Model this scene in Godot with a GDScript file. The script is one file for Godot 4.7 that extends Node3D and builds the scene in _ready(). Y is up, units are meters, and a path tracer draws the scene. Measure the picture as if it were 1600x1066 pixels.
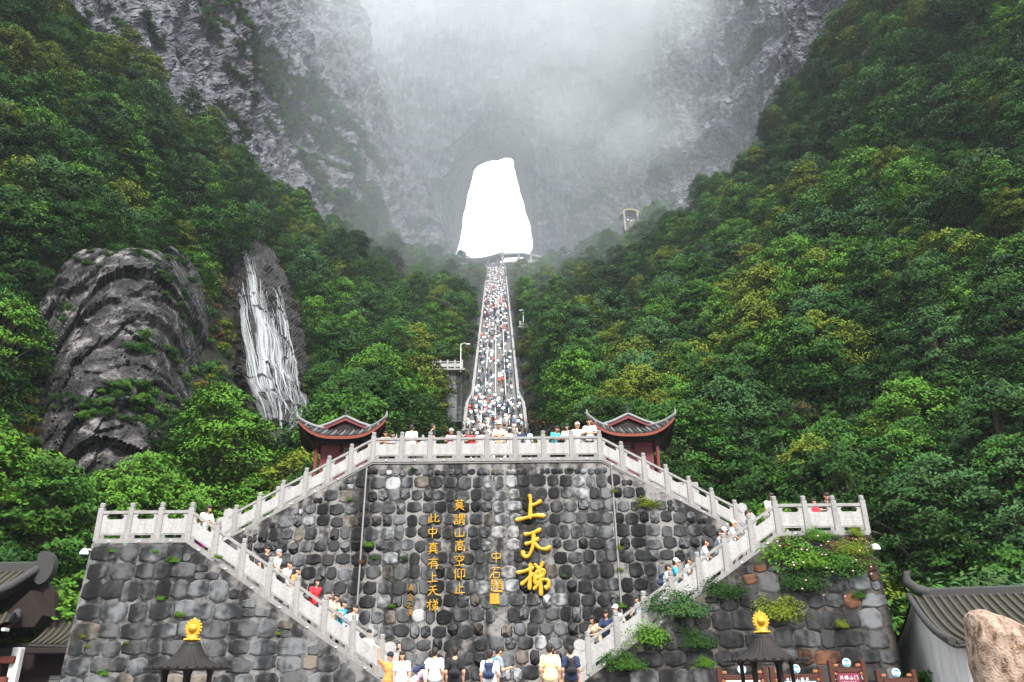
extends Node3D
# A mountain gorge with a natural arch, a long crowded stairway, and a stone terrace wall with twin flights in front.

const EYE := Vector3(0.479, 0.9, 0.0)
const LEFT := "-23.1,1.7,-34.0 -20.4,2.0,-36.0 -18.4,2.9,-40.0 -14.8,3.5,-42.0 -10.7,5.1,-44.0 -6.0,7.7,-46.0 -4.7,9.0,-72.0;-28.1,7.2,-39.0 -24.4,7.2,-41.0 -21.6,7.7,-45.0 -17.7,9.2,-48.0 -13.2,11.5,-52.0 -7.7,14.1,-56.0 -4.7,20.0,-88.0;-34.1,13.6,-45.0 -31.2,14.1,-50.0 -27.2,15.1,-54.0 -23.1,17.6,-60.0 -18.0,20.4,-68.0 -11.1,24.5,-78.0 -4.7,31.5,-105.0;-41.8,24.0,-52.0 -38.5,25.5,-58.0 -33.5,26.4,-63.0 -30.0,30.7,-74.0 -24.3,34.7,-88.0 -16.0,42.2,-108.0 -4.7,51.5,-135.0;-51.6,39.1,-60.0 -46.6,40.7,-66.0 -39.4,40.1,-70.0 -36.5,46.8,-86.0 -32.1,55.0,-112.0 -22.2,66.6,-145.0 -4.7,78.5,-175.0;-65.5,63.6,-70.0 -59.4,65.8,-78.0 -51.3,64.2,-86.0 -47.7,70.6,-108.0 -42.8,82.7,-145.0 -30.7,101.8,-195.0 -4.7,115.5,-230.0;-88.3,110.0,-84.0 -76.6,104.8,-92.0 -68.8,102.5,-108.0 -63.7,108.1,-138.0 -55.2,117.2,-182.0 -39.2,139.0,-245.0 -4.7,160.0,-300.0"
const RIGHT := "4.7,9.0,-72.0 4.8,7.6,-46.0 9.3,4.9,-44.0 13.3,3.8,-42.0 16.8,2.7,-40.0 20.0,2.0,-38.0 25.2,1.1,-35.0;4.7,20.0,-88.0 6.2,14.4,-58.0 10.9,10.4,-50.0 15.4,8.3,-47.0 19.7,7.3,-45.0 23.4,6.3,-43.0 30.1,5.8,-40.0;4.7,31.5,-105.0 8.6,24.9,-80.0 14.3,18.4,-64.0 19.6,15.7,-58.0 24.5,14.2,-54.0 29.0,12.9,-51.0 36.4,12.4,-46.0;4.7,51.5,-135.0 11.7,41.0,-108.0 19.7,32.0,-86.0 26.0,27.6,-74.0 31.4,25.8,-66.0 36.0,24.1,-60.0 45.3,23.2,-54.0;4.7,78.5,-175.0 16.0,63.6,-145.0 27.8,54.1,-118.0 35.8,47.8,-98.0 42.1,45.3,-84.0 47.4,43.5,-74.0 57.8,41.1,-64.0;4.7,115.5,-230.0 22.4,100.0,-200.0 40.0,89.2,-165.0 52.7,85.6,-138.0 60.1,83.6,-112.0 65.5,78.9,-94.0 77.3,72.6,-78.0;4.7,160.0,-300.0 30.7,149.0,-270.0 55.8,137.5,-225.0 73.4,136.5,-185.0 81.1,138.2,-140.0 91.2,139.9,-118.0 107.4,129.7,-96.0"
const LCLIFF := "-71.7,64.5,-100.0 -71.9,77.6,-125.0 -68.5,87.2,-160.0 -61.5,100.6,-200.0 -47.0,120.4,-245.0 -29.7,148.3,-285.0 -16.5,164.6,-306.0 -19.0,184.6,-350.0;-82.2,94.4,-106.0 -79.0,105.1,-129.0 -73.3,113.3,-163.0 -65.3,129.5,-203.0 -53.6,151.3,-246.0 -37.7,172.0,-280.0 -23.8,184.2,-300.0 -30.6,211.7,-345.0;-92.6,124.1,-112.0 -86.7,135.9,-133.0 -79.4,146.1,-167.0 -69.6,164.6,-206.0 -62.9,187.4,-244.0 -52.5,207.3,-270.0 -44.0,221.0,-288.0 -57.1,256.9,-335.0;-100.5,143.0,-118.0 -93.3,158.8,-138.0 -85.2,176.9,-171.0 -75.2,208.3,-210.0 -73.2,234.7,-240.0 -66.9,263.3,-262.0 -61.5,281.1,-276.0 -80.0,330.9,-325.0;-107.1,161.4,-122.0 -100.1,182.2,-143.0 -92.5,215.8,-176.0 -82.2,261.4,-216.0 -80.1,275.5,-243.0 -72.0,292.3,-263.0 -65.0,301.8,-277.0 -85.0,354.0,-325.0"
const RCLIFF := "19.8,185.4,-352.0 42.7,161.2,-305.0 60.2,145.5,-270.0 74.1,134.7,-232.0 82.5,129.2,-200.0 85.1,121.5,-170.0 87.3,110.1,-140.0 96.2,93.8,-112.0;22.4,212.0,-346.0 47.0,192.3,-303.0 64.9,176.0,-268.0 78.1,162.2,-231.0 87.2,154.6,-200.0 92.1,148.0,-172.0 96.6,139.2,-144.0 106.5,122.1,-116.0;33.3,254.4,-340.0 54.7,229.9,-300.0 70.2,211.9,-266.0 83.1,195.6,-231.0 93.0,185.9,-201.0 100.4,178.7,-175.0 108.5,175.3,-150.0 119.6,156.4,-122.0;43.8,313.7,-335.0 61.2,287.1,-298.0 77.3,260.0,-266.0 90.7,236.5,-232.0 100.3,218.7,-203.0 107.8,205.1,-178.0 116.4,197.0,-154.0 129.9,182.3,-127.0;47.4,359.3,-332.0 66.5,325.9,-299.0 83.1,295.1,-267.0 99.9,282.4,-236.0 108.8,254.4,-207.0 115.8,232.6,-182.0 124.2,220.8,-158.0 140.3,208.9,-132.0"
const OUTCROP := "-38.5,15.5,-58.0 -31.9,14.5,-54.0 -26.7,13.5,-50.0 -24.1,13.6,-50.5 -22.3,14.2,-53.0 -22.7,15.6,-59.0 -24.7,18.9,-72.0;-42.3,21.0,-62.0 -34.6,19.4,-57.0 -28.2,17.6,-51.5 -25.5,17.7,-52.0 -23.8,18.6,-55.0 -25.0,21.2,-63.0 -28.2,26.6,-80.0;-46.4,27.7,-66.0 -37.5,25.2,-60.0 -29.9,22.3,-53.0 -27.3,22.7,-54.0 -25.4,23.9,-57.0 -27.4,27.9,-67.0 -32.7,37.1,-90.0;-50.5,34.6,-70.0 -41.1,31.7,-64.0 -33.1,28.3,-57.0 -29.1,27.8,-56.0 -27.5,29.7,-60.0 -29.8,34.9,-71.0 -36.6,47.8,-98.0;-56.5,44.0,-76.0 -47.7,41.7,-72.0 -39.5,38.3,-66.0 -34.3,37.1,-64.0 -33.1,40.5,-70.0 -35.5,47.2,-82.0 -42.3,63.0,-110.0"
const FALLS := "-26.5,20.7,-72.0 -18.5,17.6,-61.0 -15.9,17.6,-61.0 -16.1,19.5,-68.0;-29.6,27.3,-80.0 -21.5,23.4,-69.0 -18.7,23.2,-68.5 -18.9,26.3,-78.0;-34.8,34.7,-90.0 -24.3,28.0,-74.0 -21.6,27.8,-73.5 -21.0,31.6,-84.0;-40.3,45.8,-102.0 -29.1,37.9,-84.0 -25.8,37.4,-83.0 -25.3,43.5,-97.0;-45.9,58.9,-114.0 -35.2,51.2,-97.0 -31.6,50.7,-96.0 -32.9,58.9,-112.0;-51.3,78.4,-130.0 -46.1,73.3,-122.0 -43.2,72.7,-121.0 -42.8,77.2,-128.0"
const ARCH := "-23.0,231.7,-420.0 -21.9,241.8,-420.0 -20.2,255.1,-420.0 -17.6,272.1,-420.0 -14.9,287.6,-420.0 -10.9,298.6,-420.0 -0.0,301.9,-420.0 9.3,304.3,-420.0 11.6,295.6,-420.0 13.9,282.7,-420.0 17.6,268.7,-420.0 20.5,256.3,-420.0 22.1,243.7,-420.0 20.0,237.1,-420.0 13.8,232.3,-420.0 -2.3,230.3,-420.0;-21.7,201.8,-368.0 -21.4,211.0,-368.0 -22.9,225.7,-368.0 -22.5,242.2,-368.0 -19.7,256.9,-368.0 -14.2,269.6,-368.0 -2.6,276.9,-368.0 10.5,278.0,-368.0 15.6,267.6,-368.0 17.2,253.4,-368.0 18.7,239.6,-368.0 20.5,227.1,-368.0 21.5,214.6,-368.0 20.1,207.3,-368.0 14.3,202.5,-368.0 -2.0,200.9,-368.0;-20.8,178.8,-328.0 -20.9,187.3,-328.0 -25.2,203.0,-328.0 -26.4,219.3,-328.0 -23.6,233.4,-328.0 -16.8,247.6,-328.0 -4.6,258.1,-328.0 11.5,258.1,-328.0 18.7,246.3,-328.0 19.9,231.0,-328.0 19.6,217.3,-328.0 20.5,204.6,-328.0 21.1,192.3,-328.0 20.2,184.3,-328.0 14.7,179.6,-328.0 -1.7,178.3,-328.0;-22.7,172.7,-323.0 -22.9,182.0,-323.0 -27.6,199.3,-323.0 -29.0,217.3,-323.0 -25.9,232.9,-323.0 -18.5,248.7,-323.0 -5.0,260.4,-323.0 12.9,260.4,-323.0 20.9,247.2,-323.0 22.2,230.3,-323.0 21.7,215.0,-323.0 22.7,201.1,-323.0 23.3,187.5,-323.0 22.4,178.8,-323.0 16.3,173.6,-323.0 -1.8,172.2,-323.0;-33.3,156.3,-322.0 -33.7,170.0,-322.0 -41.1,195.8,-322.0 -43.7,223.0,-322.0 -39.3,247.2,-322.0 -28.1,271.9,-322.0 -7.3,290.8,-322.0 20.7,290.7,-322.0 32.8,269.7,-322.0 34.5,243.1,-322.0 33.6,219.6,-322.0 34.8,198.4,-322.0 35.4,178.0,-322.0 33.9,165.1,-322.0 24.8,157.5,-322.0 -2.1,155.5,-322.0;-48.8,131.9,-320.0 -49.8,151.8,-320.0 -61.6,190.1,-320.0 -66.5,231.6,-320.0 -60.6,269.6,-320.0 -43.8,309.6,-320.0 -11.1,340.9,-320.0 33.6,340.9,-320.0 52.4,306.2,-320.0 54.2,263.2,-320.0 52.0,226.4,-320.0 53.3,193.9,-320.0 53.6,163.6,-320.0 50.9,144.7,-320.0 37.2,133.6,-320.0 -2.7,130.8,-320.0;-74.1,92.4,-317.0 -76.5,121.8,-317.0 -97.1,180.5,-317.0 -107.6,247.5,-317.0 -100.5,312.1,-317.0 -71.5,336.8,-317.0 -17.4,334.9,-317.0 53.9,335.1,-317.0 87.5,341.8,-317.0 91.0,301.3,-317.0 85.3,239.0,-317.0 85.4,186.5,-317.0 84.4,139.3,-317.0 79.2,110.9,-317.0 57.5,94.6,-317.0 -3.6,90.6,-317.0"

var rng := RandomNumberGenerator.new()
var M := {}
var taken := {}
var alike := []               # things whose labels may coincide: [node, label, how far to the right]


class MB:                       # collects triangles of one mesh
	var v := PackedVector3Array()
	var n := PackedVector3Array()
	var c := PackedColorArray()
	var ix := PackedInt32Array()
	var col := Color(1, 1, 1)
	var colored := false
	var faceted := false

	func vert(p: Vector3, nn: Vector3) -> int:
		v.append(p)
		n.append(nn)
		c.append(col)
		return v.size() - 1

	func tri(a: Vector3, b: Vector3, d: Vector3) -> void:     # counter-clockwise seen from outside
		var m := (b - a).cross(d - a).normalized()
		var i := v.size()
		vert(a, m)
		vert(b, m)
		vert(d, m)
		ix.append(i)
		ix.append(i + 2)
		ix.append(i + 1)

	func quad(a: Vector3, b: Vector3, d: Vector3, e: Vector3) -> void:
		tri(a, b, d)
		tri(a, d, e)

	func box(at: Vector3, s: Vector3, bev := 0.0, basis := Basis()) -> void:
		var h := s * 0.5
		var b := minf(bev, minf(h.x, minf(h.y, h.z)) * 0.9)
		var ax := [Vector3.RIGHT, Vector3.UP, Vector3.BACK]
		for k in 3:
			for sg in [1.0, -1.0]:
				var w: Vector3 = ax[k] * sg
				var u: Vector3 = ax[(k + 1) % 3]
				var t: Vector3 = w.cross(u)
				var hw: float = h[k]
				var hu: float = h[(k + 1) % 3] - b
				var ht: float = h[(k + 2) % 3] - b
				quad(at + basis * (w * hw - u * hu - t * ht), at + basis * (w * hw + u * hu - t * ht), at + basis * (w * hw + u * hu + t * ht), at + basis * (w * hw - u * hu + t * ht))
		if b <= 0.0:
			return
		for k in 3:
			for s1 in [1.0, -1.0]:
				for s2 in [1.0, -1.0]:
					var p: Vector3 = ax[k] * s1
					var q: Vector3 = ax[(k + 1) % 3] * s2
					var r: Vector3 = ax[(k + 2) % 3]
					var hp: float = h[k]
					var hq: float = h[(k + 1) % 3]
					var hr: float = h[(k + 2) % 3] - b
					var a := p * hp + q * (hq - b)
					var d := p * (hp - b) + q * hq
					if s1 * s2 > 0:
						quad(at + basis * (a - r * hr), at + basis * (d - r * hr), at + basis * (d + r * hr), at + basis * (a + r * hr))
					else:
						quad(at + basis * (d - r * hr), at + basis * (a - r * hr), at + basis * (a + r * hr), at + basis * (d + r * hr))

	func grid(P: PackedVector3Array, nu: int, nv: int, flip := false, wrap := false) -> void:   # smooth sheet
		var o := v.size()
		var sg := -1.0 if flip else 1.0
		for j in nv:
			for i in nu:
				var i0 := (i - 1 + nu) % nu if wrap else maxi(i - 1, 0)
				var i1 := (i + 1) % nu if wrap else mini(i + 1, nu - 1)
				var du := P[j * nu + i1] - P[j * nu + i0]
				var dv := P[mini(j + 1, nv - 1) * nu + i] - P[maxi(j - 1, 0) * nu + i]
				vert(P[j * nu + i], (du.cross(dv) * sg).normalized())
		for j in nv - 1:
			for i in (nu if wrap else nu - 1):
				var a := o + j * nu + i
				var b := o + j * nu + (i + 1) % nu
				var d := b + nu
				var e := a + nu
				if flip:
					ix.append_array(PackedInt32Array([a, b, d, a, d, e]))
				else:
					ix.append_array(PackedInt32Array([a, d, b, a, e, d]))

	func tube(path: PackedVector3Array, rad: PackedFloat32Array, seg := 8, cap := true) -> void:
		var np := path.size()
		var P := PackedVector3Array()
		var side := Vector3.RIGHT
		for j in np:
			var t := (path[mini(j + 1, np - 1)] - path[maxi(j - 1, 0)]).normalized()
			side = side - t * side.dot(t)
			if side.length() < 0.1:
				side = Vector3.BACK - t * t.z
			if side.length() < 0.1:
				side = Vector3.UP - t * t.y
			side = side.normalized()
			var up := t.cross(side)
			for i in seg:
				var a := TAU * i / seg
				P.append(path[j] + (side * cos(a) + up * sin(a)) * rad[mini(j, rad.size() - 1)])
		grid(P, seg, np, false, true)
		if cap:
			for e in [0, np - 1]:
				for i in seg:
					if e == 0:
						tri(path[0], P[(i + 1) % seg], P[i])
					else:
						tri(path[e], P[e * seg + i], P[e * seg + (i + 1) % seg])

	func lathe(prof: PackedVector2Array, seg: int, at := Vector3.ZERO) -> void:    # (radius, height) from the bottom up
		var P := PackedVector3Array()
		for q in prof:
			for i in seg:
				var a := -TAU * i / seg
				P.append(at + Vector3(cos(a) * q.x, q.y, sin(a) * q.x))
		grid(P, seg, prof.size(), false, true)

	func prism(poly: PackedVector2Array, z0: float, z1: float, t := Transform3D()) -> void:    # counter-clockwise outline, z1 in front
		var m := poly.size()
		var ids := Geometry2D.triangulate_polygon(poly)
		for k in range(0, ids.size(), 3):
			var a := poly[ids[k]]
			var b := poly[ids[k + 1]]
			var d := poly[ids[k + 2]]
			if (b - a).cross(d - a) < 0:
				var x := b
				b = d
				d = x
			tri(t * Vector3(a.x, a.y, z1), t * Vector3(b.x, b.y, z1), t * Vector3(d.x, d.y, z1))
			tri(t * Vector3(a.x, a.y, z0), t * Vector3(d.x, d.y, z0), t * Vector3(b.x, b.y, z0))
		for i in m:
			var a := poly[i]
			var b := poly[(i + 1) % m]
			quad(t * Vector3(a.x, a.y, z0), t * Vector3(b.x, b.y, z0), t * Vector3(b.x, b.y, z1), t * Vector3(a.x, a.y, z1))

	func mesh() -> ArrayMesh:
		var arr := []
		arr.resize(Mesh.ARRAY_MAX)
		arr[Mesh.ARRAY_VERTEX] = v
		if not faceted:
			arr[Mesh.ARRAY_NORMAL] = n
		if colored:
			arr[Mesh.ARRAY_COLOR] = c
		arr[Mesh.ARRAY_INDEX] = ix
		var m := ArrayMesh.new()
		m.add_surface_from_arrays(Mesh.PRIMITIVE_TRIANGLES, arr)
		return m


func numbered(called: String) -> String:
	var k: int = taken.get(called, 0)
	taken[called] = k + 1
	return called if k == 0 else "%s_%03d" % [called, k]


func tag(o: Node, label: String, category: String, group := "", kind := "") -> Node:
	o.set_meta("label", label)
	if category:
		o.set_meta("category", category)
	if group:
		o.set_meta("group", group)
	if kind:
		o.set_meta("kind", kind)
	return o


func single_out() -> void:          # tell apart, by their order from the left, the things whose labels coincide
	var by := {}
	for e in alike:
		if not by.has(e[1]):
			by[e[1]] = []
		by[e[1]].append(e)
	var nth := ["leftmost", "second", "third", "fourth", "fifth", "sixth", "seventh", "eighth", "ninth", "tenth", "eleventh", "twelfth", "thirteenth", "fourteenth"]
	var num := ["", "", "two", "three", "four", "five", "six", "seven", "eight", "nine", "ten", "eleven", "twelve", "thirteen", "fourteen"]
	for l in by:
		var g: Array = by[l]
		if g.size() < 2 or g.size() > 14:
			continue
		g.sort_custom(func(a, b): return a[2] < b[2])
		for k in g.size():
			var w: String = "left one of two" if k == 0 else "right one of two"
			if g.size() > 2:
				w = "%s of %s" % [nth[k], num[g.size()]] + (" from left" if k > 0 else "")
			(g[k][0] as Node).set_meta("label", "%s, %s" % [l, w])


func thing(called: String, at: Vector3, label: String, category: String, group := "", turn := 0.0) -> Node3D:
	var o := Node3D.new()
	o.name = numbered(called)
	add_child(o)
	o.position = at
	o.rotation.y = turn
	tag(o, label, category, group)
	return o


func part(called: String, mb, mat: Material, parent: Node3D = self, at := Vector3.ZERO) -> MeshInstance3D:
	var o := MeshInstance3D.new()
	o.name = numbered(called) if parent == self else called
	o.mesh = mb.mesh() if mb is MB else mb
	o.material_override = mat
	o.position = at
	parent.add_child(o, true)
	return o


func struct(called: String, mb, mat: Material, label := "") -> MeshInstance3D:
	var o := part(called, mb, mat)
	o.set_meta("kind", "structure")
	if label:
		o.set_meta("label", label)
	return o


func lin(r: float, g: float, b: float) -> Color:
	return Color(r, g, b).linear_to_srgb()


func mat(key: String, c: Color, rough := 0.8, extra := {}) -> StandardMaterial3D:
	var m := StandardMaterial3D.new()
	m.resource_name = key
	m.albedo_color = c
	m.roughness = rough
	m.metallic_specular = 0.25
	for k in extra:
		m.set(k, extra[k])
	M[key] = m
	return m


func noise_bytes(w: int, h: int, sd: int, freq: float, oct := 4, kind := FastNoiseLite.TYPE_SIMPLEX_SMOOTH, fractal := FastNoiseLite.FRACTAL_FBM, to := 0) -> PackedByteArray:
	var f := FastNoiseLite.new()
	f.noise_type = kind
	f.seed = sd
	f.frequency = freq
	f.fractal_type = fractal
	f.fractal_octaves = oct
	var im := f.get_seamless_image(w, h)
	im.convert(Image.FORMAT_L8)
	if to and (w != to or h != to):
		im.resize(to, to, Image.INTERPOLATE_CUBIC)
	return im.get_data()


func tex_from(b: PackedByteArray, size: int, ramp: Gradient) -> ImageTexture:
	var lut := []
	for i in 256:
		var q := ramp.sample(i / 255.0)
		lut.append([clampi(int(q.r * 255), 0, 255), clampi(int(q.g * 255), 0, 255), clampi(int(q.b * 255), 0, 255)])
	var out := PackedByteArray()
	out.resize(size * size * 3)
	for i in size * size:
		var q: Array = lut[b[i]]
		out[i * 3] = q[0]
		out[i * 3 + 1] = q[1]
		out[i * 3 + 2] = q[2]
	return ImageTexture.create_from_image(Image.create_from_data(size, size, false, Image.FORMAT_RGB8, out))


func grey_tex(b: PackedByteArray, size: int) -> ImageTexture:
	return ImageTexture.create_from_image(Image.create_from_data(size, size, false, Image.FORMAT_L8, b))


func blend(a: PackedByteArray, wa: float, b: PackedByteArray, wb: float, off := 0.0, d := PackedByteArray(), wd := 0.0) -> PackedByteArray:
	var out := PackedByteArray()
	out.resize(a.size())
	var has := d.size() > 0
	for i in a.size():
		var x := a[i] * wa + b[i] * wb + off
		if has:
			x += d[i] * wd
		out[i] = clampi(int(x), 0, 255)
	return out


func ramp(stops: Array) -> Gradient:
	var g := Gradient.new()
	g.offsets = PackedFloat32Array()
	g.colors = PackedColorArray()
	var o := PackedFloat32Array()
	var c := PackedColorArray()
	for s in stops:
		o.append(s[0])
		c.append(s[1])
	g.offsets = o
	g.colors = c
	return g


func grey(x: float, warm := 0.0) -> Color:      # a linear grey, as sRGB
	return lin(x * (1.0 + warm), x, x * (1.0 - warm))


func world_map(m: StandardMaterial3D, metres: Vector3, alb: Texture2D, height: Texture2D = null, hs := 0.0) -> void:
	m.uv1_triplanar = true
	m.uv1_world_triplanar = true
	m.uv1_triplanar_sharpness = 4.0
	m.uv1_scale = Vector3(1, 1, 1) / metres
	m.albedo_texture = alb
	if height:
		m.heightmap_enabled = true
		m.heightmap_texture = height
		m.heightmap_scale = hs


# ---- control nets: rows of points, smoothed both ways
func net(s: String) -> Array:
	var rows := []
	for line in s.split(";"):
		var r := PackedVector3Array()
		for p in line.split(" "):
			var q := p.split(",")
			r.append(Vector3(float(q[0]), float(q[1]), float(q[2])))
		rows.append(r)
	return rows


func flat_pts(s: String) -> PackedVector2Array:
	var r := PackedVector2Array()
	for p in s.split(" ", false):
		var q := p.split(",")
		r.append(Vector2(float(q[0]), float(q[1])))
	return r


func row_at(r: PackedVector3Array, s: float, wrap := false) -> Vector3:
	var n := r.size()
	var x := s * (n if wrap else n - 1)
	var i := int(floor(x))
	if wrap:
		i = i % n
		return r[i].cubic_interpolate(r[(i + 1) % n], r[(i - 1 + n) % n], r[(i + 2) % n], x - floor(x))
	i = clampi(i, 0, n - 2)
	return r[i].cubic_interpolate(r[i + 1], r[maxi(i - 1, 0)], r[mini(i + 2, n - 1)], x - i)


func net_at(rows: Array, s: float, t: float, wrap := false) -> Vector3:
	var m := rows.size()
	var y := t * (m - 1)
	var j := clampi(int(floor(y)), 0, m - 2)
	var a := row_at(rows[maxi(j - 1, 0)], s, wrap)
	var b := row_at(rows[j], s, wrap)
	var d := row_at(rows[j + 1], s, wrap)
	var e := row_at(rows[mini(j + 2, m - 1)], s, wrap)
	return b.cubic_interpolate(d, a, e, y - j)


func net_points(rows: Array, nu: int, nv: int, wrap := false) -> PackedVector3Array:
	var P := PackedVector3Array()
	var m := rows.size()
	for jj in nv:
		var y := float(jj) / (nv - 1) * (m - 1)
		var j := clampi(int(floor(y)), 0, m - 2)
		for i in nu:
			var s := float(i) / (nu if wrap else nu - 1)
			var a := row_at(rows[maxi(j - 1, 0)], s, wrap)
			var b := row_at(rows[j], s, wrap)
			var d := row_at(rows[j + 1], s, wrap)
			var e := row_at(rows[mini(j + 2, m - 1)], s, wrap)
			P.append(b.cubic_interpolate(d, a, e, y - j))
	return P


func fnl(sd: int, freq: float, oct := 4, fractal := FastNoiseLite.FRACTAL_FBM, kind := FastNoiseLite.TYPE_SIMPLEX_SMOOTH) -> FastNoiseLite:
	var f := FastNoiseLite.new()
	f.seed = sd
	f.noise_type = kind
	f.frequency = freq
	f.fractal_octaves = oct
	f.fractal_type = fractal
	return f


# push every point along the sheet's own normal by the noises: [noise, stretch, amount]
func roughen(P: PackedVector3Array, nu: int, nv: int, layers: Array, wrap := false, along := Vector3.ZERO) -> PackedVector3Array:
	var Q := PackedVector3Array()
	Q.resize(P.size())
	for j in nv:
		for i in nu:
			var k := j * nu + i
			var i0 := (i - 1 + nu) % nu if wrap else maxi(i - 1, 0)
			var i1 := (i + 1) % nu if wrap else mini(i + 1, nu - 1)
			var m := (P[j * nu + i1] - P[j * nu + i0]).cross(P[mini(j + 1, nv - 1) * nu + i] - P[maxi(j - 1, 0) * nu + i]).normalized()
			var h := 0.0
			for l in layers:
				var f: FastNoiseLite = l[0]
				var p: Vector3 = (l[1] as Basis) * P[k]
				h += f.get_noise_3dv(p) * float(l[2])
			Q[k] = P[k] + (along if along != Vector3.ZERO else m) * h
	return Q


# ---- foliage
func leaf(mb: MB, at: Vector3, nn: Vector3, along: Vector3, L: float, W: float) -> void:
	var side := nn.cross(along).normalized()
	var i := mb.v.size()
	mb.vert(at - along * L * 0.5, nn)
	mb.vert(at + side * W * 0.5 - nn * L * 0.06, (nn + side * 0.5).normalized())
	mb.vert(at + along * L * 0.5 - nn * L * 0.12, nn)
	mb.vert(at - side * W * 0.5 - nn * L * 0.06, (nn - side * 0.5).normalized())
	mb.ix.append_array(PackedInt32Array([i, i + 1, i + 2, i, i + 2, i + 3]))


func rnd_dir() -> Vector3:
	var z := rng.randf_range(-1, 1)
	var a := rng.randf() * TAU
	var r := sqrt(1 - z * z)
	return Vector3(r * cos(a), z, r * sin(a))


# crown of flat leafy sprays round the ends of limbs; base of the trunk at the origin
func tree_meshes(sd: int, height: float, wide: float, sprays: int, leaves: int, size: float, low := 0.25) -> Array:
	rng.seed = sd
	var cr := MB.new()
	cr.colored = true
	var tr := MB.new()
	var lean := Vector3(rng.randf_range(-0.12, 0.12), 0, rng.randf_range(-0.12, 0.12)) * height
	var path := PackedVector3Array()
	var rad := PackedFloat32Array()
	for k in 7:
		var f := k / 6.0
		path.append(Vector3(0, f * height * 0.85 - 0.4, 0) + lean * f * f + Vector3(rng.randf_range(-1, 1), 0, rng.randf_range(-1, 1)) * 0.02 * height * f)
		rad.append(height * lerpf(0.024, 0.005, f))
	tr.tube(path, rad, 7)
	for k in sprays:
		var f := pow((k + 0.5) / sprays, 0.8)                        # low to high
		var y := lerpf(low, 0.97, f)
		var env := sin(clampf((y - low) / (1.02 - low), 0.03, 1) * PI * 0.86 + 0.35) * wide * 0.5
		var a := k * 2.399 + rng.randf_range(-0.5, 0.5)
		var r := env * sqrt(rng.randf_range(0.12, 1.0)) * rng.randf_range(0.85, 1.15)
		var at := Vector3(cos(a) * r, y * height + rng.randf_range(-0.03, 0.03) * height, sin(a) * r) + lean * y
		var cr_r := wide * rng.randf_range(0.13, 0.21) * (1.15 - 0.45 * f)
		var thick := rng.randf_range(0.28, 0.45)
		var tone := rng.randf_range(0.7, 1.25)
		var warm := rng.randf_range(-0.12, 0.22)
		var from := path[clampi(int(y * 5.0), 0, 5)]
		if k % 2 == 0:
			tr.tube(PackedVector3Array([from, from.lerp(at, 0.55) + Vector3(0, 0.04 * height, 0), at]), PackedFloat32Array([height * 0.008, height * 0.005, height * 0.002]), 5, false)
		for l in leaves:
			var d := rnd_dir()
			var q := pow(rng.randf(), 0.4)
			var off := Vector3(d.x, d.y * thick, d.z) * cr_r * q
			off.y -= (off.x * off.x + off.z * off.z) / cr_r * 0.35
			var outward := Vector3(at.x + off.x, 0, at.z + off.z).normalized()
			var nn := (Vector3.UP * 0.9 + outward * 0.45 + rnd_dir() * 0.62).normalized()
			var al := rnd_dir() + outward * 0.8 - Vector3.UP * 0.35
			al = (al - nn * al.dot(nn)).normalized()
			var b := tone * rng.randf_range(0.75, 1.3)
			cr.col = Color(b * (1.0 + warm + rng.randf_range(-0.08, 0.1)), b, b * (1.0 - warm * 0.6))
			var sz := size * rng.randf_range(0.7, 1.35)
			leaf(cr, at + off, nn, al, sz, sz * 0.5)
	return [cr.mesh(), tr.mesh()]


func bush_mesh(sd: int, leaves: int, size: float, flat := 0.7, sprays := 14) -> ArrayMesh:
	rng.seed = sd
	var cr := MB.new()
	cr.colored = true
	for k in sprays:
		var d0 := rnd_dir()
		d0.y = absf(d0.y) * 0.9
		var at := Vector3(d0.x, d0.y * flat, d0.z) * rng.randf_range(0.3, 0.85)
		var tone := rng.randf_range(0.7, 1.3)
		var warm := rng.randf_range(-0.1, 0.25)
		for l in leaves:
			var d := rnd_dir()
			var off := Vector3(d.x, d.y * 0.45, d.z) * 0.38 * pow(rng.randf(), 0.45)
			off.y -= (off.x * off.x + off.z * off.z) * 0.8
			var outward := (at + off).normalized()
			var nn := (Vector3.UP * 0.7 + outward * 0.5 + rnd_dir() * 0.7).normalized()
			var al := rnd_dir() + outward * 0.8 - Vector3.UP * 0.3
			al = (al - nn * al.dot(nn)).normalized()
			var b := tone * rng.randf_range(0.75, 1.3)
			cr.col = Color(b * (1.0 + warm), b, b * (1.0 - warm * 0.6))
			var sz := size * rng.randf_range(0.7, 1.35)
			leaf(cr, at + off, nn, al, sz, sz * 0.5)
	return cr.mesh()


var crowns := []
var bushes := []
const TONES := [["dark green", 0.0125, 0.034, 0.0068], ["mid green", 0.0225, 0.061, 0.0092], ["bright green", 0.041, 0.100, 0.0105], ["yellow-green", 0.064, 0.088, 0.009], ["bluish green", 0.025, 0.060, 0.0185], ["olive brown", 0.062, 0.036, 0.016]]


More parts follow.
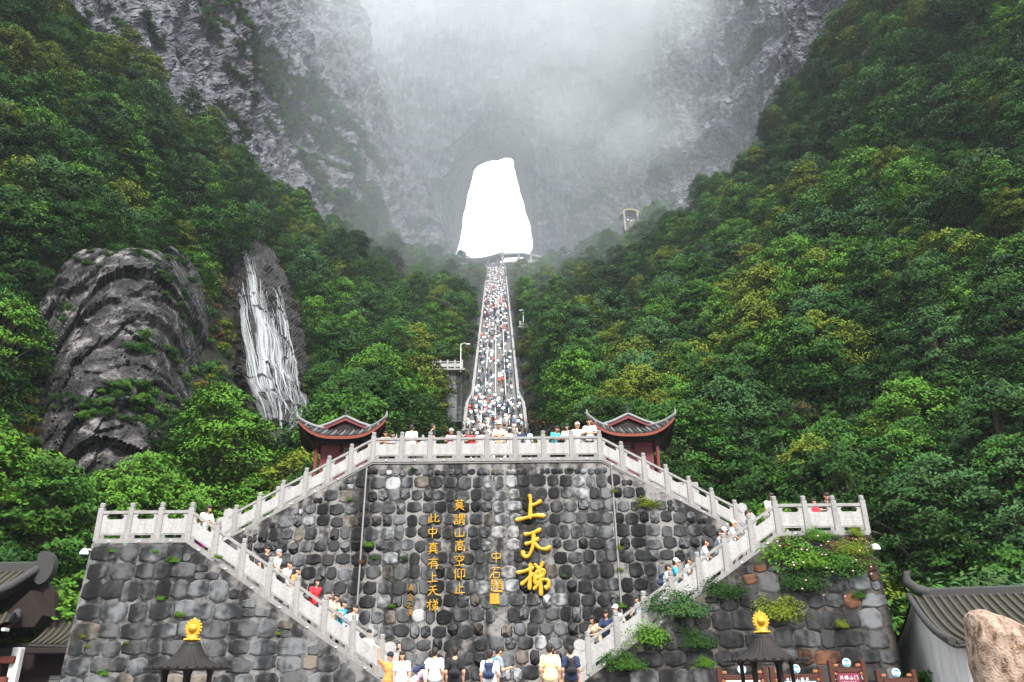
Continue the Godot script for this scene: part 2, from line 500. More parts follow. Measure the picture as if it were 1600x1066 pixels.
func make_plants() -> void:
	for k in 6:
		crowns.append(tree_meshes(100 + k, [7.0, 6.0, 8.0, 6.5, 7.5, 5.5][k], [6.6, 6.4, 6.2, 7.2, 5.6, 6.0][k], [64, 54, 74, 66, 60, 52][k], 112, 0.26, [0.16, 0.1, 0.2, 0.14, 0.12, 0.08][k]))
	for k in 4:
		bushes.append(bush_mesh(200 + k, 70, 0.14))
	for t in TONES:
		mat(t[0], lin(t[1], t[2], t[3]), 0.65, {"vertex_color_use_as_albedo": true, "backlight_enabled": true, "backlight": Color(0.30, 0.36, 0.12), "metallic_specular": 0.12})
	mat("any_leaf", Color.WHITE, 0.65, {"vertex_color_use_as_albedo": true, "backlight_enabled": true, "backlight": Color(0.30, 0.36, 0.12), "metallic_specular": 0.12})
	mat("bark", grey(0.06, 0.2), 0.9)
	mat("flower", lin(0.6, 0.3, 0.4), 0.6)


func zone(p: Vector3, from_d: float) -> String:
	var az := (p.x - EYE.x) / -p.z
	var el := (p.y - EYE.y) / -p.z
	if p.x < 0:
		if el > 0.62:
			return "in the top left corner" if az < -0.5 else "under the left grey cliff"
		if az < -0.45:
			if el > 0.53:
				return "above the dark rock outcrop"
			return "below the dark rock outcrop" if el < 0.27 else "left of the dark rock outcrop"
		if az < -0.36:
			return "above and left of the waterfall" if el > 0.52 else "between rock outcrop and waterfall"
		if az < -0.24:
			return "above the waterfall" if el > 0.5 else "at the waterfall's foot"
		if az < -0.12:
			return "up-slope right of the waterfall" if el > 0.38 else "behind the left pavilion"
		return "left of the upper great stairway" if el > 0.4 else "left of the lower great stairway"
	if el > 0.68:
		return "in the top right corner"
	if az > 0.42:
		return "upper right edge" if el > 0.4 else ("right edge, halfway up the slope" if el > 0.22 else "above the right tiled roof")
	if az > 0.26:
		return "under the right grey cliff" if el > 0.42 else ("middle of the right slope" if el > 0.24 else "behind the right lower terrace")
	if az > 0.13:
		return "below the lookout shelter" if el > 0.36 else "behind the right pavilion"
	return "right of the upper great stairway" if el > 0.4 else "right of the lower great stairway"


func forest() -> void:
	var keep_out := [flat_pts("-0.628,0.520 -0.603,0.551 -0.524,0.558 -0.441,0.519 -0.411,0.403 -0.415,0.367 -0.449,0.318 -0.517,0.284 -0.572,0.277 -0.607,0.368"),
		flat_pts("-0.374,0.575 -0.350,0.578 -0.303,0.518 -0.274,0.440 -0.263,0.356 -0.261,0.295 -0.281,0.295 -0.300,0.317 -0.327,0.339 -0.353,0.384 -0.369,0.489")]
	var spots := []
	var low := []
	var tone_n := fnl(7, 0.045, 3)
	var gap_n := fnl(17, 0.06, 2)
	for side in 2:
		rng.seed = 500 + side
		var P: PackedVector3Array = M["hill_%d" % side]
		var N := 110
		var NV := 130
		for j in range(8, NV - 1):
			for i in N - 1:
				var a := P[j * N + i]
				var area := (P[j * N + i + 1] - a).cross(P[(j + 1) * N + i] - a).length()
				var d := -a.z
				var sp := clampf(d * 0.033, 1.9, 4.8)
				for kind in 2:
					var want := area / (sp * sp) * (1.0 if kind == 0 else (6.0 if d < 72.0 else 2.0))
					var cnt := int(want) + (1 if rng.randf() < want - int(want) else 0)
					for q in cnt:
						var p := a.lerp(P[j * N + i + 1], rng.randf()).lerp(P[(j + 1) * N + i], rng.randf())
						if absf(p.x) < 7.4 - 1.4 * clampf((-p.z - 110) / 60.0, 0, 1) and p.z > -310:
							if kind == 0 or absf(p.x) < 5.6 or -p.z < 78:
								continue
						if -p.z < 42 and absf(p.x) < 10.5:
							continue
						var ae := Vector2((p.x - EYE.x) / -p.z, (p.y - EYE.y + 1.5) / -p.z)
						var tip := Vector2(ae.x, ae.y + (5.2 if kind == 0 else 0.6) / -p.z)
						var hides := false
						for ko in keep_out:
							var wide := Vector2((2.4 if kind == 0 else 0.3) / -p.z, 0)
							for q2 in [ae, tip, (ae + tip) * 0.5 + wide, (ae + tip) * 0.5 - wide]:
								hides = hides or Geometry2D.is_point_in_polygon(q2, ko)
						if hides or (kind == 0 and -p.z > 266 and absf(p.x) < 24):
							continue
						var pav := Vector2(absf(p.x) - 6.7, p.z + 37.0)
						if pav.length() < 4.5:
							continue
						if gap_n.get_noise_2d(p.x * 1.3, p.y * 1.6) > 0.42 and kind == 0:
							continue
						(spots if kind == 0 else low).append([p, -p.z, rng.randf(), rng.randf(), rng.randf()])
	# trees: the nearest as things of their own, the far ones as one wood
	spots.sort_custom(func(x, y): return x[1] < y[1])
	var far := [[], [], [], [], [], []]
	var n_near := 0
	for e in spots:
		var p: Vector3 = e[0]
		var tn := tone_n.get_noise_3d(p.x, p.y * 1.4, p.z)
		var pick: float = e[2] + tn * 1.1
		var tone := 0 if pick < 0.2 else (1 if pick < 0.55 else (4 if pick < 0.72 else (2 if pick < 0.9 else (3 if pick < 1.15 else 2))))
		if p.x > 18 and absf((p.y - 0.9) / -p.z - 0.36) < 0.09 and p.x / -p.z > 0.28 and p.x / -p.z < 0.44 and e[4] < 0.5:
			tone = 5
		if p.x > 0 and absf(p.x / -p.z - 0.2) < 0.07 and (p.y - 0.9) / -p.z < 0.36 and (p.y - 0.9) / -p.z > 0.2 and e[4] < 0.6:
			tone = 3
		var k := int(e[3] * 5.999)
		var d: float = e[1]
		var size := lerpf(0.55, 1.3, e[4] * e[4]) * clampf(0.66 + d / 300.0, 0.7, 1.0)
		var turn: float = e[2] * 37.0
		if n_near < 300 and absf(p.x) / -p.z < 0.8:
			n_near += 1
			var tall := "tall" if size > 0.75 else ("small" if size < 0.52 else "")
			var shape: String = ["spreading", "low rounded", "upright", "wide-crowned", "slender", "squat bushy"][k]
			var lab := ("%s %s %s tree %s" % [tall, shape, TONES[tone][0], zone(p, d)]).strip_edges()
			var o := thing("broadleaf_tree", p - Vector3(0, 0.3, 0), lab, "tree", lab.replace(" tree ", " trees "), turn)
			o.scale = Vector3.ONE * size
			alike.append([o, lab, p.x / -p.z])
			part("crown", crowns[k][0], M[TONES[tone][0]], o)
			part("trunk", crowns[k][1], M.bark, o)
		else:
			far[k].append([p, size, turn, tone, e[4]])
	var wood := Node3D.new()
	wood.name = "distant_forest"
	add_child(wood)
	tag(wood, "dense broadleaf forest covering the far parts of both slopes below the arch", "forest", "", "stuff")
	for k in 6:
		scatter("canopy", crowns[k][0], far[k], wood)
	# undergrowth
	var under := [[], [], [], []]
	for e in low:
		var p: Vector3 = e[0]
		var d: float = e[1]
		var tone: int = [0, 1, 2, 3, 4, 1, 0, 5][int(e[2] * 7.999)]
		under[int(e[3] * 3.999)].append([p - Vector3(0, 0.2, 0), lerpf(0.7, 1.5, e[4]) * clampf(d / 60.0, 0.7, 1.7), e[2] * 50, tone, e[3]])
	var ug := Node3D.new()
	ug.name = "undergrowth"
	add_child(ug)
	tag(ug, "thick green shrubs and creepers filling the ground between the trees on both slopes", "undergrowth", "", "stuff")
	for k in 4:
		scatter("shrubs", bushes[k], under[k], ug)


func scatter(called: String, mesh: Mesh, list: Array, parent: Node3D) -> void:
	if list.is_empty():
		return
	var mm := MultiMesh.new()
	mm.transform_format = MultiMesh.TRANSFORM_3D
	mm.use_colors = true
	mm.mesh = mesh
	mm.instance_count = list.size()
	for i in list.size():
		var e: Array = list[i]
		var b := Basis(Vector3.UP, e[2]).scaled(Vector3(1, lerpf(0.85, 1.15, e[4]), 1) * float(e[1]))
		mm.set_instance_transform(i, Transform3D(b, e[0]))
		var t: Array = TONES[e[3]]
		var g := lerpf(0.8, 1.2, fposmod(float(e[4]) * 7.3, 1.0))
		mm.set_instance_color(i, Color(t[1] * g, t[2] * g, t[3] * g))
	var o := MultiMeshInstance3D.new()
	o.name = called
	o.multimesh = mm
	o.material_override = M.any_leaf
	o.set_meta("kind", "stuff")
	parent.add_child(o, true)


# ---- rock
func rock_materials() -> void:
	var S := 1024
	var streak := noise_bytes(256, 1024, 3, 0.02, 4, FastNoiseLite.TYPE_SIMPLEX_SMOOTH, FastNoiseLite.FRACTAL_FBM, S)
	var streak_v := noise_bytes(1024, 160, 9, 0.02, 5, FastNoiseLite.TYPE_SIMPLEX_SMOOTH, FastNoiseLite.FRACTAL_FBM, S)
	var fine := noise_bytes(S, S, 4, 0.03, 5, FastNoiseLite.TYPE_SIMPLEX_SMOOTH, FastNoiseLite.FRACTAL_RIDGED)
	var mid := noise_bytes(S, S, 5, 0.008, 5)
	var cf := FastNoiseLite.new()
	cf.noise_type = FastNoiseLite.TYPE_CELLULAR
	cf.seed = 8
	cf.frequency = 0.011
	cf.fractal_octaves = 3
	cf.fractal_gain = 0.6
	cf.cellular_return_type = FastNoiseLite.RETURN_DISTANCE2_SUB
	var ci := cf.get_seamless_image(S, S)
	ci.convert(Image.FORMAT_L8)
	var crack := ci.get_data()
	var cliff := blend(blend(streak_v, 0.45, crack, 0.55), 0.55, fine, 0.30, -14.0, mid, 0.36)
	var tc := tex_from(cliff, S, ramp([[0.0, grey(0.012)], [0.33, grey(0.035, 0.01)], [0.48, grey(0.095, 0.0)], [0.62, grey(0.17, 0.01)], [0.8, grey(0.30, 0.03)], [1.0, lin(0.42, 0.38, 0.31)]]))
	var th := grey_tex(blend(fine, 0.55, mid, 0.45), S)
	var m := mat("cliff_rock", Color(0.70, 0.71, 0.76), 0.9)
	world_map(m, Vector3(46, 60, 46), tc, th, 160.0)
	m = mat("cave_rock", Color(0.7, 0.72, 0.77), 0.9)
	world_map(m, Vector3(44, 58, 44), tc, th, 160.0)
	var dark := tex_from(blend(crack, 0.30, fine, 0.28, -32.0, mid, 0.72), S, ramp([[0.0, grey(0.004)], [0.34, grey(0.008)], [0.5, grey(0.018, 0.02)], [0.62, grey(0.045, 0.03)], [0.74, grey(0.12, 0.05)], [1.0, grey(0.26, 0.07)]]))
	var wet := tex_from(blend(crack, 0.35, fine, 0.4, -20.0, mid, 0.4), S, ramp([[0.0, lin(0.002, 0.0018, 0.0015)], [0.45, lin(0.006, 0.005, 0.004)], [0.65, lin(0.014, 0.0115, 0.009)], [1.0, lin(0.05, 0.042, 0.034)]]))
	var bh := grey_tex(blend(crack, 0.5, fine, 0.5), S)
	m = mat("outcrop_rock", Color(0.84, 0.83, 0.84), 0.8)
	world_map(m, Vector3(17, 17, 17), dark, bh, 30.0)
	m = mat("wet_rock", lin(0.55, 0.42, 0.32), 0.45)
	world_map(m, Vector3(11, 11, 11), wet, bh, 30.0)
	m.albedo_color = Color.WHITE
	var soil := tex_from(mid, S, ramp([[0.0, lin(0.003, 0.004, 0.002)], [0.5, lin(0.006, 0.007, 0.0035)], [0.75, lin(0.011, 0.009, 0.006)], [1.0, lin(0.022, 0.017, 0.011)]]))
	m = mat("soil", Color.WHITE, 0.95)
	world_map(m, Vector3(40, 40, 40), soil, th, 60.0)
	M["fine"] = fine
	M["mid"] = mid
	M["streak_v"] = streak_v
	M["streak"] = streak


func terrain() -> void:
	var bas := Basis()
	var hill := fnl(21, 0.05, 4)
	for side in 2:
		var rows: Array = net(LEFT if side == 0 else RIGHT)
		var r0 := PackedVector3Array()
		for p in rows[0]:
			r0.append(Vector3(p.x, -1.5, p.z + 2.0))
		rows.insert(0, r0)
		var P := net_points(rows, 110, 130)
		P = roughen(P, 110, 130, [[hill, bas, 1.6]])
		var mb := MB.new()
		mb.grid(P, 110, 130)
		M["hill_%d" % side] = P
		struct("hillside", mb, M.soil, ("left" if side == 0 else "right") + " hillside under the forest")
	var ridged := fnl(31, 0.022, 4, FastNoiseLite.FRACTAL_RIDGED)
	var blocks := fnl(32, 0.09, 3, FastNoiseLite.FRACTAL_FBM, FastNoiseLite.TYPE_CELLULAR)
	var big := fnl(33, 0.012, 2)
	var small := fnl(34, 0.16, 3, FastNoiseLite.FRACTAL_RIDGED)
	var crag := fnl(35, 0.12, 2, FastNoiseLite.FRACTAL_FBM, FastNoiseLite.TYPE_CELLULAR)
	crag.cellular_return_type = FastNoiseLite.RETURN_DISTANCE2_SUB
	var crag2 := fnl(36, 0.35, 2, FastNoiseLite.FRACTAL_FBM, FastNoiseLite.TYPE_CELLULAR)
	crag2.cellular_return_type = FastNoiseLite.RETURN_CELL_VALUE
	var tilt := Basis(Vector3.BACK, 0.5).scaled(Vector3(1.0, 0.38, 1.0))
	var tilt2 := Basis(Vector3.BACK, -0.5).scaled(Vector3(1.0, 0.38, 1.0))
	var tall := Basis().scaled(Vector3(1, 0.3, 1))
	for side in 2:
		var rows: Array = net(LCLIFF if side == 0 else RCLIFF)
		var nu := 340
		var nv := 320
		var tl := tilt if side == 0 else tilt2
		var P := net_points(rows, nu, nv)
		P = roughen(P, nu, nv, [[big, tall, 9.0], [ridged, tl, 6.0], [blocks, tl, 3.4], [crag, tl, 2.6], [crag2, tl, 1.0], [small, tl, 0.8]])
		var mb := MB.new()
		mb.grid(P, nu, nv, side == 1)
		if side == 1:
			mb = MB.new()
			mb.grid(P, nu, nv)
		mb.faceted = true
		struct("cliff", mb, M.cliff_rock, ("left" if side == 0 else "right") + " grey limestone cliff")
		M["cliff_net_%d" % side] = [P, nu, nv]
	var rows: Array = net(ARCH)
	var P := net_points(rows, 260, 120, true)
	var R := roughen(P, 260, 120, [[big, tall, 7.0], [ridged, Basis(), 4.5], [blocks, tall, 4.0], [crag, Basis(), 3.0], [small, tall, 0.8]], true)
	for k in P.size():                     # the rim of the opening stays smoother
		P[k] = P[k].lerp(R[k], clampf((k / 260) / 44.0, 0.3, 1.0))
	var mb := MB.new()
	mb.grid(P, 260, 120, false, true)
	mb.faceted = true
	struct("cliff_arch", mb, M.cave_rock, "high cliff with the natural arch through it")
	# the dark outcrop and the wet rock behind the waterfall
	rows = net(OUTCROP)
	P = net_points(rows, 150, 130)
	var ob := fnl(41, 0.13, 2, FastNoiseLite.FRACTAL_FBM, FastNoiseLite.TYPE_CELLULAR)
	ob.cellular_distance_function = FastNoiseLite.DISTANCE_MANHATTAN
	ob.cellular_return_type = FastNoiseLite.RETURN_CELL_VALUE
	var ob2 := fnl(42, 0.33, 2, FastNoiseLite.FRACTAL_FBM, FastNoiseLite.TYPE_CELLULAR)
	ob2.cellular_distance_function = FastNoiseLite.DISTANCE_MANHATTAN
	ob2.cellular_return_type = FastNoiseLite.RETURN_CELL_VALUE
	var tb := Basis(Vector3.BACK, 0.35).scaled(Vector3(1.25, 0.75, 0.08))
	P = roughen(P, 150, 130, [[ob, tb, 1.5], [ob2, tb, 0.75], [crag, tb, 0.8], [fnl(43, 0.05, 2), Basis(), 1.2]], false, Vector3(0.42, 0.12, 0.9))
	mb = MB.new()
	mb.grid(P, 150, 130)
	mb.faceted = true
	M["outcrop_net"] = P
	struct("rock_outcrop", mb, M.outcrop_rock, "dark blocky rock outcrop on the left hillside")
	rows = net(FALLS)
	P = net_points(rows, 70, 150)
	P = roughen(P, 70, 150, [[ob2, Basis().scaled(Vector3(1, 1.4, 1)), 0.55], [small, Basis(), 0.35], [fnl(44, 0.1, 3), Basis(), 0.7]])
	mb = MB.new()
	mb.grid(P, 70, 150)
	mb.faceted = true
	struct("wet_rock_face", mb, M.wet_rock, "brown wet rock face behind the waterfall")
	M["falls_net"] = [P, 70, 150]
	# valley floor
	mb = MB.new()
	mb.quad(Vector3(-600, -1.6, 60), Vector3(600, -1.6, 60), Vector3(600, -1.6, -900), Vector3(-600, -1.6, -900))
	struct("ground", mb, M.soil)


func cliff_plants() -> void:
	rng.seed = 77
	var list := [[], [], [], []]
	for side in 2:
		var cn: Array = M["cliff_net_%d" % side]
		var P: PackedVector3Array = cn[0]
		var nu: int = cn[1]
		var nv: int = cn[2]
		var mask := fnl(60 + side, 0.03, 3)
		for q in 40000:
			var i := rng.randi_range(1, nu - 2)
			var j := rng.randi_range(1, nv - 2)
			var p := P[j * nu + i]
			var az := (p.x - EYE.x) / -p.z
			var el := (p.y - EYE.y) / -p.z
			var ok := false
			var sz := rng.randf_range(0.7, 1.5) * -p.z / 150.0
			if side == 0:
				# a planted band runs down the cliff from the upper left to the foot of the arch
				var y_band := 0.93 + (az + 0.37) * -1.62
				var off := el - y_band + mask.get_noise_2d(p.x * 1.5, p.y * 1.5) * 0.16
				ok = absf(off) < 0.055 and rng.randf() < 0.85
				if az > -0.12 and rng.randf() < 0.2 and mask.get_noise_2d(p.x * 2, p.y * 2) > 0.1:
					ok = true
				if az < -0.33 and mask.get_noise_2d(p.y * 2.0, p.x * 2.0) > 0.36:
					ok = true
			else:
				var y2 := 0.95 - absf(az - 0.27) * 0.4
				ok = mask.get_noise_2d(p.x * 1.6 + p.y, p.y * 1.6) > 0.40 and el < y2 + 0.2
				if el < 0.52 + az * 0.5 and mask.get_noise_2d(p.x * 3.0, p.y * 3.0) > 0.0 and rng.randf() < 0.4:
					ok = true
			if ok:
				var tone: int = [0, 1, 2, 1, 4, 5, 2, 1][rng.randi_range(0, 7)]
				list[rng.randi_range(0, 3)].append([p, sz, rng.randf() * TAU, tone, rng.randf()])
	var op: PackedVector3Array = M["outcrop_net"]
	var om := fnl(64, 0.12, 2)
	for q in 900:
		var i := rng.randi_range(2, 147)
		var j := rng.randi_range(2, 127)
		var e := op[j * 150 + i]
		if om.get_noise_2d(e.x, e.y) > 0.30 or (rng.randf() < 0.35 and (j > 112 or i > 118 or i < 22)):
			list[rng.randi_range(0, 3)].append([e, rng.randf_range(0.35, 0.9), rng.randf() * TAU, [0, 1, 2, 1][rng.randi_range(0, 3)], rng.randf()])
	var ug := Node3D.new()
	ug.name = "cliff_plants"
	add_child(ug)
	tag(ug, "green creepers and low bushes clinging to the ledges of both grey cliffs", "cliff plants", "", "stuff")
	for k in 4:
		scatter("creepers", bushes[k], list[k], ug)


func mist() -> void:
	var hm := FogMaterial.new()
	hm.density = 0.0018
	hm.albedo = Color(0.93, 0.975, 1.0)
	var far_haze := FogVolume.new()
	far_haze.name = "far_mist"
	far_haze.shape = RenderingServer.FOG_VOLUME_SHAPE_BOX
	far_haze.size = Vector3(420, 460, 190)
	far_haze.position = Vector3(0, 230, -285)
	far_haze.material = hm
	add_child(far_haze)
	tag(far_haze, "thin pale haze filling the upper gorge before the arch", "", "", "stuff")
	rng.seed = 1717
	# each bank: centre, spread, density of a puff, puffs
	for e in [[Vector3(6, 300, -266), Vector3(150, 46, 24), 0.0017, 24, 58.0, 60.0], [Vector3(4, 258, -270), Vector3(120, 50, 16), 0.0010, 14, 46.0, 44.0],
			[Vector3(44, 208, -250), Vector3(36, 40, 8), 0.0022, 11, 18.0, 18.0], [Vector3(-38, 262, -232), Vector3(24, 56, 10), 0.0014, 8, 34.0, 24.0], [Vector3(64, 268, -232), Vector3(60, 56, 12), 0.0012, 10, 38.0, 28.0]]:
		for k in e[3]:
			var fm := FogMaterial.new()
			fm.density = e[2] * 1.5 * rng.randf_range(0.6, 1.3)
			fm.albedo = Color(0.95, 0.985, 1.0)
			var f := FogVolume.new()
			f.name = numbered("mist_cloud")
			f.shape = RenderingServer.FOG_VOLUME_SHAPE_ELLIPSOID
			var s: float = e[4] * rng.randf_range(0.6, 1.7)
			f.size = Vector3(s * rng.randf_range(0.9, 1.7), s * rng.randf_range(0.6, 1.2), e[5] * rng.randf_range(0.7, 1.3))
			var sp: Vector3 = e[1]
			f.position = (e[0] as Vector3) + Vector3(rng.randfn(0, 0.42) * sp.x, rng.randfn(0, 0.42) * sp.y, rng.randf_range(-0.5, 0.5) * sp.z)
			f.rotation = Vector3(0.68, 0, rng.randf_range(-0.5, 0.5))
			f.material = fm
			add_child(f)
			tag(f, "white mist drifting in front of the cliff round the arch", "", "", "stuff")


func setting() -> void:
	var cam := Camera3D.new()
	cam.name = "camera"
	cam.fov = 46.37
	cam.near = 0.1
	cam.far = 3000.0
	cam.position = EYE
	cam.rotation = Vector3(0.4019, -0.0191, -0.0143)
	add_child(cam)
	cam.current = true
	var env := Environment.new()
	env.background_mode = Environment.BG_SKY
	env.tonemap_mode = Environment.TONE_MAPPER_LINEAR
	env.tonemap_exposure = 4.2
	env.sdfgi_enabled = true
	env.ssao_enabled = true
	env.ssil_enabled = true
	var sm := ProceduralSkyMaterial.new()
	sm.sky_top_color = lin(0.90, 0.95, 1.0)
	sm.sky_horizon_color = lin(0.42, 0.43, 0.45)
	sm.sky_curve = 0.5
	sm.ground_horizon_color = lin(0.5, 0.5, 0.5)
	sm.ground_bottom_color = lin(0.12, 0.12, 0.11)
	sm.sun_angle_max = 10.0
	var sky := Sky.new()
	sky.sky_material = sm
	env.sky = sky
	env.background_energy_multiplier = 1.15
	env.fog_enabled = true
	env.fog_density = 0.00012
	env.fog_light_color = Color(0.93, 0.96, 1.0)
	env.volumetric_fog_enabled = true
	env.volumetric_fog_density = 0.0
	var we := WorldEnvironment.new()
	we.name = "environment"
	we.environment = env
	add_child(we)
	var sun := DirectionalLight3D.new()
	sun.name = "sun"
	sun.light_energy = 1.0
	sun.light_color = Color(1.0, 0.985, 0.965)
	sun.light_angular_distance = 12.0
	sun.shadow_enabled = true
	sun.rotation_degrees = Vector3(-44, 14, 0)
	add_child(sun)


# ---- masonry
const FACE_C := [-31.10, 8.9, 0.06]      # wall face: depth at its top, height of its top, lean
const FACE_W := [-27.15, 5.24, 0.10]


func face_z(f: Array, y: float) -> float:
	return f[0] + (f[1] - y) * f[2]


func battered(poly: PackedVector2Array, back: float, f: Array) -> MB:
	var mb := MB.new()
	mb.prism(poly, back, 100.0)
	for i in mb.v.size():
		if mb.v[i].z > 50.0:
			mb.v[i].z = face_z(f, mb.v[i].y)
	return mb


func top_c(ax: float) -> float:          # top line of the middle wall
	return 8.9 if ax < 4.56 else maxf(8.9 - (ax - 4.56) * 0.557, 5.2)


func top_w(ax: float) -> float:          # top line of a wing wall
	return 5.24 if ax > 9.96 else 5.24 - (9.96 - ax) * 0.647


func stone_materials() -> void:
	var S := 1024
	var a: PackedByteArray = M["streak_v"]
	var speck := noise_bytes(S, S, 51, 0.05, 4)
	var broad := noise_bytes(S, S, 52, 0.006, 4)
	var wash := noise_bytes(1024, 48, 53, 0.03, 4, FastNoiseLite.TYPE_SIMPLEX_SMOOTH, FastNoiseLite.FRACTAL_FBM, S)
	var mott := noise_bytes(S, S, 54, 0.13, 3)
	var b := blend(blend(wash, 0.7, broad, 0.3), 0.95, speck, 0.36, -74.0, mott, 0.28)
	var st := tex_from(b, S, ramp([[0.0, grey(0.06)], [0.32, grey(0.12)], [0.44, grey(0.32)], [0.54, grey(0.6, 0.01)], [0.68, grey(0.95, 0.02)], [1.0, grey(1.0, 0.02)]]))
	var hb := grey_tex(blend(M["fine"], 0.6, speck, 0.4), S)
	M["stain"] = st
	var tones := [["stone_dark", 0.045, -0.03], ["stone_grey", 0.076, -0.05], ["stone_pale", 0.19, -0.03], ["stone_black", 0.020, -0.02], ["stone_brown", 0.075, 0.16], ["stone_lime", 0.21, 0.01]]
	for t in tones:
		var m := mat(t[0], grey(t[1], t[2]), 0.8)
		world_map(m, Vector3(32, 32, 32), st, hb, 3.0)
		m.uv1_scale = Vector3(1, 1, 1) / 32.0
	var rust := mat("stone_rust", lin(0.075, 0.034, 0.018), 0.85)
	world_map(rust, Vector3(32, 32, 32), st, hb, 3.0)
	var mo := mat("mortar", grey(0.120, 0.03), 0.9)
	world_map(mo, Vector3(24, 24, 24), st, hb, 3.0)
	mo = mat("mortar_dark", grey(0.095, 0.02), 0.9)
	world_map(mo, Vector3(24, 24, 24), st, hb, 3.0)
	mo = mat("mortar_wet", grey(0.045, 0.10), 0.85)
	world_map(mo, Vector3(24, 24, 24), st, hb, 3.0)
	var pale := tex_from(blend(speck, 0.35, M["streak_v"], 0.4, 45.0), S, ramp([[0.0, grey(0.50, 0.03)], [0.4, grey(0.72, 0.02)], [0.6, grey(0.88, 0.01)], [1.0, grey(1.0)]]))
	for e in [["pale_stone", 0.215, 0.012], ["post_stone", 0.165, 0.03], ["coping_stone", 0.145, 0.02], ["step_stone", 0.17, 0.03]]:
		var m := mat(e[0], grey(e[1], e[2]), 0.75)
		world_map(m, Vector3(6, 6, 6), pale, M["grain"], 0.8)


func stone_mesh(sd: int, square: float) -> ArrayMesh:
	rng.seed = sd
	var ring := []
	for k in 10:
		var a := TAU * (k + rng.randf_range(-0.25, 0.25)) / 10.0
		var e := pow(pow(absf(cos(a)), square) + pow(absf(sin(a)), square), -1.0 / square)
		ring.append(Vector2(cos(a), sin(a)) * e * 0.5 * rng.randf_range(0.9, 1.05))
	var mb := MB.new()
	var lev := []
	for z in [[-0.6, 1.06], [0.05, 1.04], [0.36, 0.86]]:
		var r := []
		for k in 10:
			r.append(Vector3(ring[k].x * z[1], ring[k].y * z[1], z[0] + (rng.randf_range(-0.06, 0.06) if z[0] > 0.0 else 0.0)))
		lev.append(r)
	var top := Vector3(rng.randf_range(-0.15, 0.15), rng.randf_range(-0.15, 0.15), rng.randf_range(0.38, 0.44))
	for k in 10:
		var q := (k + 1) % 10
		for l in 2:
			mb.quad(lev[l][k], lev[l][q], lev[l + 1][q], lev[l + 1][k])
		mb.tri(lev[2][k], lev[2][q], top)
	return mb.mesh()


func lay(wall: Node3D, shapes: Array, f: Array, rows: Array, pick: Callable, limit: int) -> void:
	# rows: [y centre, height, x from, x to, smallest, largest, gap, left out]
	var all := []
	for r in rows:
		var x: float = r[2]
		while x < r[3]:
			var w := rng.randf_range(r[4], r[5])
			var cx := x + w * 0.5
			x += w + r[6]
			if rng.randf() < r[7]:
				continue
			all.append([cx, r[0] + rng.randf_range(-0.05, 0.05), w, r[1] * rng.randf_range(0.9, 1.14), rng.randi_range(0, shapes.size() - 1), rng.randf_range(-0.07, 0.07), rng.randf()])
	all.sort_custom(func(a, b): return a[2] * a[3] > b[2] * b[3])
	var n := 0
	var rest := {}
	var at := 0
	while at < all.size():
		var e: Array = all[at]
		at += 1
		var m: String = pick.call(e)
		if m == "":
			if e.size() == 7:
				for sub in [[-0.25, -0.25], [0.25, -0.25], [-0.25, 0.25], [0.25, 0.25]]:
					all.append([e[0] + e[2] * sub[0], e[1] + e[3] * sub[1], e[2] * 0.49, e[3] * 0.49, e[4], e[5], fposmod(e[6] + sub[0] + sub[1] * 1.7, 1.0), true])
			continue
		var b := Basis(Vector3.RIGHT, -atan(f[2])) * Basis(Vector3.BACK, e[5]) * Basis.from_scale(Vector3(e[2], e[3], 0.11))
		var t := Transform3D(b, Vector3(e[0], e[1], face_z(f, e[1]) + 0.012))
		n += 1
		if n <= limit:
			var o := MeshInstance3D.new()
			o.name = "stone"
			o.mesh = shapes[e[4]]
			o.material_override = M[m]
			wall.add_child(o, true)
			o.transform = t
		else:
			if not rest.has(m):
				rest[m] = SurfaceTool.new()
			(rest[m] as SurfaceTool).append_from(shapes[e[4]], 0, t)
	for m in rest:
		var o := MeshInstance3D.new()
		o.name = "small_stones"
		o.mesh = (rest[m] as SurfaceTool).commit()
		o.material_override = M[m]
		o.set_meta("kind", "stuff")
		wall.add_child(o, true)


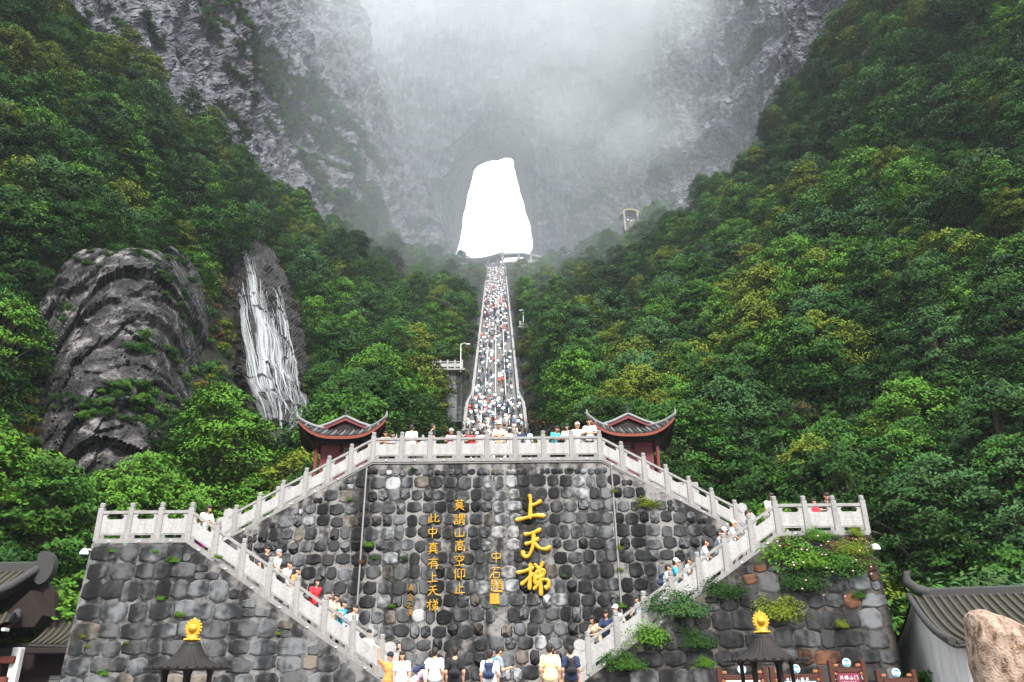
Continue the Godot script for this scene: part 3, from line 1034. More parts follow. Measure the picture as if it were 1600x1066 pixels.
func walls() -> void:
	var shapes := []
	var blocks := []
	for k in 10:
		shapes.append(stone_mesh(300 + k, 3.8))
		blocks.append(stone_mesh(330 + k, 5.0))
	var streaks := fnl(71, 0.35, 3)
	var pale_n := fnl(72, 0.25, 3)
	# the middle wall
	var w := thing("retaining_wall", Vector3.ZERO, "tall dark stone retaining wall with gold characters in the middle", "wall")
	part("mortar", battered(PackedVector2Array([Vector2(-12.9, -0.2), Vector2(12.9, -0.2), Vector2(12.9, 5.2), Vector2(11.2, 5.2), Vector2(4.56, 8.9), Vector2(-4.56, 8.9), Vector2(-11.2, 5.2), Vector2(-12.9, 5.2)]), -31.8, FACE_C), M.mortar, w)
	rng.seed = 81
	var rows := []
	var y := 0.85
	while y < 8.8:
		var h := rng.randf_range(0.40, 0.52)
		rows.append([y + h * 0.5, h, -10.4 + rng.randf() * 0.4, 10.4, 0.32, 0.58, 0.05, 0.03 if y < 6.5 else 0.08])
		y += h + 0.05
	lay(w, shapes, FACE_C, rows, func(e):
		var ax := absf(e[0])
		if e[1] + e[3] * 0.5 > top_c(ax) - 0.1 - e[2] * 0.25:
			return ""
		if ax > 3.6 and e[1] < 1.6 + (ax - 3.3) * 0.60:       # behind the lower flights and their railings
			return ""
		var s := streaks.get_noise_2d(e[0] * 2.2, e[1] * 0.35)
		var q: float = e[6] + s * 1.3 - (0.28 if e[0] > 4.6 and e[1] < 6.0 else 0.0) + clampf((e[1] - 6.6) * 0.1, 0, 0.25)
		if absf(e[0] - 0.75 - 0.3 * pale_n.get_noise_2d(e[1], 3.0)) < 0.42 and e[1] > 3.6:
			return "stone_lime" if e[6] < 0.5 else "stone_pale"
		if q < 0.18: return "stone_black"
		if q < 0.66: return "stone_dark"
		if q < 1.12: return "stone_grey"
		return "stone_pale" if e[6] < 0.93 else "stone_brown", 300)
	# drain seams in the middle wall
	for sx in [-4.75, 4.95]:
		var mb := MB.new()
		mb.tube(PackedVector3Array([Vector3(sx, 1.5, face_z(FACE_C, 1.5) + 0.05), Vector3(sx, 8.7, face_z(FACE_C, 8.7) + 0.05)]), PackedFloat32Array([0.035]), 6)
		part("drain_pipe", mb, M.coping_stone, w)
	for sd in [-1.0, 1.0]:
		var left: bool = sd < 0
		var ww := thing("wing_wall", Vector3.ZERO, ("left wing wall of large grey stones under the left lower flight" if left else "right wing wall of rusty dark stones overgrown with creepers"), "wall")
		var poly := PackedVector2Array([Vector2(2.75, -0.2), Vector2(13.05, -0.2), Vector2(13.05, 5.24), Vector2(9.96, 5.24), Vector2(2.75, 0.575)])
		if left:
			for i in poly.size():
				poly[i].x = -poly[i].x
			poly.reverse()
		part("mortar", battered(poly, -27.75, FACE_W), M.mortar_dark if left else M.mortar_wet, ww)
		var side := battered(PackedVector2Array([Vector2(12.2 * sd, -0.2), Vector2(13.0 * sd, -0.2), Vector2(13.0 * sd, 5.2), Vector2(12.2 * sd, 5.2)] if not left else [Vector2(13.0 * sd, -0.2), Vector2(12.2 * sd, -0.2), Vector2(12.2 * sd, 5.2), Vector2(13.0 * sd, 5.2)]), -34.0, [-27.76, 5.24, 0.0])
		part("side_wall", side, M.mortar_dark, ww)
		rng.seed = 90 + int(sd)
		rows = []
		y = 0.6
		while y < 5.2:
			var h := minf(rng.randf_range(0.44, 0.66), 5.2 - y)
			var x0 := -12.99 if left else 2.9
			rows.append([y + h * 0.5, h, x0, x0 + 10.0, 0.40, 0.92, 0.03, 0.01])
			y += h + 0.03
		lay(ww, blocks, FACE_W, rows, func(e):
			var ax := absf(e[0])
			if e[1] + e[3] * 0.5 > top_w(ax - e[2] * 0.5) - 0.02 or ax + e[2] * 0.5 > 13.06:
				return ""
			var s := streaks.get_noise_2d(e[0] * 1.6 + 40.0, e[1] * 0.6)
			var q: float = e[6] + s * 1.1
			if not left:
				q -= 0.62
				if e[6] > 0.86 and ax > 8.6:
					return "stone_rust"
				if ax > 12.2 and e[6] < 0.6:
					return "stone_grey"
			if q < 0.05: return "stone_black"
			if q < 0.62: return "stone_dark"
			if q < 1.05: return "stone_grey"
			return "stone_pale" if e[6] < 0.25 else ("stone_grey" if e[6] < 0.85 else "stone_brown"), 300)


func strip(a: Vector2, b: Vector2, y0: float, y1: float) -> PackedVector2Array:     # a band that follows the slope from a to b
	return PackedVector2Array([a + Vector2(0, y0), b + Vector2(0, y0), b + Vector2(0, y1), a + Vector2(0, y1)])


func balustrade(label: String, pts: Array, z: float, hp: float, group: String, drum := 0.0, skip := -1) -> void:
	# pts run from left to right: the foot of every post
	var o := thing("stone_balustrade", Vector3.ZERO, label, "balustrade", group)
	var k := hp / 1.8
	for i in pts.size() - 1:
		var a: Vector2 = pts[i]
		var b: Vector2 = pts[i + 1]
		var g := (b - a) * (0.09 / absf(b.x - a.x))
		var p := a + g
		var q := b - g
		var mb := MB.new()
		mb.prism(strip(p, q, 0.24 * k, 1.0 * k), z - 0.045, z + 0.045)
		var inn := (q - p) * 0.055
		mb.prism(strip(p + inn, q - inn, 0.30 * k, 0.94 * k), z - 0.06, z + 0.06)
		for e in [[p, 1.0], [q, -1.0]]:
			var c: Vector2 = e[0]
			var d: Vector2 = (q - p).normalized() * float(e[1])
			var pl := PackedVector2Array([c + Vector2(0, 1.0 * k), c + d * 0.17 + Vector2(0, 1.0 * k), c + d * 0.12 + Vector2(0, 1.12 * k), c + d * 0.2 + Vector2(0, 1.26 * k), c + Vector2(0, 1.26 * k)])
			if e[1] < 0:
				pl.reverse()
			mb.prism(pl, z - 0.04, z + 0.04)
		part("panel", mb, M.pale_stone, o)
		mb = MB.new()
		mb.prism(strip(p, q, 1.26 * k, 1.41 * k), z - 0.07, z + 0.07)
		part("handrail", mb, M.post_stone, o)
		mb = MB.new()
		mb.prism(strip(p, q, 0.0, 0.07 * k), z - 0.08, z + 0.08)
		var foot := (q - p) * 0.17
		mb.prism(strip(p, p + foot, 0.07 * k, 0.24 * k), z - 0.04, z + 0.04)
		mb.prism(strip(q - foot, q, 0.07 * k, 0.24 * k), z - 0.04, z + 0.04)
		part("plinth", mb, M.coping_stone, o)
	for i in pts.size():
		if i == skip:
			continue
		var a: Vector2 = pts[i]
		var mb := MB.new()
		mb.box(Vector3(a.x, a.y + 0.78 * k - 0.03, z), Vector3(0.185, 1.56 * k + 0.06, 0.19), 0.018)
		mb.lathe(PackedVector2Array([Vector2(0.07, 1.55 * k), Vector2(0.07, 1.58 * k), Vector2(0.088, 1.60 * k), Vector2(0.088, 1.66 * k), Vector2(0.078, 1.67 * k), Vector2(0.078, 1.69 * k), Vector2(0.088, 1.70 * k), Vector2(0.088, 1.77 * k), Vector2(0.06, 1.8 * k), Vector2(0.0, 1.8 * k)]), 12, Vector3(a.x, a.y, z))
		part("post", mb, M.post_stone, o)
	# the coping it stands on
	var mb2 := MB.new()
	for i in pts.size() - 1:
		mb2.prism(strip(pts[i], pts[i + 1], -0.12, 0.0), z - 0.2, z + 0.17)
	part("coping", mb2, M.coping_stone, o)
	mb2 = MB.new()
	var path := PackedVector3Array()
	for p in pts:
		path.append(Vector3(p.x, p.y - 0.17, z + 0.13))
	mb2.tube(path, PackedFloat32Array([0.028]), 6)
	part("conduit", mb2, M.white_paint if z > -30.0 else M.coping_stone, o)
	for i in pts.size() - 1:
		mb2 = MB.new()
		mb2.box(Vector3((pts[i].x + pts[i + 1].x) * 0.5, (pts[i].y + pts[i + 1].y) * 0.5 - 0.06, z + 0.19), Vector3(0.06, 0.05, 0.05), 0.01)
		part("small_lamp", mb2, M.white_paint, o)
	if drum != 0.0:            # scroll stone at the lower end
		var e: Vector2 = pts[0] if drum < 0.0 else pts[pts.size() - 1]
		mb2 = MB.new()
		for d in [[0.42, 0.36, 0.34, 0.09], [0.26, 0.82, 0.20, 0.075]]:
			for lay_ in [[1.0, 0.0], [0.82, 0.02], [0.7, -0.02]]:
				var ring := PackedVector2Array()
				for s in 24:
					ring.append(e + Vector2(drum * d[0] + cos(TAU * s / 24) * d[2] * lay_[0], d[1] + sin(TAU * s / 24) * d[2] * lay_[0]))
				mb2.prism(ring, z - d[3] - lay_[1], z + d[3] + lay_[1])
		var bl := PackedVector2Array([e + Vector2(0, -0.25), e + Vector2(drum * 0.75, -0.35), e + Vector2(drum * 0.7, 0.1), e + Vector2(drum * 0.38, 0.7), e + Vector2(0, 1.1)])
		if drum < 0:
			bl.reverse()
		mb2.prism(bl, z - 0.062, z + 0.062)
		part("scroll_stone", mb2, M.pale_stone, o)


func terrace() -> void:
	var zu := -31.2
	var zl := -27.33
	var up := []
	for k in range(-4, 5):
		up.append(Vector2(k * 1.139, 9.025))
	balustrade("straight pale stone balustrade along the top of the middle wall", up, zu, 1.16, "carved stone balustrades")
	var fl := []
	for k in range(0, 7):
		fl.append(Vector2(4.556 + k * 0.863, 9.025 - k * 0.481))
	var fm := []
	for p in fl:
		fm.push_front(Vector2(-p.x, p.y))
	fl.append(Vector2(10.6, 5.75))
	balustrade("sloping stone balustrade of the left upper flight", fm, zu, 1.16, "carved stone balustrades", -1.0, fm.size() - 1)
	fl.pop_back()
	balustrade("sloping stone balustrade of the right upper flight", fl, zu, 1.16, "carved stone balustrades", 1.0, 0)
	for s in [-1, 1]:
		var lo := []
		var pl := []
		for k in 8:
			lo.append(Vector2(s * (9.963 - k * 0.952), 5.36 - k * 0.6158))
		for k in 4:
			pl.append(Vector2(s * (9.963 + k * 1.0146), 5.36))
		if s > 0:
			lo.reverse()
		else:
			pl.reverse()
		balustrade("sloping stone balustrade of the %s lower flight" % ("left" if s < 0 else "right"), lo, zl, 1.25, "carved stone balustrades", -s * 1.0)
		balustrade("level stone balustrade on the %s lower terrace" % ("left" if s < 0 else "right"), pl, zl, 1.25, "carved stone balustrades", 0.0, 3 if s < 0 else 0)
		# flights and terraces
		var mb := MB.new()
		for i in 30:
			var x := 3.0 + i * 0.242
			var y := 0.55 + (i + 1) * 0.157
			mb.box(Vector3(s * (x + 0.12), y * 0.5 - 0.2, -29.3), Vector3(0.242, y + 0.4, 3.1), 0.008)
		struct("lower_steps", mb, M.step_stone, ("left" if s < 0 else "right") + " lower flight of stone steps")
		mb = MB.new()
		mb.box(Vector3(s * 11.5, 2.55, -30.9), Vector3(3.0, 5.2, 6.2), 0.02)
		struct("lower_terrace", mb, M.step_stone)
		mb = MB.new()
		for i in 24:
			var x := 4.6 + i * 0.275
			var y := 9.0 - i * 0.153
			mb.box(Vector3(s * (x + 0.137), y * 0.5, -33.0), Vector3(0.275, y, 2.5), 0.008)
		struct("upper_steps", mb, M.step_stone, ("left" if s < 0 else "right") + " upper flight of stone steps")
	var mb3 := MB.new()
	mb3.box(Vector3(0, 4.45, -33.2), Vector3(9.1, 8.9, 2.8), 0.02)
	mb3.box(Vector3(0, 4.4, -38.4), Vector3(18.5, 8.8, 7.6), 0.02)
	mb3.box(Vector3(0, 4.4, -57.2), Vector3(9.6, 8.78, 30.0), 0.02)
	struct("upper_terrace", mb3, M.step_stone)
	mb3 = MB.new()
	mb3.box(Vector3(0, -0.12, -26.0), Vector3(60, 0.24, 9.5), 0.02)
	for k in 4:
		mb3.box(Vector3(0, -0.24 - k * 0.15, -21.05 + k * 0.35), Vector3(40, 0.15, 0.7), 0.01)
	struct("forecourt_terrace", mb3, M.step_stone)
	mb3 = MB.new()
	mb3.box(Vector3(0, -0.87, -6.0), Vector3(80, 0.24, 36), 0.02)
	struct("forecourt", mb3, M.step_stone)


func stair_y(d: float) -> float:
	return 9.0 + (d - 71.5) * 0.6727


func great_stairway() -> void:
	var mb := MB.new()
	var n := 880
	for i in n:
		var d0 := 71.5 + i * 222.5 / n
		var d1 := d0 + 222.5 / n
		var w := 4.0 if d0 < 119.0 else 3.3
		var y0 := 9.0 + i * 149.7 / n
		var y1 := y0 + 149.7 / n
		mb.quad(Vector3(-w, y0, -d0), Vector3(w, y0, -d0), Vector3(w, y1, -d0), Vector3(-w, y1, -d0))
		mb.quad(Vector3(-w, y1, -d0), Vector3(w, y1, -d0), Vector3(w, y1, -d1), Vector3(-w, y1, -d1))
	struct("great_stairway", mb, M.stair_stone, "long straight stone stairway climbing to the arch")
	for s in [-1.0, 1.0]:
		var o := thing("stairway_parapet", Vector3.ZERO, "%s stone parapet wall of the great stairway" % ("left" if s < 0 else "right"), "parapet", "parapets of the great stairway")
		var segs := [[71.5, 4.1], [116.0, 4.1], [121.0, 3.45], [175.0, 3.45], [235.0, 3.45], [294.0, 3.45]]
		for i in segs.size() - 1:
			mb = MB.new()
			var a: Array = segs[i]
			var b: Array = segs[i + 1]
			var P := []
			for e in [a, b]:
				var y := stair_y(e[0])
				P.append([Vector3(s * e[1], y - 1.5, -e[0]), Vector3(s * (e[1] + 0.42), y - 1.5, -e[0]), Vector3(s * (e[1] + 0.42), y + 1.15, -e[0]), Vector3(s * e[1], y + 1.15, -e[0])])
			for q in 4:
				var r := (q + 1) % 4
				if s > 0:
					mb.quad(P[0][q], P[1][q], P[1][r], P[0][r])
				else:
					mb.quad(P[0][r], P[1][r], P[1][q], P[0][q])
			mb.quad(P[0][0], P[0][1], P[0][2], P[0][3])
			part("wall_length", mb, M.post_stone, o)
		for i in 30:
			var d := 84.0 + i * 7.0
			mb = MB.new()
			var w := 4.3 if d < 118 else 3.66
			mb.box(Vector3(s * w, stair_y(d) + 0.85, -d), Vector3(0.5, 1.5, 0.5), 0.04)
			part("post", mb, M.pale_stone, o)
	for k in 3:
		var o := thing("stair_handrail", Vector3.ZERO, "%s of the three pale handrails that part the great stairway into lanes" % ["leftmost", "middle", "rightmost"][k], "handrail", "handrails of the great stairway")
		mb = MB.new()
		for seg in [[80.0, 117.0, 2.0], [121.0, 293.0, 1.65]]:
			var x: float = (k - 1) * seg[2]
			mb.tube(PackedVector3Array([Vector3(x, stair_y(seg[0]) + 1.0, -seg[0]), Vector3(x, stair_y(seg[1]) + 1.0, -seg[1])]), PackedFloat32Array([0.06]), 6)
			mb.tube(PackedVector3Array([Vector3(x, stair_y(seg[0]) + 0.55, -seg[0]), Vector3(x, stair_y(seg[1]) + 0.55, -seg[1])]), PackedFloat32Array([0.04]), 6)
		part("rail", mb, M.white_paint, o)
		mb = MB.new()
		for i in 70:
			var d := 80.5 + i * 3.0
			if d > 117 and d < 121:
				continue
			mb.box(Vector3((k - 1) * (2.0 if d < 119 else 1.65), stair_y(d) + 0.5, -d), Vector3(0.1, 1.1, 0.1))
		part("rail_posts", mb, M.white_paint, o).set_meta("kind", "stuff")


# ---- gold characters: strokes on a ten by ten field, y down
const GLYPHS := {
	"above_big": "5,0.6 5.3,3 5,8.4;5.3,4.2 7.2,3.6 8.8,2.6;0.4,8.8 3.4,8.2 6.6,7.4 9.8,7.6",
	"sky_big": "2.2,2.4 4.8,2 7.6,0.8;5.2,2.0 5.0,5.2 4.4,7.4 3.2,9.2 1.9,8.8 1.8,7.4;2.4,5.4 4.6,4.8 6.8,3.6;5.3,5.0 6.8,6.6 8.8,7 10.4,6.2",
	"ladder_big": "0,3.2 2.6,2.7 5.2,1.7;4.2,0.4 4.1,4 3.7,8.2;1.2,6.8 3.2,5.2 5.2,3.4;5.4,0.6 6.8,2.2;8.2,0 7,2.4;5.8,3.2 7.4,2.6 8.4,2.6 7.8,4.2 5.8,4.8;5.8,3.2 5.6,6.4 8.0,5.3 9.6,5.8 9.4,7.4 8.4,7.8;7.0,2.6 7.2,6 7.2,10;6.9,6.4 5,8.2",
	"above": "5,1 5,8.6;5,4.4 8.4,3.8;1,8.8 9.4,8.4",
	"sky": "2.5,2.4 8,1.8;1.6,5 8.6,4.4;5.2,2.2 4.8,5.4 1.8,9.2;5.2,5 7,7.6 9.8,8.6",
	"ladder": "0.4,3.4 4.8,2.8;3,0.8 3,9.4;2.8,3.6 0.6,6.8;5.6,0.8 6.4,2;8.6,0.6 7.8,2.2;5.2,3 8.8,2.8 8.6,4.6 5.4,4.8 5.2,6.6 9.2,6.4 8.8,8.6 8,8.4;7.1,2.8 7.1,9.8;7,6.6 5,9",
	"do_not": "1,2 9,2;3.4,0.8 3.4,3;6.6,0.8 6.6,3;2.6,3.8 7.4,3.8 7.4,6.2 2.6,6.2 2.6,3.8;2.6,5 7.4,5;0.8,7.4 9.2,7.2;5,6.2 4.4,7.8 1.4,9.8;5.4,7.6 9,9.8",
	"say": "1.2,1.4 3.2,1.2;0.6,2.6 4,2.4;1.2,3.9 3.4,3.8;1.2,5.2 3.4,5.1;1.2,6.6 3.4,6.5 3.4,8.8 1.2,9 1.2,6.6;5,1 9,1 9,4 5,4 5,1;5,2.5 9,2.5;7,1 7,4;5.2,5.2 5,9.6;5.2,5.2 8.8,5.2 8.8,9.6 7.8,9.2;5.2,6.6 8.8,6.6;5.2,8 8.8,8",
	"mountain": "5,1.5 5,8.4;1.6,4.6 1.6,8.6 8.6,8.4;8.6,4.4 8.6,8.6",
	"high": "5,0.4 5,1.8;1,2.2 9,2;3.2,3.2 6.8,3.2 6.8,4.8 3.2,4.8 3.2,3.2;1.6,9.8 1.6,5.8 8.6,5.8 8.6,9.6 7.6,9.2;3.6,6.9 6.4,6.9 6.4,8.6 3.6,8.6 3.6,6.9",
	"empty": "5,0.4 5.3,1.6;1.4,3.6 1.6,2.2 8.8,2.2 8.2,3.6;4,2.8 2,5;6,2.8 6.4,4.4 8.4,4.6;2.6,5.8 7.6,5.6;5,5.8 5,9;1.2,9.2 9,8.9",
	"look_up": "2.6,0.8 0.6,4.6;1.9,3 1.9,9.6;5.6,1 3.8,2 3.8,8 5.6,7;6.4,1.8 9.2,1.6 9,7.4 8,7;6.6,1.8 6.4,9.8",
	"stop": "5,1 5,9;5,4.6 8.2,4.4;2.4,4.2 2.4,9;0.8,9.2 9.4,8.9",
	"this": "2.8,1.4 2.8,8;2.8,4.4 4.6,4.2;1.2,4 1.2,8.4;0.6,8.8 5,7.6;9,3 6,4.8;6.2,1 6.2,8 9.4,8 9.4,6.6",
	"middle": "1.8,3 8.4,2.8 8,6.2;1.8,3 2.2,6.4 8,6.2;5,0.6 5,9.8",
	"true": "1.4,1.8 8.8,1.6;5,0.4 4.8,2.6;2.8,2.8 7.2,2.8 7.2,7 2.8,7 2.8,2.8;2.8,4.2 7.2,4.2;2.8,5.6 7.2,5.6;0.8,7.6 9.2,7.4;3.6,8 1.6,9.8;6.4,8 8.6,9.8",
	"have": "1,2.6 9,2.2;5.4,0.6 4,4 1,6.6;3.6,4.2 3.6,9.8;3.6,4.2 8,4.2 8,9.6 7,9.2;3.6,5.8 8,5.8;3.6,7.4 8,7.4",
	"rock": "1.4,1.8 9,1.6;4.8,1.8 3.4,5 0.8,9.4;3.6,5 8,5 7.6,9 3.6,9 3.6,5",
	"wrote": "1.2,1 4,1 4,3.6 1.2,3.6 1.2,1;1.2,2.3 4,2.3;0.6,4.8 4.6,4.6;2.6,4.8 2.6,8;2.6,6.4 4.2,6.2;1.4,6 0.8,8.4 3,9 9.8,9;5.4,1 9.4,0.9;7.2,1 6.6,2.2;5.8,2.4 8.8,2.4 8.8,6.4 5.8,6.4 5.8,2.4;5.8,3.7 8.8,3.7;5.8,5 8.8,5;6.6,6.6 5.2,8;8,6.6 9.2,7.8",
	"clear": "1,1.4 2,2.4;0.6,4 1.6,5;0.6,9 2.2,6;4,2 9,1.8;4.6,3.4 8.6,3.3;3.6,4.8 9.6,4.6;6.6,0.6 6.6,4.8;4.8,5.8 4.6,9.8;4.8,5.8 8.6,5.8 8.6,9.6 7.6,9.2;4.8,7 8.6,7;4.8,8.2 8.6,8.2",
	"gold": "5,0.4 0.8,4;5,0.4 9.4,4;3,4 7,4;1.6,6 8.6,6;5,4 5,9.6;3.6,7.2 2.6,8.8;6.4,7.2 7.4,8.8;1,9.7 9.2,9.6",
	"of": "4.8,0.8 5.4,2;1.6,3.6 7.6,3.4 2,8;1.4,7.6 4,9 9.6,9",
	"river": "1,1.4 2,2.4;0.6,4 1.6,5;0.6,9 2.2,6;4,2 9.4,1.8;5.4,0.8 5.4,3;7.8,0.8 7.8,3;4.6,3.8 8.8,3.8 8.8,5.6 4.6,5.6 4.6,3.8;6.6,2.6 6.6,7;4.2,6.9 9.2,6.7;6.4,7 4,9.8;6.8,7 9.4,9.8",
	"gate": "1.6,0.8 2.4,2;1.4,2.6 1.4,9.6;3.6,1.6 8.8,1.4 8.8,9.4 7.6,8.8",
}


func glyph(mb: MB, key: String, at: Vector3, size: float, wide: float, deep: float, basis := Basis()) -> void:
	for stroke in (GLYPHS[key] as String).split(";"):
		var p := flat_pts(stroke)
		var q := PackedVector2Array()
		for i in p.size() - 1:
			for k in 4:
				var t := k / 4.0
				if p.size() > 2 and wide > 0.1:
					q.append(p[i].cubic_interpolate(p[i + 1], p[maxi(i - 1, 0)], p[mini(i + 2, p.size() - 1)], t))
				else:
					q.append(p[i].lerp(p[i + 1], t))
		q.append(p[p.size() - 1])
		var L := q.size()
		var prev := []
		for i in L:
			var t := (q[mini(i + 1, L - 1)] - q[maxi(i - 1, 0)]).normalized()
			var nn := Vector2(t.y, -t.x)
			var f := float(i) / (L - 1)
			var w := wide * (0.62 + 0.5 * absf(f - 0.45) * 1.5) * (0.55 if i == 0 or i == L - 1 else 1.0)
			var c := q[i] + (t * -wide * 0.5 if i == 0 else (t * wide * 0.5 if i == L - 1 else Vector2.ZERO)) * 0.6
			var ring := []
			for e in [[-1.0, 0.0], [-0.7, 0.75], [0.0, 1.0], [0.7, 0.75], [1.0, 0.0]]:
				var xy: Vector2 = (c + nn * w * 0.5 * e[0] / size - Vector2(5, 5)) * size * 0.1 if false else (c - Vector2(5, 5)) * size * 0.1 + nn * w * 0.5 * e[0]
				ring.append(at + basis * Vector3(xy.x, -xy.y, deep * e[1]))
			if i > 0:
				for k in 4:
					mb.quad(prev[k], ring[k], ring[k + 1], prev[k + 1])
			if i == 0 or i == L - 1:
				for k in 3:
					if i == 0:
						mb.tri(ring[0], ring[k + 1], ring[k + 2])
					else:
						mb.tri(ring[0], ring[k + 2], ring[k + 1])
			prev = ring


func inscription() -> void:
	var sets := [
		[["above_big", "sky_big", "ladder_big"], "1.66,6.99 1.76,5.66 1.73,4.34", 1.22, 0.21, 0.10, "large gold character, %s of the big three on the right", ["topmost", "middle", "lowest"], "large gold characters"],
		[["do_not", "say", "mountain", "high", "empty", "look_up", "stop"], "-1.06,7.17 -1.05,6.59 -1.04,6.10 -1.01,5.60 -1.03,5.05 -1.02,4.55 -1.01,4.05", 0.47, 0.055, 0.035, "small gold character, %s in the longer middle column on the dark wall", ["first from the top", "second from the top", "third from the top", "fourth from the top", "fifth from the top", "sixth from the top", "lowest"], "gold characters of the middle column"],
		[["this", "middle", "true", "have", "above", "sky", "ladder"], "-2.04,6.65 -2.07,6.11 -2.03,5.51 -2.01,4.96 -2.02,4.45 -2.00,3.97 -1.99,3.45", 0.47, 0.055, 0.035, "small gold character, %s in the column left of the middle column", ["first from the top", "second from the top", "third from the top", "fourth from the top", "fifth from the top", "sixth from the top", "lowest"], "gold characters of the left column"],
		[["clear", "gold", "of", "river"], "-2.84,4.09 -2.82,3.74 -2.83,3.46 -2.82,3.2", 0.25, 0.028, 0.02, "tiny bronze-gold character, %s in the short leftmost column", ["first", "second", "third", "lowest"], "tiny characters of the leftmost column"],
		[["middle", "rock", "wrote"], "0.35,5.16 0.32,4.58 0.37,4.10", 0.5, 0.055, 0.035, "gold signature character, %s of three left of the big characters", ["topmost", "middle", "lowest"], "gold signature characters"]]
	for s in sets:
		var at := flat_pts(s[1])
		for k in at.size():
			var mb := MB.new()
			glyph(mb, s[0][k], Vector3.ZERO, s[2], s[3], s[4], Basis(Vector3.RIGHT, -0.06))
			var o := part("gold_character", mb, M.gold if s[2] > 0.3 else M.bronze_gold)
			o.position = Vector3(at[k].x, at[k].y, face_z(FACE_C, at[k].y) + 0.085)
			tag(o, s[5] % s[6][k], "character", s[7])
	var seal := thing("gold_seal", Vector3(0.29, 3.64, face_z(FACE_C, 3.64) + 0.07), "square gold seal under the signature characters", "seal")
	var mb := MB.new()
	mb.box(Vector3(0, 0, 0.0), Vector3(0.36, 0.38, 0.06), 0.012)
	part("plate", mb, M.bronze_gold, seal)
	mb = MB.new()
	glyph(mb, "wrote", Vector3(0, 0, 0.03), 0.3, 0.03, 0.015)
	part("carving", mb, M.gold, seal)


# ---- pavilions on the upper terrace
func pav_h(x: float, z: float) -> float:
	var ax := absf(x) / 2.0
	var az := absf(z) / 1.8
	var m := maxf(ax, az)
	var t := minf(ax, az) / maxf(m, 0.001)
	return 0.95 * pow(1.0 - minf(m, 1.0), 1.15) + 0.8 * pow(t, 3.0) * pow(m, 2.4)


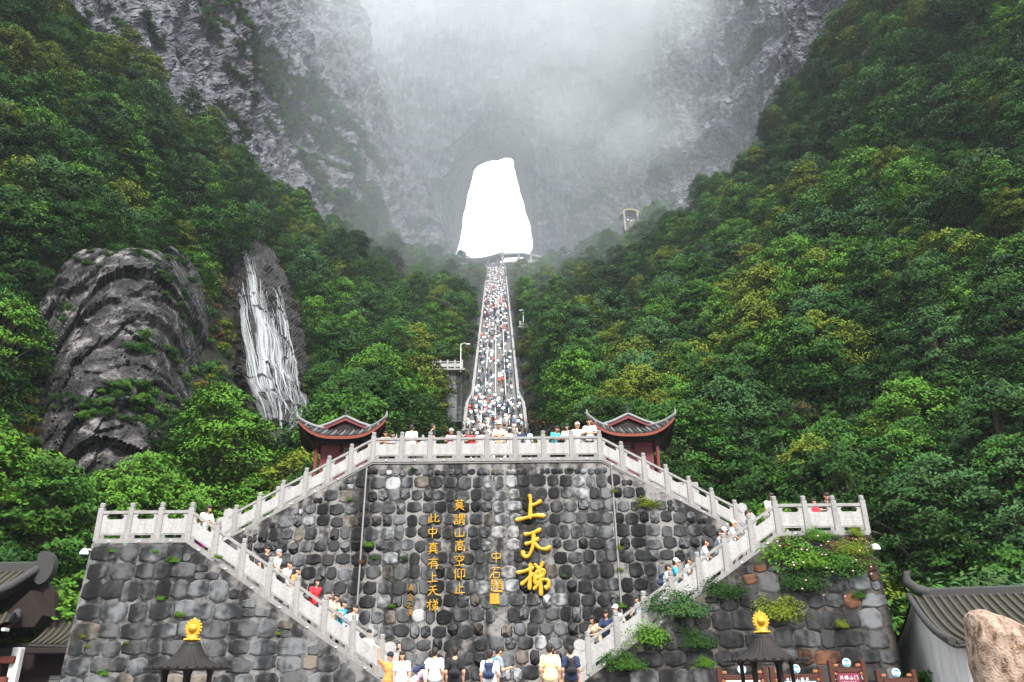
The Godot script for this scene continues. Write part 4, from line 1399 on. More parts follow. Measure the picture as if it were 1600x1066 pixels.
func pavilion(x: float, label: String, mirror: float) -> void:
	var o := thing("pavilion", Vector3(x, 8.8, -37.0), label, "pavilion", "red pavilions on the upper terrace")
	var ye := 2.45                         # eave above the floor
	var N := 29
	var P := PackedVector3Array()
	var Q := PackedVector3Array()
	for j in N:
		for i in N:
			var px := lerpf(-2.0, 2.0, float(i) / (N - 1))
			var pz := lerpf(-1.8, 1.8, float(j) / (N - 1))
			var y := ye + pav_h(px, pz)
			P.append(Vector3(px, y, pz))
			Q.append(Vector3(px * 0.985, y - 0.13, pz * 0.985))
	var mb := MB.new()
	mb.grid(P, N, N, true)
	var roof := part("roof", mb, M.roof_tile, o)
	mb = MB.new()
	mb.grid(Q, N, N)
	part("roof_underside", mb, M.dark_wood, o)
	mb = MB.new()
	for side in 4:                         # red board round the edge
		for i in N - 1:
			var c := []
			for k in [i, i + 1]:
				var f := float(k) / (N - 1) * 2.0 - 1.0
				var e := Vector2(f * 2.0, 1.8) if side == 0 else (Vector2(2.0, -f * 1.8) if side == 1 else (Vector2(-f * 2.0, -1.8) if side == 2 else Vector2(-2.0, f * 1.8)))
				c.append(Vector3(e.x, ye + pav_h(e.x, e.y), e.y))
			var a: Vector3 = c[0]
			var b: Vector3 = c[1]
			mb.quad(a + Vector3(0, -0.17, 0), b + Vector3(0, -0.17, 0), b + Vector3(0, -0.03, 0), a + Vector3(0, -0.03, 0))
	part("eave_board", mb, M.orange_red, o)
	for side in [0, 1, 2]:                 # rows of round tiles
		var n := 19 if side == 0 else 16
		for k in n:
			var f := (k + 0.5) / n * 2.0 - 1.0
			var path := PackedVector3Array()
			for s in 8:
				var g := lerpf(maxf(absf(f), 0.25), 1.012, s / 7.0)
				var e := Vector2(f * 1.97, g * 1.8) if side == 0 else Vector2((g * 2.0) * (1.0 if side == 1 else -1.0), f * 1.78)
				path.append(Vector3(e.x, ye + pav_h(clampf(e.x, -2, 2), clampf(e.y, -1.8, 1.8)) + 0.025, e.y))
			mb = MB.new()
			mb.tube(path, PackedFloat32Array([0.05]), 6)
			part("tile_row", mb, M.roof_tile_light if k % 2 == 1 else M.roof_tile, roof)
	for sx in [-1.0, 1.0]:
		for sz in [-1.0, 1.0]:
			var path := PackedVector3Array()
			var rad := PackedFloat32Array()
			for s in 12:
				var g := lerpf(0.42, 1.0, s / 11.0)
				path.append(Vector3(sx * 2.0 * g, ye + pav_h(2.0 * g, 1.8 * g) + 0.05, sz * 1.8 * g))
				rad.append(0.085)
			path.append(Vector3(sx * 2.05, ye + 0.93, sz * 1.85))
			path.append(Vector3(sx * 2.06, ye + 1.12, sz * 1.86))
			rad.append(0.06)
			rad.append(0.02)
			mb = MB.new()
			mb.tube(path, rad, 8)
			part("hip_ridge", mb, M.ridge_grey, roof)
	# gable over the front
	var gy := ye + 0.42
	mb = MB.new()
	for s in [-1.0, 1.0]:
		var poly := PackedVector2Array([Vector2(0, gy + 0.70), Vector2(0, gy + 0.54), Vector2(s * 1.0, gy + 0.10), Vector2(s * 1.22, gy + 0.16)])
		if s > 0:
			poly.reverse()
			poly = PackedVector2Array([poly[0], poly[3], poly[2], poly[1]])
			poly.reverse()
		mb.prism(PackedVector2Array([Vector2(0, gy + 0.54), Vector2(0, gy + 0.70), Vector2(s * 1.22, gy + 0.18), Vector2(s * 1.0, gy + 0.10)]) if s < 0 else PackedVector2Array([Vector2(0, gy + 0.70), Vector2(0, gy + 0.54), Vector2(1.0, gy + 0.10), Vector2(1.22, gy + 0.18)]), 0.9, 0.98)
	part("barge_board", mb, M.red_paint, roof)
	mb = MB.new()
	mb.prism(PackedVector2Array([Vector2(-1.15, gy - 0.1), Vector2(1.15, gy - 0.1), Vector2(1.0, gy + 0.14), Vector2(0, gy + 0.58), Vector2(-1.0, gy + 0.14)]), -0.9, 0.84)
	part("gable", mb, M.dark_wood, roof)
	for s in [-1.0, 1.0]:
		mb = MB.new()
		mb.tube(PackedVector3Array([Vector3(s * 1.35, gy + 0.2, 0.97), Vector3(s * 0.7, gy + 0.42, 0.97), Vector3(0, gy + 0.76, 0.97)]), PackedFloat32Array([0.07]), 8)
		part("gable_ridge", mb, M.ridge_grey, roof)
		mb = MB.new()
		var a := Vector3(s * 1.3, gy + 0.2, 0.98)
		var b := Vector3(0, gy + 0.72, 0.98)
		var back := Vector3(0, 0, -1.9)
		if s > 0:
			mb.quad(a, a + back, b + back, b)
		else:
			mb.quad(b, b + back, a + back, a)
		part("gable_roof", mb, M.roof_tile, roof)
	mb = MB.new()
	mb.lathe(PackedVector2Array([Vector2(0.06, 0), Vector2(0.09, 0.06), Vector2(0.04, 0.12), Vector2(0.06, 0.2), Vector2(0.025, 0.28), Vector2(0.012, 0.55), Vector2(0, 0.56)]), 8, Vector3(0, gy + 0.76, 0.97))
	part("finial", mb, M.roof_tile, roof)
	# body
	mb = MB.new()
	mb.box(Vector3(0, 1.15, 0), Vector3(2.1, 2.3, 1.9), 0.01)
	var body := part("wall", mb, M.red_paint, o)
	mb = MB.new()
	mb.box(Vector3(0, 2.42, 0), Vector3(2.7, 0.36, 2.4), 0.02)
	part("beam", mb, M.dark_wood, o)
	for sx in [-1.0, 1.0]:
		for sz in [-1.0, 1.0]:
			mb = MB.new()
			mb.lathe(PackedVector2Array([Vector2(0.11, 0), Vector2(0.085, 0.1), Vector2(0.085, 2.4), Vector2(0, 2.4)]), 10, Vector3(sx * 1.22, 0, sz * 1.1))
			part("column", mb, M.red_paint, o)
			mb = MB.new()
			mb.tube(PackedVector3Array([Vector3(sx * 1.2, 2.0, sz * 1.1), Vector3(sx * 1.6, 2.5, sz * 1.45), Vector3(sx * 1.9, 2.95, sz * 1.72)]), PackedFloat32Array([0.09, 0.07, 0.05]), 6)
			part("corner_bracket", mb, M.dark_wood, o)
	mb = MB.new()
	mb.box(Vector3(mirror * 0.45, 1.72, 0.96), Vector3(0.8, 0.75, 0.03))
	var win := part("window", mb, M.black_void, body)
	mb = MB.new()
	for k in 6:
		mb.box(Vector3(mirror * 0.45, 1.40 + k * 0.13, 0.985), Vector3(0.8, 0.025, 0.03))
	for k in 7:
		mb.box(Vector3(mirror * 0.45 - 0.39 + k * 0.13, 1.72, 0.99), Vector3(0.025, 0.75, 0.025))
	part("lattice", mb, M.lattice_grey, body)
	mb = MB.new()
	mb.box(Vector3(-mirror * 0.1, 2.05, 1.0), Vector3(0.14, 0.3, 0.1), 0.02)
	part("door_ornament", mb, M.dark_wood, body)
	mb = MB.new()
	mb.box(Vector3(-mirror * 0.55, 1.1, 0.97), Vector3(0.75, 2.0, 0.04), 0.01)
	part("door", mb, M.red_paint_dark, body)


# ---- bronze burners with a bell-shaped roof and a gilt flame
func burner(x: float, y_up: float, label: String) -> void:
	var o := thing("incense_burner", Vector3(x, -0.75, -15.0), label, "incense burner", "roofed incense burners in the forecourt")
	var ye := 1.90 + y_up
	var nu := 96
	var P := PackedVector3Array()
	for j in 12:
		var t := j / 11.0
		for i in nu:
			var a := TAU * i / nu
			var r := lerpf(0.70, 0.155, t) - 0.07 * sin(t * PI)
			var rip := 0.012 * cos(a * 30.0) * (1.0 - t * 0.5)
			P.append(Vector3(cos(-a) * (r + rip * 0.5), ye + 0.37 * pow(t, 1.75) + rip + 0.02 * t, sin(-a) * (r + rip * 0.5)))
	var mb := MB.new()
	mb.grid(P, nu, 12, false, true)
	mb.lathe(PackedVector2Array([Vector2(0.1, 0.0), Vector2(0.69, -0.035), Vector2(0.705, -0.01), Vector2(0.69, 0.01)]), 48, Vector3(0, ye, 0))
	var roof := part("roof", mb, M.bronze_dark, o)
	mb = MB.new()
	mb.lathe(PackedVector2Array([Vector2(0.16, 0.37), Vector2(0.17, 0.385), Vector2(0.15, 0.41), Vector2(0.15, 0.43), Vector2(0, 0.43)]), 24, Vector3(0, ye, 0))
	part("neck", mb, M.bronze_dark, roof)
	for k in 30:
		var a := TAU * k / 30.0
		mb = MB.new()
		mb.tube(PackedVector3Array([Vector3(cos(a) * 0.66, ye + 0.012, sin(a) * 0.66), Vector3(cos(a) * 0.72, ye - 0.002, sin(a) * 0.72)]), PackedFloat32Array([0.022, 0.03]), 8)
		part("eave_tile", mb, M.bronze_dark, roof)
	# gilt lotus, halo and ball
	var gl := ye + 0.43
	mb = MB.new()
	mb.lathe(PackedVector2Array([Vector2(0.07, 0), Vector2(0.12, 0.02), Vector2(0.125, 0.05), Vector2(0.09, 0.075), Vector2(0.115, 0.1), Vector2(0.07, 0.115), Vector2(0, 0.115)]), 20, Vector3(0, gl, 0))
	for k in 10:
		var a := TAU * k / 10.0
		mb.lathe(PackedVector2Array([Vector2(0, -0.028), Vector2(0.03, -0.01), Vector2(0.03, 0.012), Vector2(0, 0.03)]), 8, Vector3(cos(a) * 0.12, gl + 0.035, sin(a) * 0.12))
	var fin := part("lotus_base", mb, M.gold, o)
	mb = MB.new()
	var disc := PackedVector2Array()
	for k in 40:
		var a := TAU * k / 40.0
		disc.append(Vector2(cos(a) * 0.125, sin(a) * 0.135 + gl + 0.225))
	mb.prism(disc, -0.03, 0.03)
	for k in 16:
		var a := TAU * k / 16.0 + 0.1
		mb.lathe(PackedVector2Array([Vector2(0, -0.026), Vector2(0.02, -0.016), Vector2(0.026, 0), Vector2(0.02, 0.016), Vector2(0, 0.026)]), 8, Vector3(cos(a) * 0.13, sin(a) * 0.14 + gl + 0.225, 0))
	mb.lathe(PackedVector2Array([Vector2(0.02, 0), Vector2(0.012, 0.03), Vector2(0, 0.05)]), 8, Vector3(0, gl + 0.37, 0))
	part("halo", mb, M.gold, fin)
	mb = MB.new()
	mb.lathe(PackedVector2Array([Vector2(0, -0.075), Vector2(0.04, -0.063), Vector2(0.068, -0.03), Vector2(0.075, 0.0), Vector2(0.066, 0.035), Vector2(0.04, 0.065), Vector2(0, 0.078)]), 18, Vector3(0, gl + 0.225, 0.035))
	part("ball", mb, M.gold, fin)
	for k in 6:
		var a := TAU * k / 6.0 + 0.25
		mb = MB.new()
		mb.tube(PackedVector3Array([Vector3(cos(a) * 0.42, 1.0, sin(a) * 0.42), Vector3(cos(a) * 0.42, ye + 0.02, sin(a) * 0.42)]), PackedFloat32Array([0.035]), 10)
		mb.lathe(PackedVector2Array([Vector2(0.035, -0.1), Vector2(0.06, -0.03), Vector2(0.06, 0)]), 10, Vector3(cos(a) * 0.42, ye, sin(a) * 0.42))
		part("post", mb, M.bronze_dark, o)
	mb = MB.new()
	mb.lathe(PackedVector2Array([Vector2(0.3, 0.35), Vector2(0.46, 0.5), Vector2(0.52, 0.75), Vector2(0.46, 0.95), Vector2(0.54, 1.0), Vector2(0.54, 1.04), Vector2(0.42, 1.04), Vector2(0.4, 0.9), Vector2(0, 0.85)]), 32)
	part("bowl", mb, M.bronze_dark, o)
	for k in 3:
		var a := TAU * k / 3.0
		mb = MB.new()
		mb.tube(PackedVector3Array([Vector3(cos(a) * 0.36, 0.45, sin(a) * 0.36), Vector3(cos(a) * 0.5, 0.2, sin(a) * 0.5), Vector3(cos(a) * 0.44, 0.0, sin(a) * 0.44)]), PackedFloat32Array([0.09, 0.06, 0.08]), 10)
		part("leg", mb, M.bronze_dark, o)


# ---- notice boards
func notice(x0: float, x1: float, top: float, label: String, panel: String, ink: String, rows: int, title: Array, bar: bool) -> void:
	var o := thing("notice_board", Vector3((x0 + x1) * 0.5, 0, -20.0), label, "notice board", "notice boards before the right wing wall")
	var h := (x1 - x0) * 0.5
	for s in [-1.0, 1.0]:
		var mb := MB.new()
		mb.box(Vector3(s * (h - 0.05), (top - 0.75) * 0.5, 0), Vector3(0.1, top + 0.75, 0.12), 0.01)
		part("post", mb, M.sign_wood, o)
		mb = MB.new()
		mb.box(Vector3(s * (h - 0.17), top - 0.12, 0.03), Vector3(0.12, 0.07, 0.05), 0.015)
		mb.box(Vector3(s * (h - 0.13), top - 0.3, 0.04), Vector3(0.07, 0.07, 0.05), 0.015)
		part("scroll_bracket", mb, M.sign_gold_wood, o)
	var beam_y := top - 0.22
	var mb := MB.new()
	mb.box(Vector3(0, beam_y, 0), Vector3(h * 2 - 0.1, 0.09, 0.08), 0.01)
	part("cross_beam", mb, M.sign_wood, o)
	mb = MB.new()
	var pt := beam_y - (0.10 if bar else 0.06)
	var ph := 0.95
	mb.box(Vector3(0, pt - ph * 0.5, 0.01), Vector3(h * 2 - 0.36, ph, 0.05), 0.008)
	part("panel", mb, M[panel], o)
	mb = MB.new()
	for s in [-1.0, 1.0]:
		mb.box(Vector3(s * (h - 0.155), pt - ph * 0.5, 0.02), Vector3(0.05, ph + 0.1, 0.06), 0.008)
	mb.box(Vector3(0, pt + 0.025, 0.02), Vector3(h * 2 - 0.26, 0.05, 0.06), 0.008)
	part("frame", mb, M.sign_wood, o)
	mb = MB.new()
	for k in title.size():
		glyph(mb, title[k], Vector3((k - (title.size() - 1) * 0.5) * 0.115, pt - 0.10 if not bar else pt + 0.03, 0.038 if not bar else 0.055), 0.10, 0.013, 0.003)
	for r in rows:
		for k in int((h * 2 - 0.5) / 0.05):
			glyph(mb, ["stop", "mountain", "have", "of", "sky", "this", "rock", "true", "high", "gate"][(k * 7 + r * 3) % 10], Vector3(-h + 0.27 + k * 0.05, pt - 0.2 - r * 0.065, 0.038), 0.036, 0.006, 0.002)
	if mb.v.size():
		part("lettering", mb, M[ink], o)
	# round blue and white emblem over the board
	mb = MB.new()
	var ring := PackedVector2Array()
	for k in 28:
		ring.append(Vector2(cos(TAU * k / 28), sin(TAU * k / 28)) * 0.095 + Vector2(0, top - 0.06))
	mb.prism(ring, 0.03, 0.06)
	var em := part("emblem", mb, M.white_paint, o)
	mb = MB.new()
	for a in [[0.35, 2.7, 0.062, 0.02], [3.5, 5.9, 0.06, 0.026], [0.6, 2.0, 0.025, 0.018]]:
		var path := PackedVector3Array()
		for k in 10:
			var t := lerpf(a[0], a[1], k / 9.0)
			path.append(Vector3(cos(t) * a[2], top - 0.06 + sin(t) * a[2], 0.058))
		mb.tube(path, PackedFloat32Array([0.006, a[3], a[3], a[3], a[3], a[3], a[3], a[3], a[3], 0.006]), 6)
	part("emblem_mark", mb, M.emblem_blue, em)


# ---- tiled roofs
func tile_slope(parent: Node3D, a: Vector3, b: Vector3, c: Vector3, d: Vector3, sag: float, n: int, tile: Material, below: Material = null) -> void:
	# a-b along the ridge, d-c along the eave; rows of round tiles run down between them
	var nu := n + 1
	var nv := 9
	var P := PackedVector3Array()
	for j in nv:
		var t := j / float(nv - 1)
		for i in nu:
			var s := float(i) / (nu - 1)
			var p := a.lerp(b, s).lerp(d.lerp(c, s), t)
			p.y -= sag * sin(t * PI) * 0.5 + sag * (t - t * t) * 0.6
			P.append(p)
	var mb := MB.new()
	var flip: bool = (P[1] - P[0]).cross(P[nu] - P[0]).y < 0
	mb.grid(P, nu, nv, flip)
	var Q := PackedVector3Array()
	for p in P:
		Q.append(p - Vector3(0, 0.14, 0))
	var sl := part("slope", mb, M.roof_pan, parent)
	mb = MB.new()
	mb.grid(Q, nu, nv, not flip)
	part("underside", mb, below if below else M.dark_wood, sl)
	for i in n:
		var path := PackedVector3Array()
		for j in nv:
			path.append(P[j * nu + i].lerp(P[j * nu + i + 1], 0.5) + Vector3(0, 0.03, 0))
		mb = MB.new()
		var e := path[nv - 1] - path[nv - 2]
		path.append(path[nv - 1] + e.normalized() * 0.07)
		mb.tube(path, PackedFloat32Array([0.055]), 6)
		part("tile_row", mb, tile, sl)
	mb = MB.new()
	mb.tube(PackedVector3Array([P[(nv - 1) * nu] - Vector3(0, 0.07, 0), P[nv * nu - 1] - Vector3(0, 0.07, 0)]), PackedFloat32Array([0.05]), 6)
	part("eave_edge", mb, M.roof_tile, sl)


func right_house() -> void:
	var turned := Basis(Vector3.UP, -0.274)
	var pivot := Vector3(12.05, 0, -21.6)
	var o := thing("tiled_house", pivot - turned * pivot, "white house with a grey tiled roof behind the carved boulder", "house", "", -0.274)
	var mb := MB.new()
	# gable wall with its sloping top, then the front wall
	var prof := PackedVector2Array([Vector2(-32.2, -0.75), Vector2(-22.5, -0.75), Vector2(-22.5, 1.5), Vector2(-24.5, 1.95), Vector2(-27.2, 3.0), Vector2(-30.0, 1.95), Vector2(-32.2, 1.5)])
	var turn := Transform3D(Basis(Vector3(0, 0, 1), Vector3(0, 1, 0), Vector3(-1, 0, 0)), Vector3.ZERO)
	mb.prism(prof, -12.66, -12.46, turn)
	part("gable_wall", mb, M.white_wall, o)
	mb = MB.new()
	mb.box(Vector3(12.44, 0.6, -25.6), Vector3(0.05, 2.7, 0.06))
	part("gable_moulding", mb, M.white_paint, o)
	mb = MB.new()
	mb.box(Vector3(12.43, 0.1, -29.6), Vector3(0.08, 1.7, 1.5), 0.01)
	part("side_door", mb, M.black_void, o)
	mb = MB.new()
	mb.box(Vector3(12.58, 0.35, -22.6), Vector3(0.2, 2.2, 0.22), 0.01)
	part("corner_pier", mb, M.white_wall, o)
	mb = MB.new()
	mb.box(Vector3(12.9, 0.35, -22.62), Vector3(0.42, 2.2, 0.14), 0.01)
	part("wooden_column", mb, M.brown_paint, o)
	mb = MB.new()
	mb.box(Vector3(13.14, 0.3, -22.6), Vector3(0.06, 2.1, 0.12), 0.008)
	mb.box(Vector3(15.3, 1.32, -22.6), Vector3(4.5, 0.06, 0.12), 0.008)
	part("door_frame", mb, M.bright_red, o)
	mb = MB.new()
	mb.box(Vector3(15.4, 0.25, -23.0), Vector3(4.6, 2.1, 0.05), 0.01)
	part("green_curtain", mb, M.green_cloth, o)
	mb = MB.new()
	mb.box(Vector3(17.4, 0.35, -32.0), Vector3(9.0, 2.2, 0.2), 0.01)
	mb.box(Vector3(21.8, 0.35, -27.3), Vector3(0.2, 2.2, 9.6), 0.01)
	part("rear_wall", mb, M.white_wall, o)
	mb = MB.new()
	mb.box(Vector3(17.3, 1.42, -22.3), Vector3(9.4, 0.14, 0.1), 0.01)
	part("eave_beam", mb, M.orange_red, o)
	for k in 30:
		mb = MB.new()
		mb.box(Vector3(12.9 + k * 0.3, 1.5, -22.1), Vector3(0.09, 0.09, 0.55), 0.01)
		part("rafter_end", mb, M.red_paint, o)
	var roof := Node3D.new()
	roof.name = "roof"
	o.add_child(roof)
	tile_slope(roof, Vector3(12.35, 3.2, -27.2), Vector3(22.4, 3.2, -27.2), Vector3(22.4, 1.62, -21.7), Vector3(12.1, 1.62, -21.7), 0.42, 42, M.roof_tile_moss, M.white_wall)
	tile_slope(roof, Vector3(22.4, 3.2, -27.2), Vector3(12.35, 3.2, -27.2), Vector3(12.1, 1.62, -32.7), Vector3(22.4, 1.62, -32.7), 0.42, 14, M.roof_tile_moss, M.white_wall)
	mb = MB.new()
	mb.box(Vector3(17.6, 3.27, -27.2), Vector3(9.9, 0.34, 0.28), 0.05)
	part("ridge", mb, M.roof_tile, roof)
	mb = MB.new()
	mb.tube(PackedVector3Array([Vector3(12.9, 3.3, -27.2), Vector3(12.55, 3.42, -27.2), Vector3(12.3, 3.7, -27.2), Vector3(12.36, 3.95, -27.2), Vector3(12.5, 4.0, -27.2)]), PackedFloat32Array([0.17, 0.18, 0.16, 0.1, 0.03]), 8)
	part("ridge_ornament", mb, M.roof_tile, roof)
	mb = MB.new()
	var vp := PackedVector3Array()
	for j in 9:
		var t := j / 8.0
		var p := Vector3(12.28, 3.24, -27.2).lerp(Vector3(12.05, 1.66, -21.6), t)
		p.y -= 0.42 * sin(t * PI) * 0.5 + 0.42 * (t - t * t) * 0.6
		vp.append(p)
	mb.tube(vp, PackedFloat32Array([0.10]), 8)
	part("verge", mb, M.roof_tile, roof)
	# carved boulder in front of it
	var st := thing("carved_boulder", Vector3(8.55, -0.75, -13.0), "tan upright boulder carved with small characters before the tiled house", "boulder")
	mb = MB.new()
	var out := [[0.0, 0.98, -0.05], [0.6, 0.86, 0.0], [1.2, 0.80, 0.02], [1.75, 0.73, -0.03], [2.1, 0.58, -0.21], [2.32, 0.37, -0.41], [2.46, 0.22, -0.52], [2.54, 0.10, -0.56]]
	var P := PackedVector3Array()
	var nz := fnl(91, 1.6, 4, FastNoiseLite.FRACTAL_RIDGED)
	var nz2 := fnl(92, 0.8, 2)
	var nu := 72
	for j in 44:
		var f := j / 43.0 * 7.0
		var k := mini(int(f), 6)
		var a: Array = out[k]
		var b: Array = out[k + 1]
		var t := f - k
		for i in nu:
			var an := -TAU * i / nu
			var e := pow(pow(absf(cos(an)), 3.0) + pow(absf(sin(an)), 3.0), -0.333)
			var r: float = lerpf(a[1], b[1], t)
			var p := Vector3(lerpf(a[2], b[2], t) + cos(an) * e * r, lerpf(a[0], b[0], t), sin(an) * e * 0.36 * minf(1.0, r / 0.5))
			var dd := nz.get_noise_3d(p.x * 1.1, p.y * 0.5, p.z) * 0.085 + nz2.get_noise_3d(p.x, p.y, p.z) * 0.07
			P.append(p + Vector3(cos(an), 0.1, sin(an)) * dd)
	mb.grid(P, nu, 44, false, true)
	for i in nu:
		mb.tri(P[43 * nu + i], P[43 * nu + (i + 1) % nu], Vector3(-0.56, 2.57, 0))
	part("rock", mb, M.tan_rock, st)
	mb = MB.new()
	rng.seed = 44
	for r in 16:
		for k in 15:
			if r < 4 and k > 8:
				continue
			glyph(mb, ["stop", "mountain", "have", "of", "sky", "this", "rock", "true", "high", "gate"][rng.randi_range(0, 9)], Vector3(-0.42 + k * 0.07, 2.0 - r * 0.075, 0.385), 0.05, 0.010, 0.004)
	part("small_carving", mb, M.carved_brown, st)
	mb = MB.new()
	for e in [["mountain", 0.22, 2.0], ["sky", 0.26, 1.82], ["gate", 0.30, 1.62], ["high", 0.42, 1.66]]:
		glyph(mb, e[0], Vector3(e[1], e[2], 0.37), 0.15, 0.024, 0.015)
	part("large_carving", mb, M.carved_black, st)


func left_house() -> void:
	var o := thing("temple_hall", Vector3.ZERO, "dark temple hall with upturned tiled roofs at the lower left", "temple")
	var roof := Node3D.new()
	roof.name = "upper_roof"
	o.add_child(roof)
	tile_slope(roof, Vector3(-24, 5.05, -32), Vector3(-17.2, 5.05, -32), Vector3(-18.1, 3.55, -29.8), Vector3(-24, 3.4, -29.8), 0.35, 26, M.roof_tile_moss)
	var mb := MB.new()
	mb.box(Vector3(-20.6, 5.12, -32), Vector3(7.0, 0.42, 0.3), 0.04)
	for k in 20:
		mb.box(Vector3(-23.7 + k * 0.34, 4.86, -31.86), Vector3(0.1, 0.1, 0.1), 0.02)
	part("ridge", mb, M.roof_tile, roof)
	mb = MB.new()
	mb.tube(PackedVector3Array([Vector3(-17.3, 5.1, -31.95), Vector3(-17.6, 4.3, -30.8), Vector3(-18.2, 3.62, -29.7)]), PackedFloat32Array([0.16, 0.15, 0.14]), 8)
	part("descending_ridge", mb, M.roof_tile, roof)
	mb = MB.new()
	var cu := PackedVector2Array()
	for k in 20:
		var a := lerpf(-1.7, 2.2, k / 19.0)
		cu.append(Vector2(-17.1 + cos(a) * 0.42, 5.1 + sin(a) * 0.62))
	cu.append(Vector2(-17.35, 5.25))
	cu.append(Vector2(-17.3, 4.6))
	mb.prism(cu, -32.15, -31.8)
	part("ridge_ornament", mb, M.roof_tile, roof)
	mb = MB.new()
	mb.prism(PackedVector2Array([Vector2(-24, 2.6), Vector2(-16.2, 2.6), Vector2(-16.6, 4.2), Vector2(-17.3, 4.9), Vector2(-24, 4.9)]), -32.4, -32.1)
	mb.prism(PackedVector2Array([Vector2(-18.2, 2.9), Vector2(-16.6, 2.9), Vector2(-16.4, 3.3), Vector2(-17.0, 4.2)]), -31.9, -31.2)
	part("gable_wall", mb, M.dark_wood, o)
	# lower roof with an upturned corner
	var low := Node3D.new()
	low.name = "lower_roof"
	o.add_child(low)
	var nu := 26
	var nv := 9
	var P := PackedVector3Array()
	for j in nv:
		var t := j / 8.0
		for i in nu:
			var s := i / 25.0
			var x := lerpf(-24.0, lerpf(-17.2, -15.95, t), s)
			var y := lerpf(3.35, 2.25, t) - 0.3 * sin(t * PI) * 0.5 + 0.75 * pow(s, 5.0) * t
			P.append(Vector3(x, y, lerpf(-31.0, -28.6, t)))
	mb = MB.new()
	mb.grid(P, nu, nv, true)
	var Q := PackedVector3Array()
	for p in P:
		Q.append(p - Vector3(0, 0.16, 0))
	var sl := part("slope", mb, M.roof_pan, low)
	mb = MB.new()
	mb.grid(Q, nu, nv)
	part("red_soffit", mb, M.orange_red, low)
	for i in nu - 1:
		var path := PackedVector3Array()
		for j in nv:
			path.append(P[j * nu + i].lerp(P[j * nu + i + 1], 0.5) + Vector3(0, 0.03, 0))
		mb = MB.new()
		mb.tube(path, PackedFloat32Array([0.06]), 6)
		part("tile_row", mb, M.roof_tile_moss, sl)
		mb = MB.new()
		var q := P[(nv - 1) * nu + i].lerp(P[(nv - 1) * nu + i + 1], 0.5)
		mb.box(q + Vector3(0, -0.27, 0.0), Vector3(0.11, 0.1, 0.3), 0.01)
		part("rafter_end", mb, M.white_paint, low)
	mb = MB.new()
	var hp := PackedVector3Array()
	for j in nv:
		hp.append(P[j * nu + nu - 1] + Vector3(0, 0.06, 0))
	hp.append(P[nv * nu - 1] + Vector3(0.1, 0.22, 0.15))
	mb.tube(hp, PackedFloat32Array([0.14, 0.15, 0.16, 0.17, 0.18, 0.18, 0.17, 0.15, 0.12, 0.04]), 8)
	part("hip_ridge", mb, M.roof_tile, low)
	# side wing and its roof
	var wing := Node3D.new()
	wing.name = "side_roof"
	o.add_child(wing)
	tile_slope(wing, Vector3(-17.0, 3.55, -33.2), Vector3(-13.1, 3.35, -33.2), Vector3(-13.1, 2.2, -30.4), Vector3(-16.2, 2.3, -30.4), 0.3, 15, M.roof_tile_moss)
	mb = MB.new()
	mb.box(Vector3(-15.0, 2.05, -30.5), Vector3(4.2, 0.22, 0.3), 0.04)
	part("eave_beam", mb, M.dark_wood, o)
	mb = MB.new()
	mb.box(Vector3(-15.2, 0.8, -31.4), Vector3(4.6, 3.1, 0.2), 0.01)
	part("side_wall", mb, M.dark_wood, o)
	for k in 9:
		mb = MB.new()
		mb.box(Vector3(-14.6, -0.1 + k * 0.16, -31.25), Vector3(2.2, 0.14, 0.05), 0.01)
		part("shutter_board", mb, M.grey_wood, o)
	mb = MB.new()
	mb.box(Vector3(-16.25, 0.7, -29.9), Vector3(0.3, 2.9, 0.3), 0.03)
	part("white_pillar", mb, M.white_wall, o)
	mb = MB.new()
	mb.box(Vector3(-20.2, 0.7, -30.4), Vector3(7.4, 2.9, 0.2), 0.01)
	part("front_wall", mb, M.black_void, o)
	for e in [[-17.2, 1.75, 2.0, 0.24], [-17.1, 1.1, 1.6, 0.22], [-16.9, 1.42, 0.5, 0.5], [-18.1, 1.42, 0.34, 0.9]]:
		mb = MB.new()
		mb.box(Vector3(e[0], e[1], -29.7), Vector3(e[2], e[3], 0.24), 0.03)
		part("bracket_beam", mb, M.brown_paint, o)
	mb = MB.new()
	mb.box(Vector3(-17.55, 1.4, -29.52), Vector3(0.16, 0.3, 0.03), 0.01)
	part("white_plaque", mb, M.white_paint, o)


# ---- smaller things
func street_lamp(at: Vector3, h: float, label: String, arm: float) -> void:
	var o := thing("street_lamp", at, label, "street lamp")
	var mb := MB.new()
	mb.tube(PackedVector3Array([Vector3(0, -0.5, 0), Vector3(0, h, 0)]), PackedFloat32Array([0.07, 0.05]), 8)
	part("pole", mb, M.white_paint, o)
	mb = MB.new()
	mb.tube(PackedVector3Array([Vector3(0, h - 0.1, 0), Vector3(arm * 0.5, h + 0.1, 0), Vector3(arm, h - 0.05, 0)]), PackedFloat32Array([0.04]), 6)
	part("arm", mb, M.white_paint, o)
	mb = MB.new()
	mb.box(Vector3(arm * 1.1, h - 0.1, 0), Vector3(0.5, 0.16, 0.25), 0.04)
	part("lamp_head", mb, M.white_paint, o)


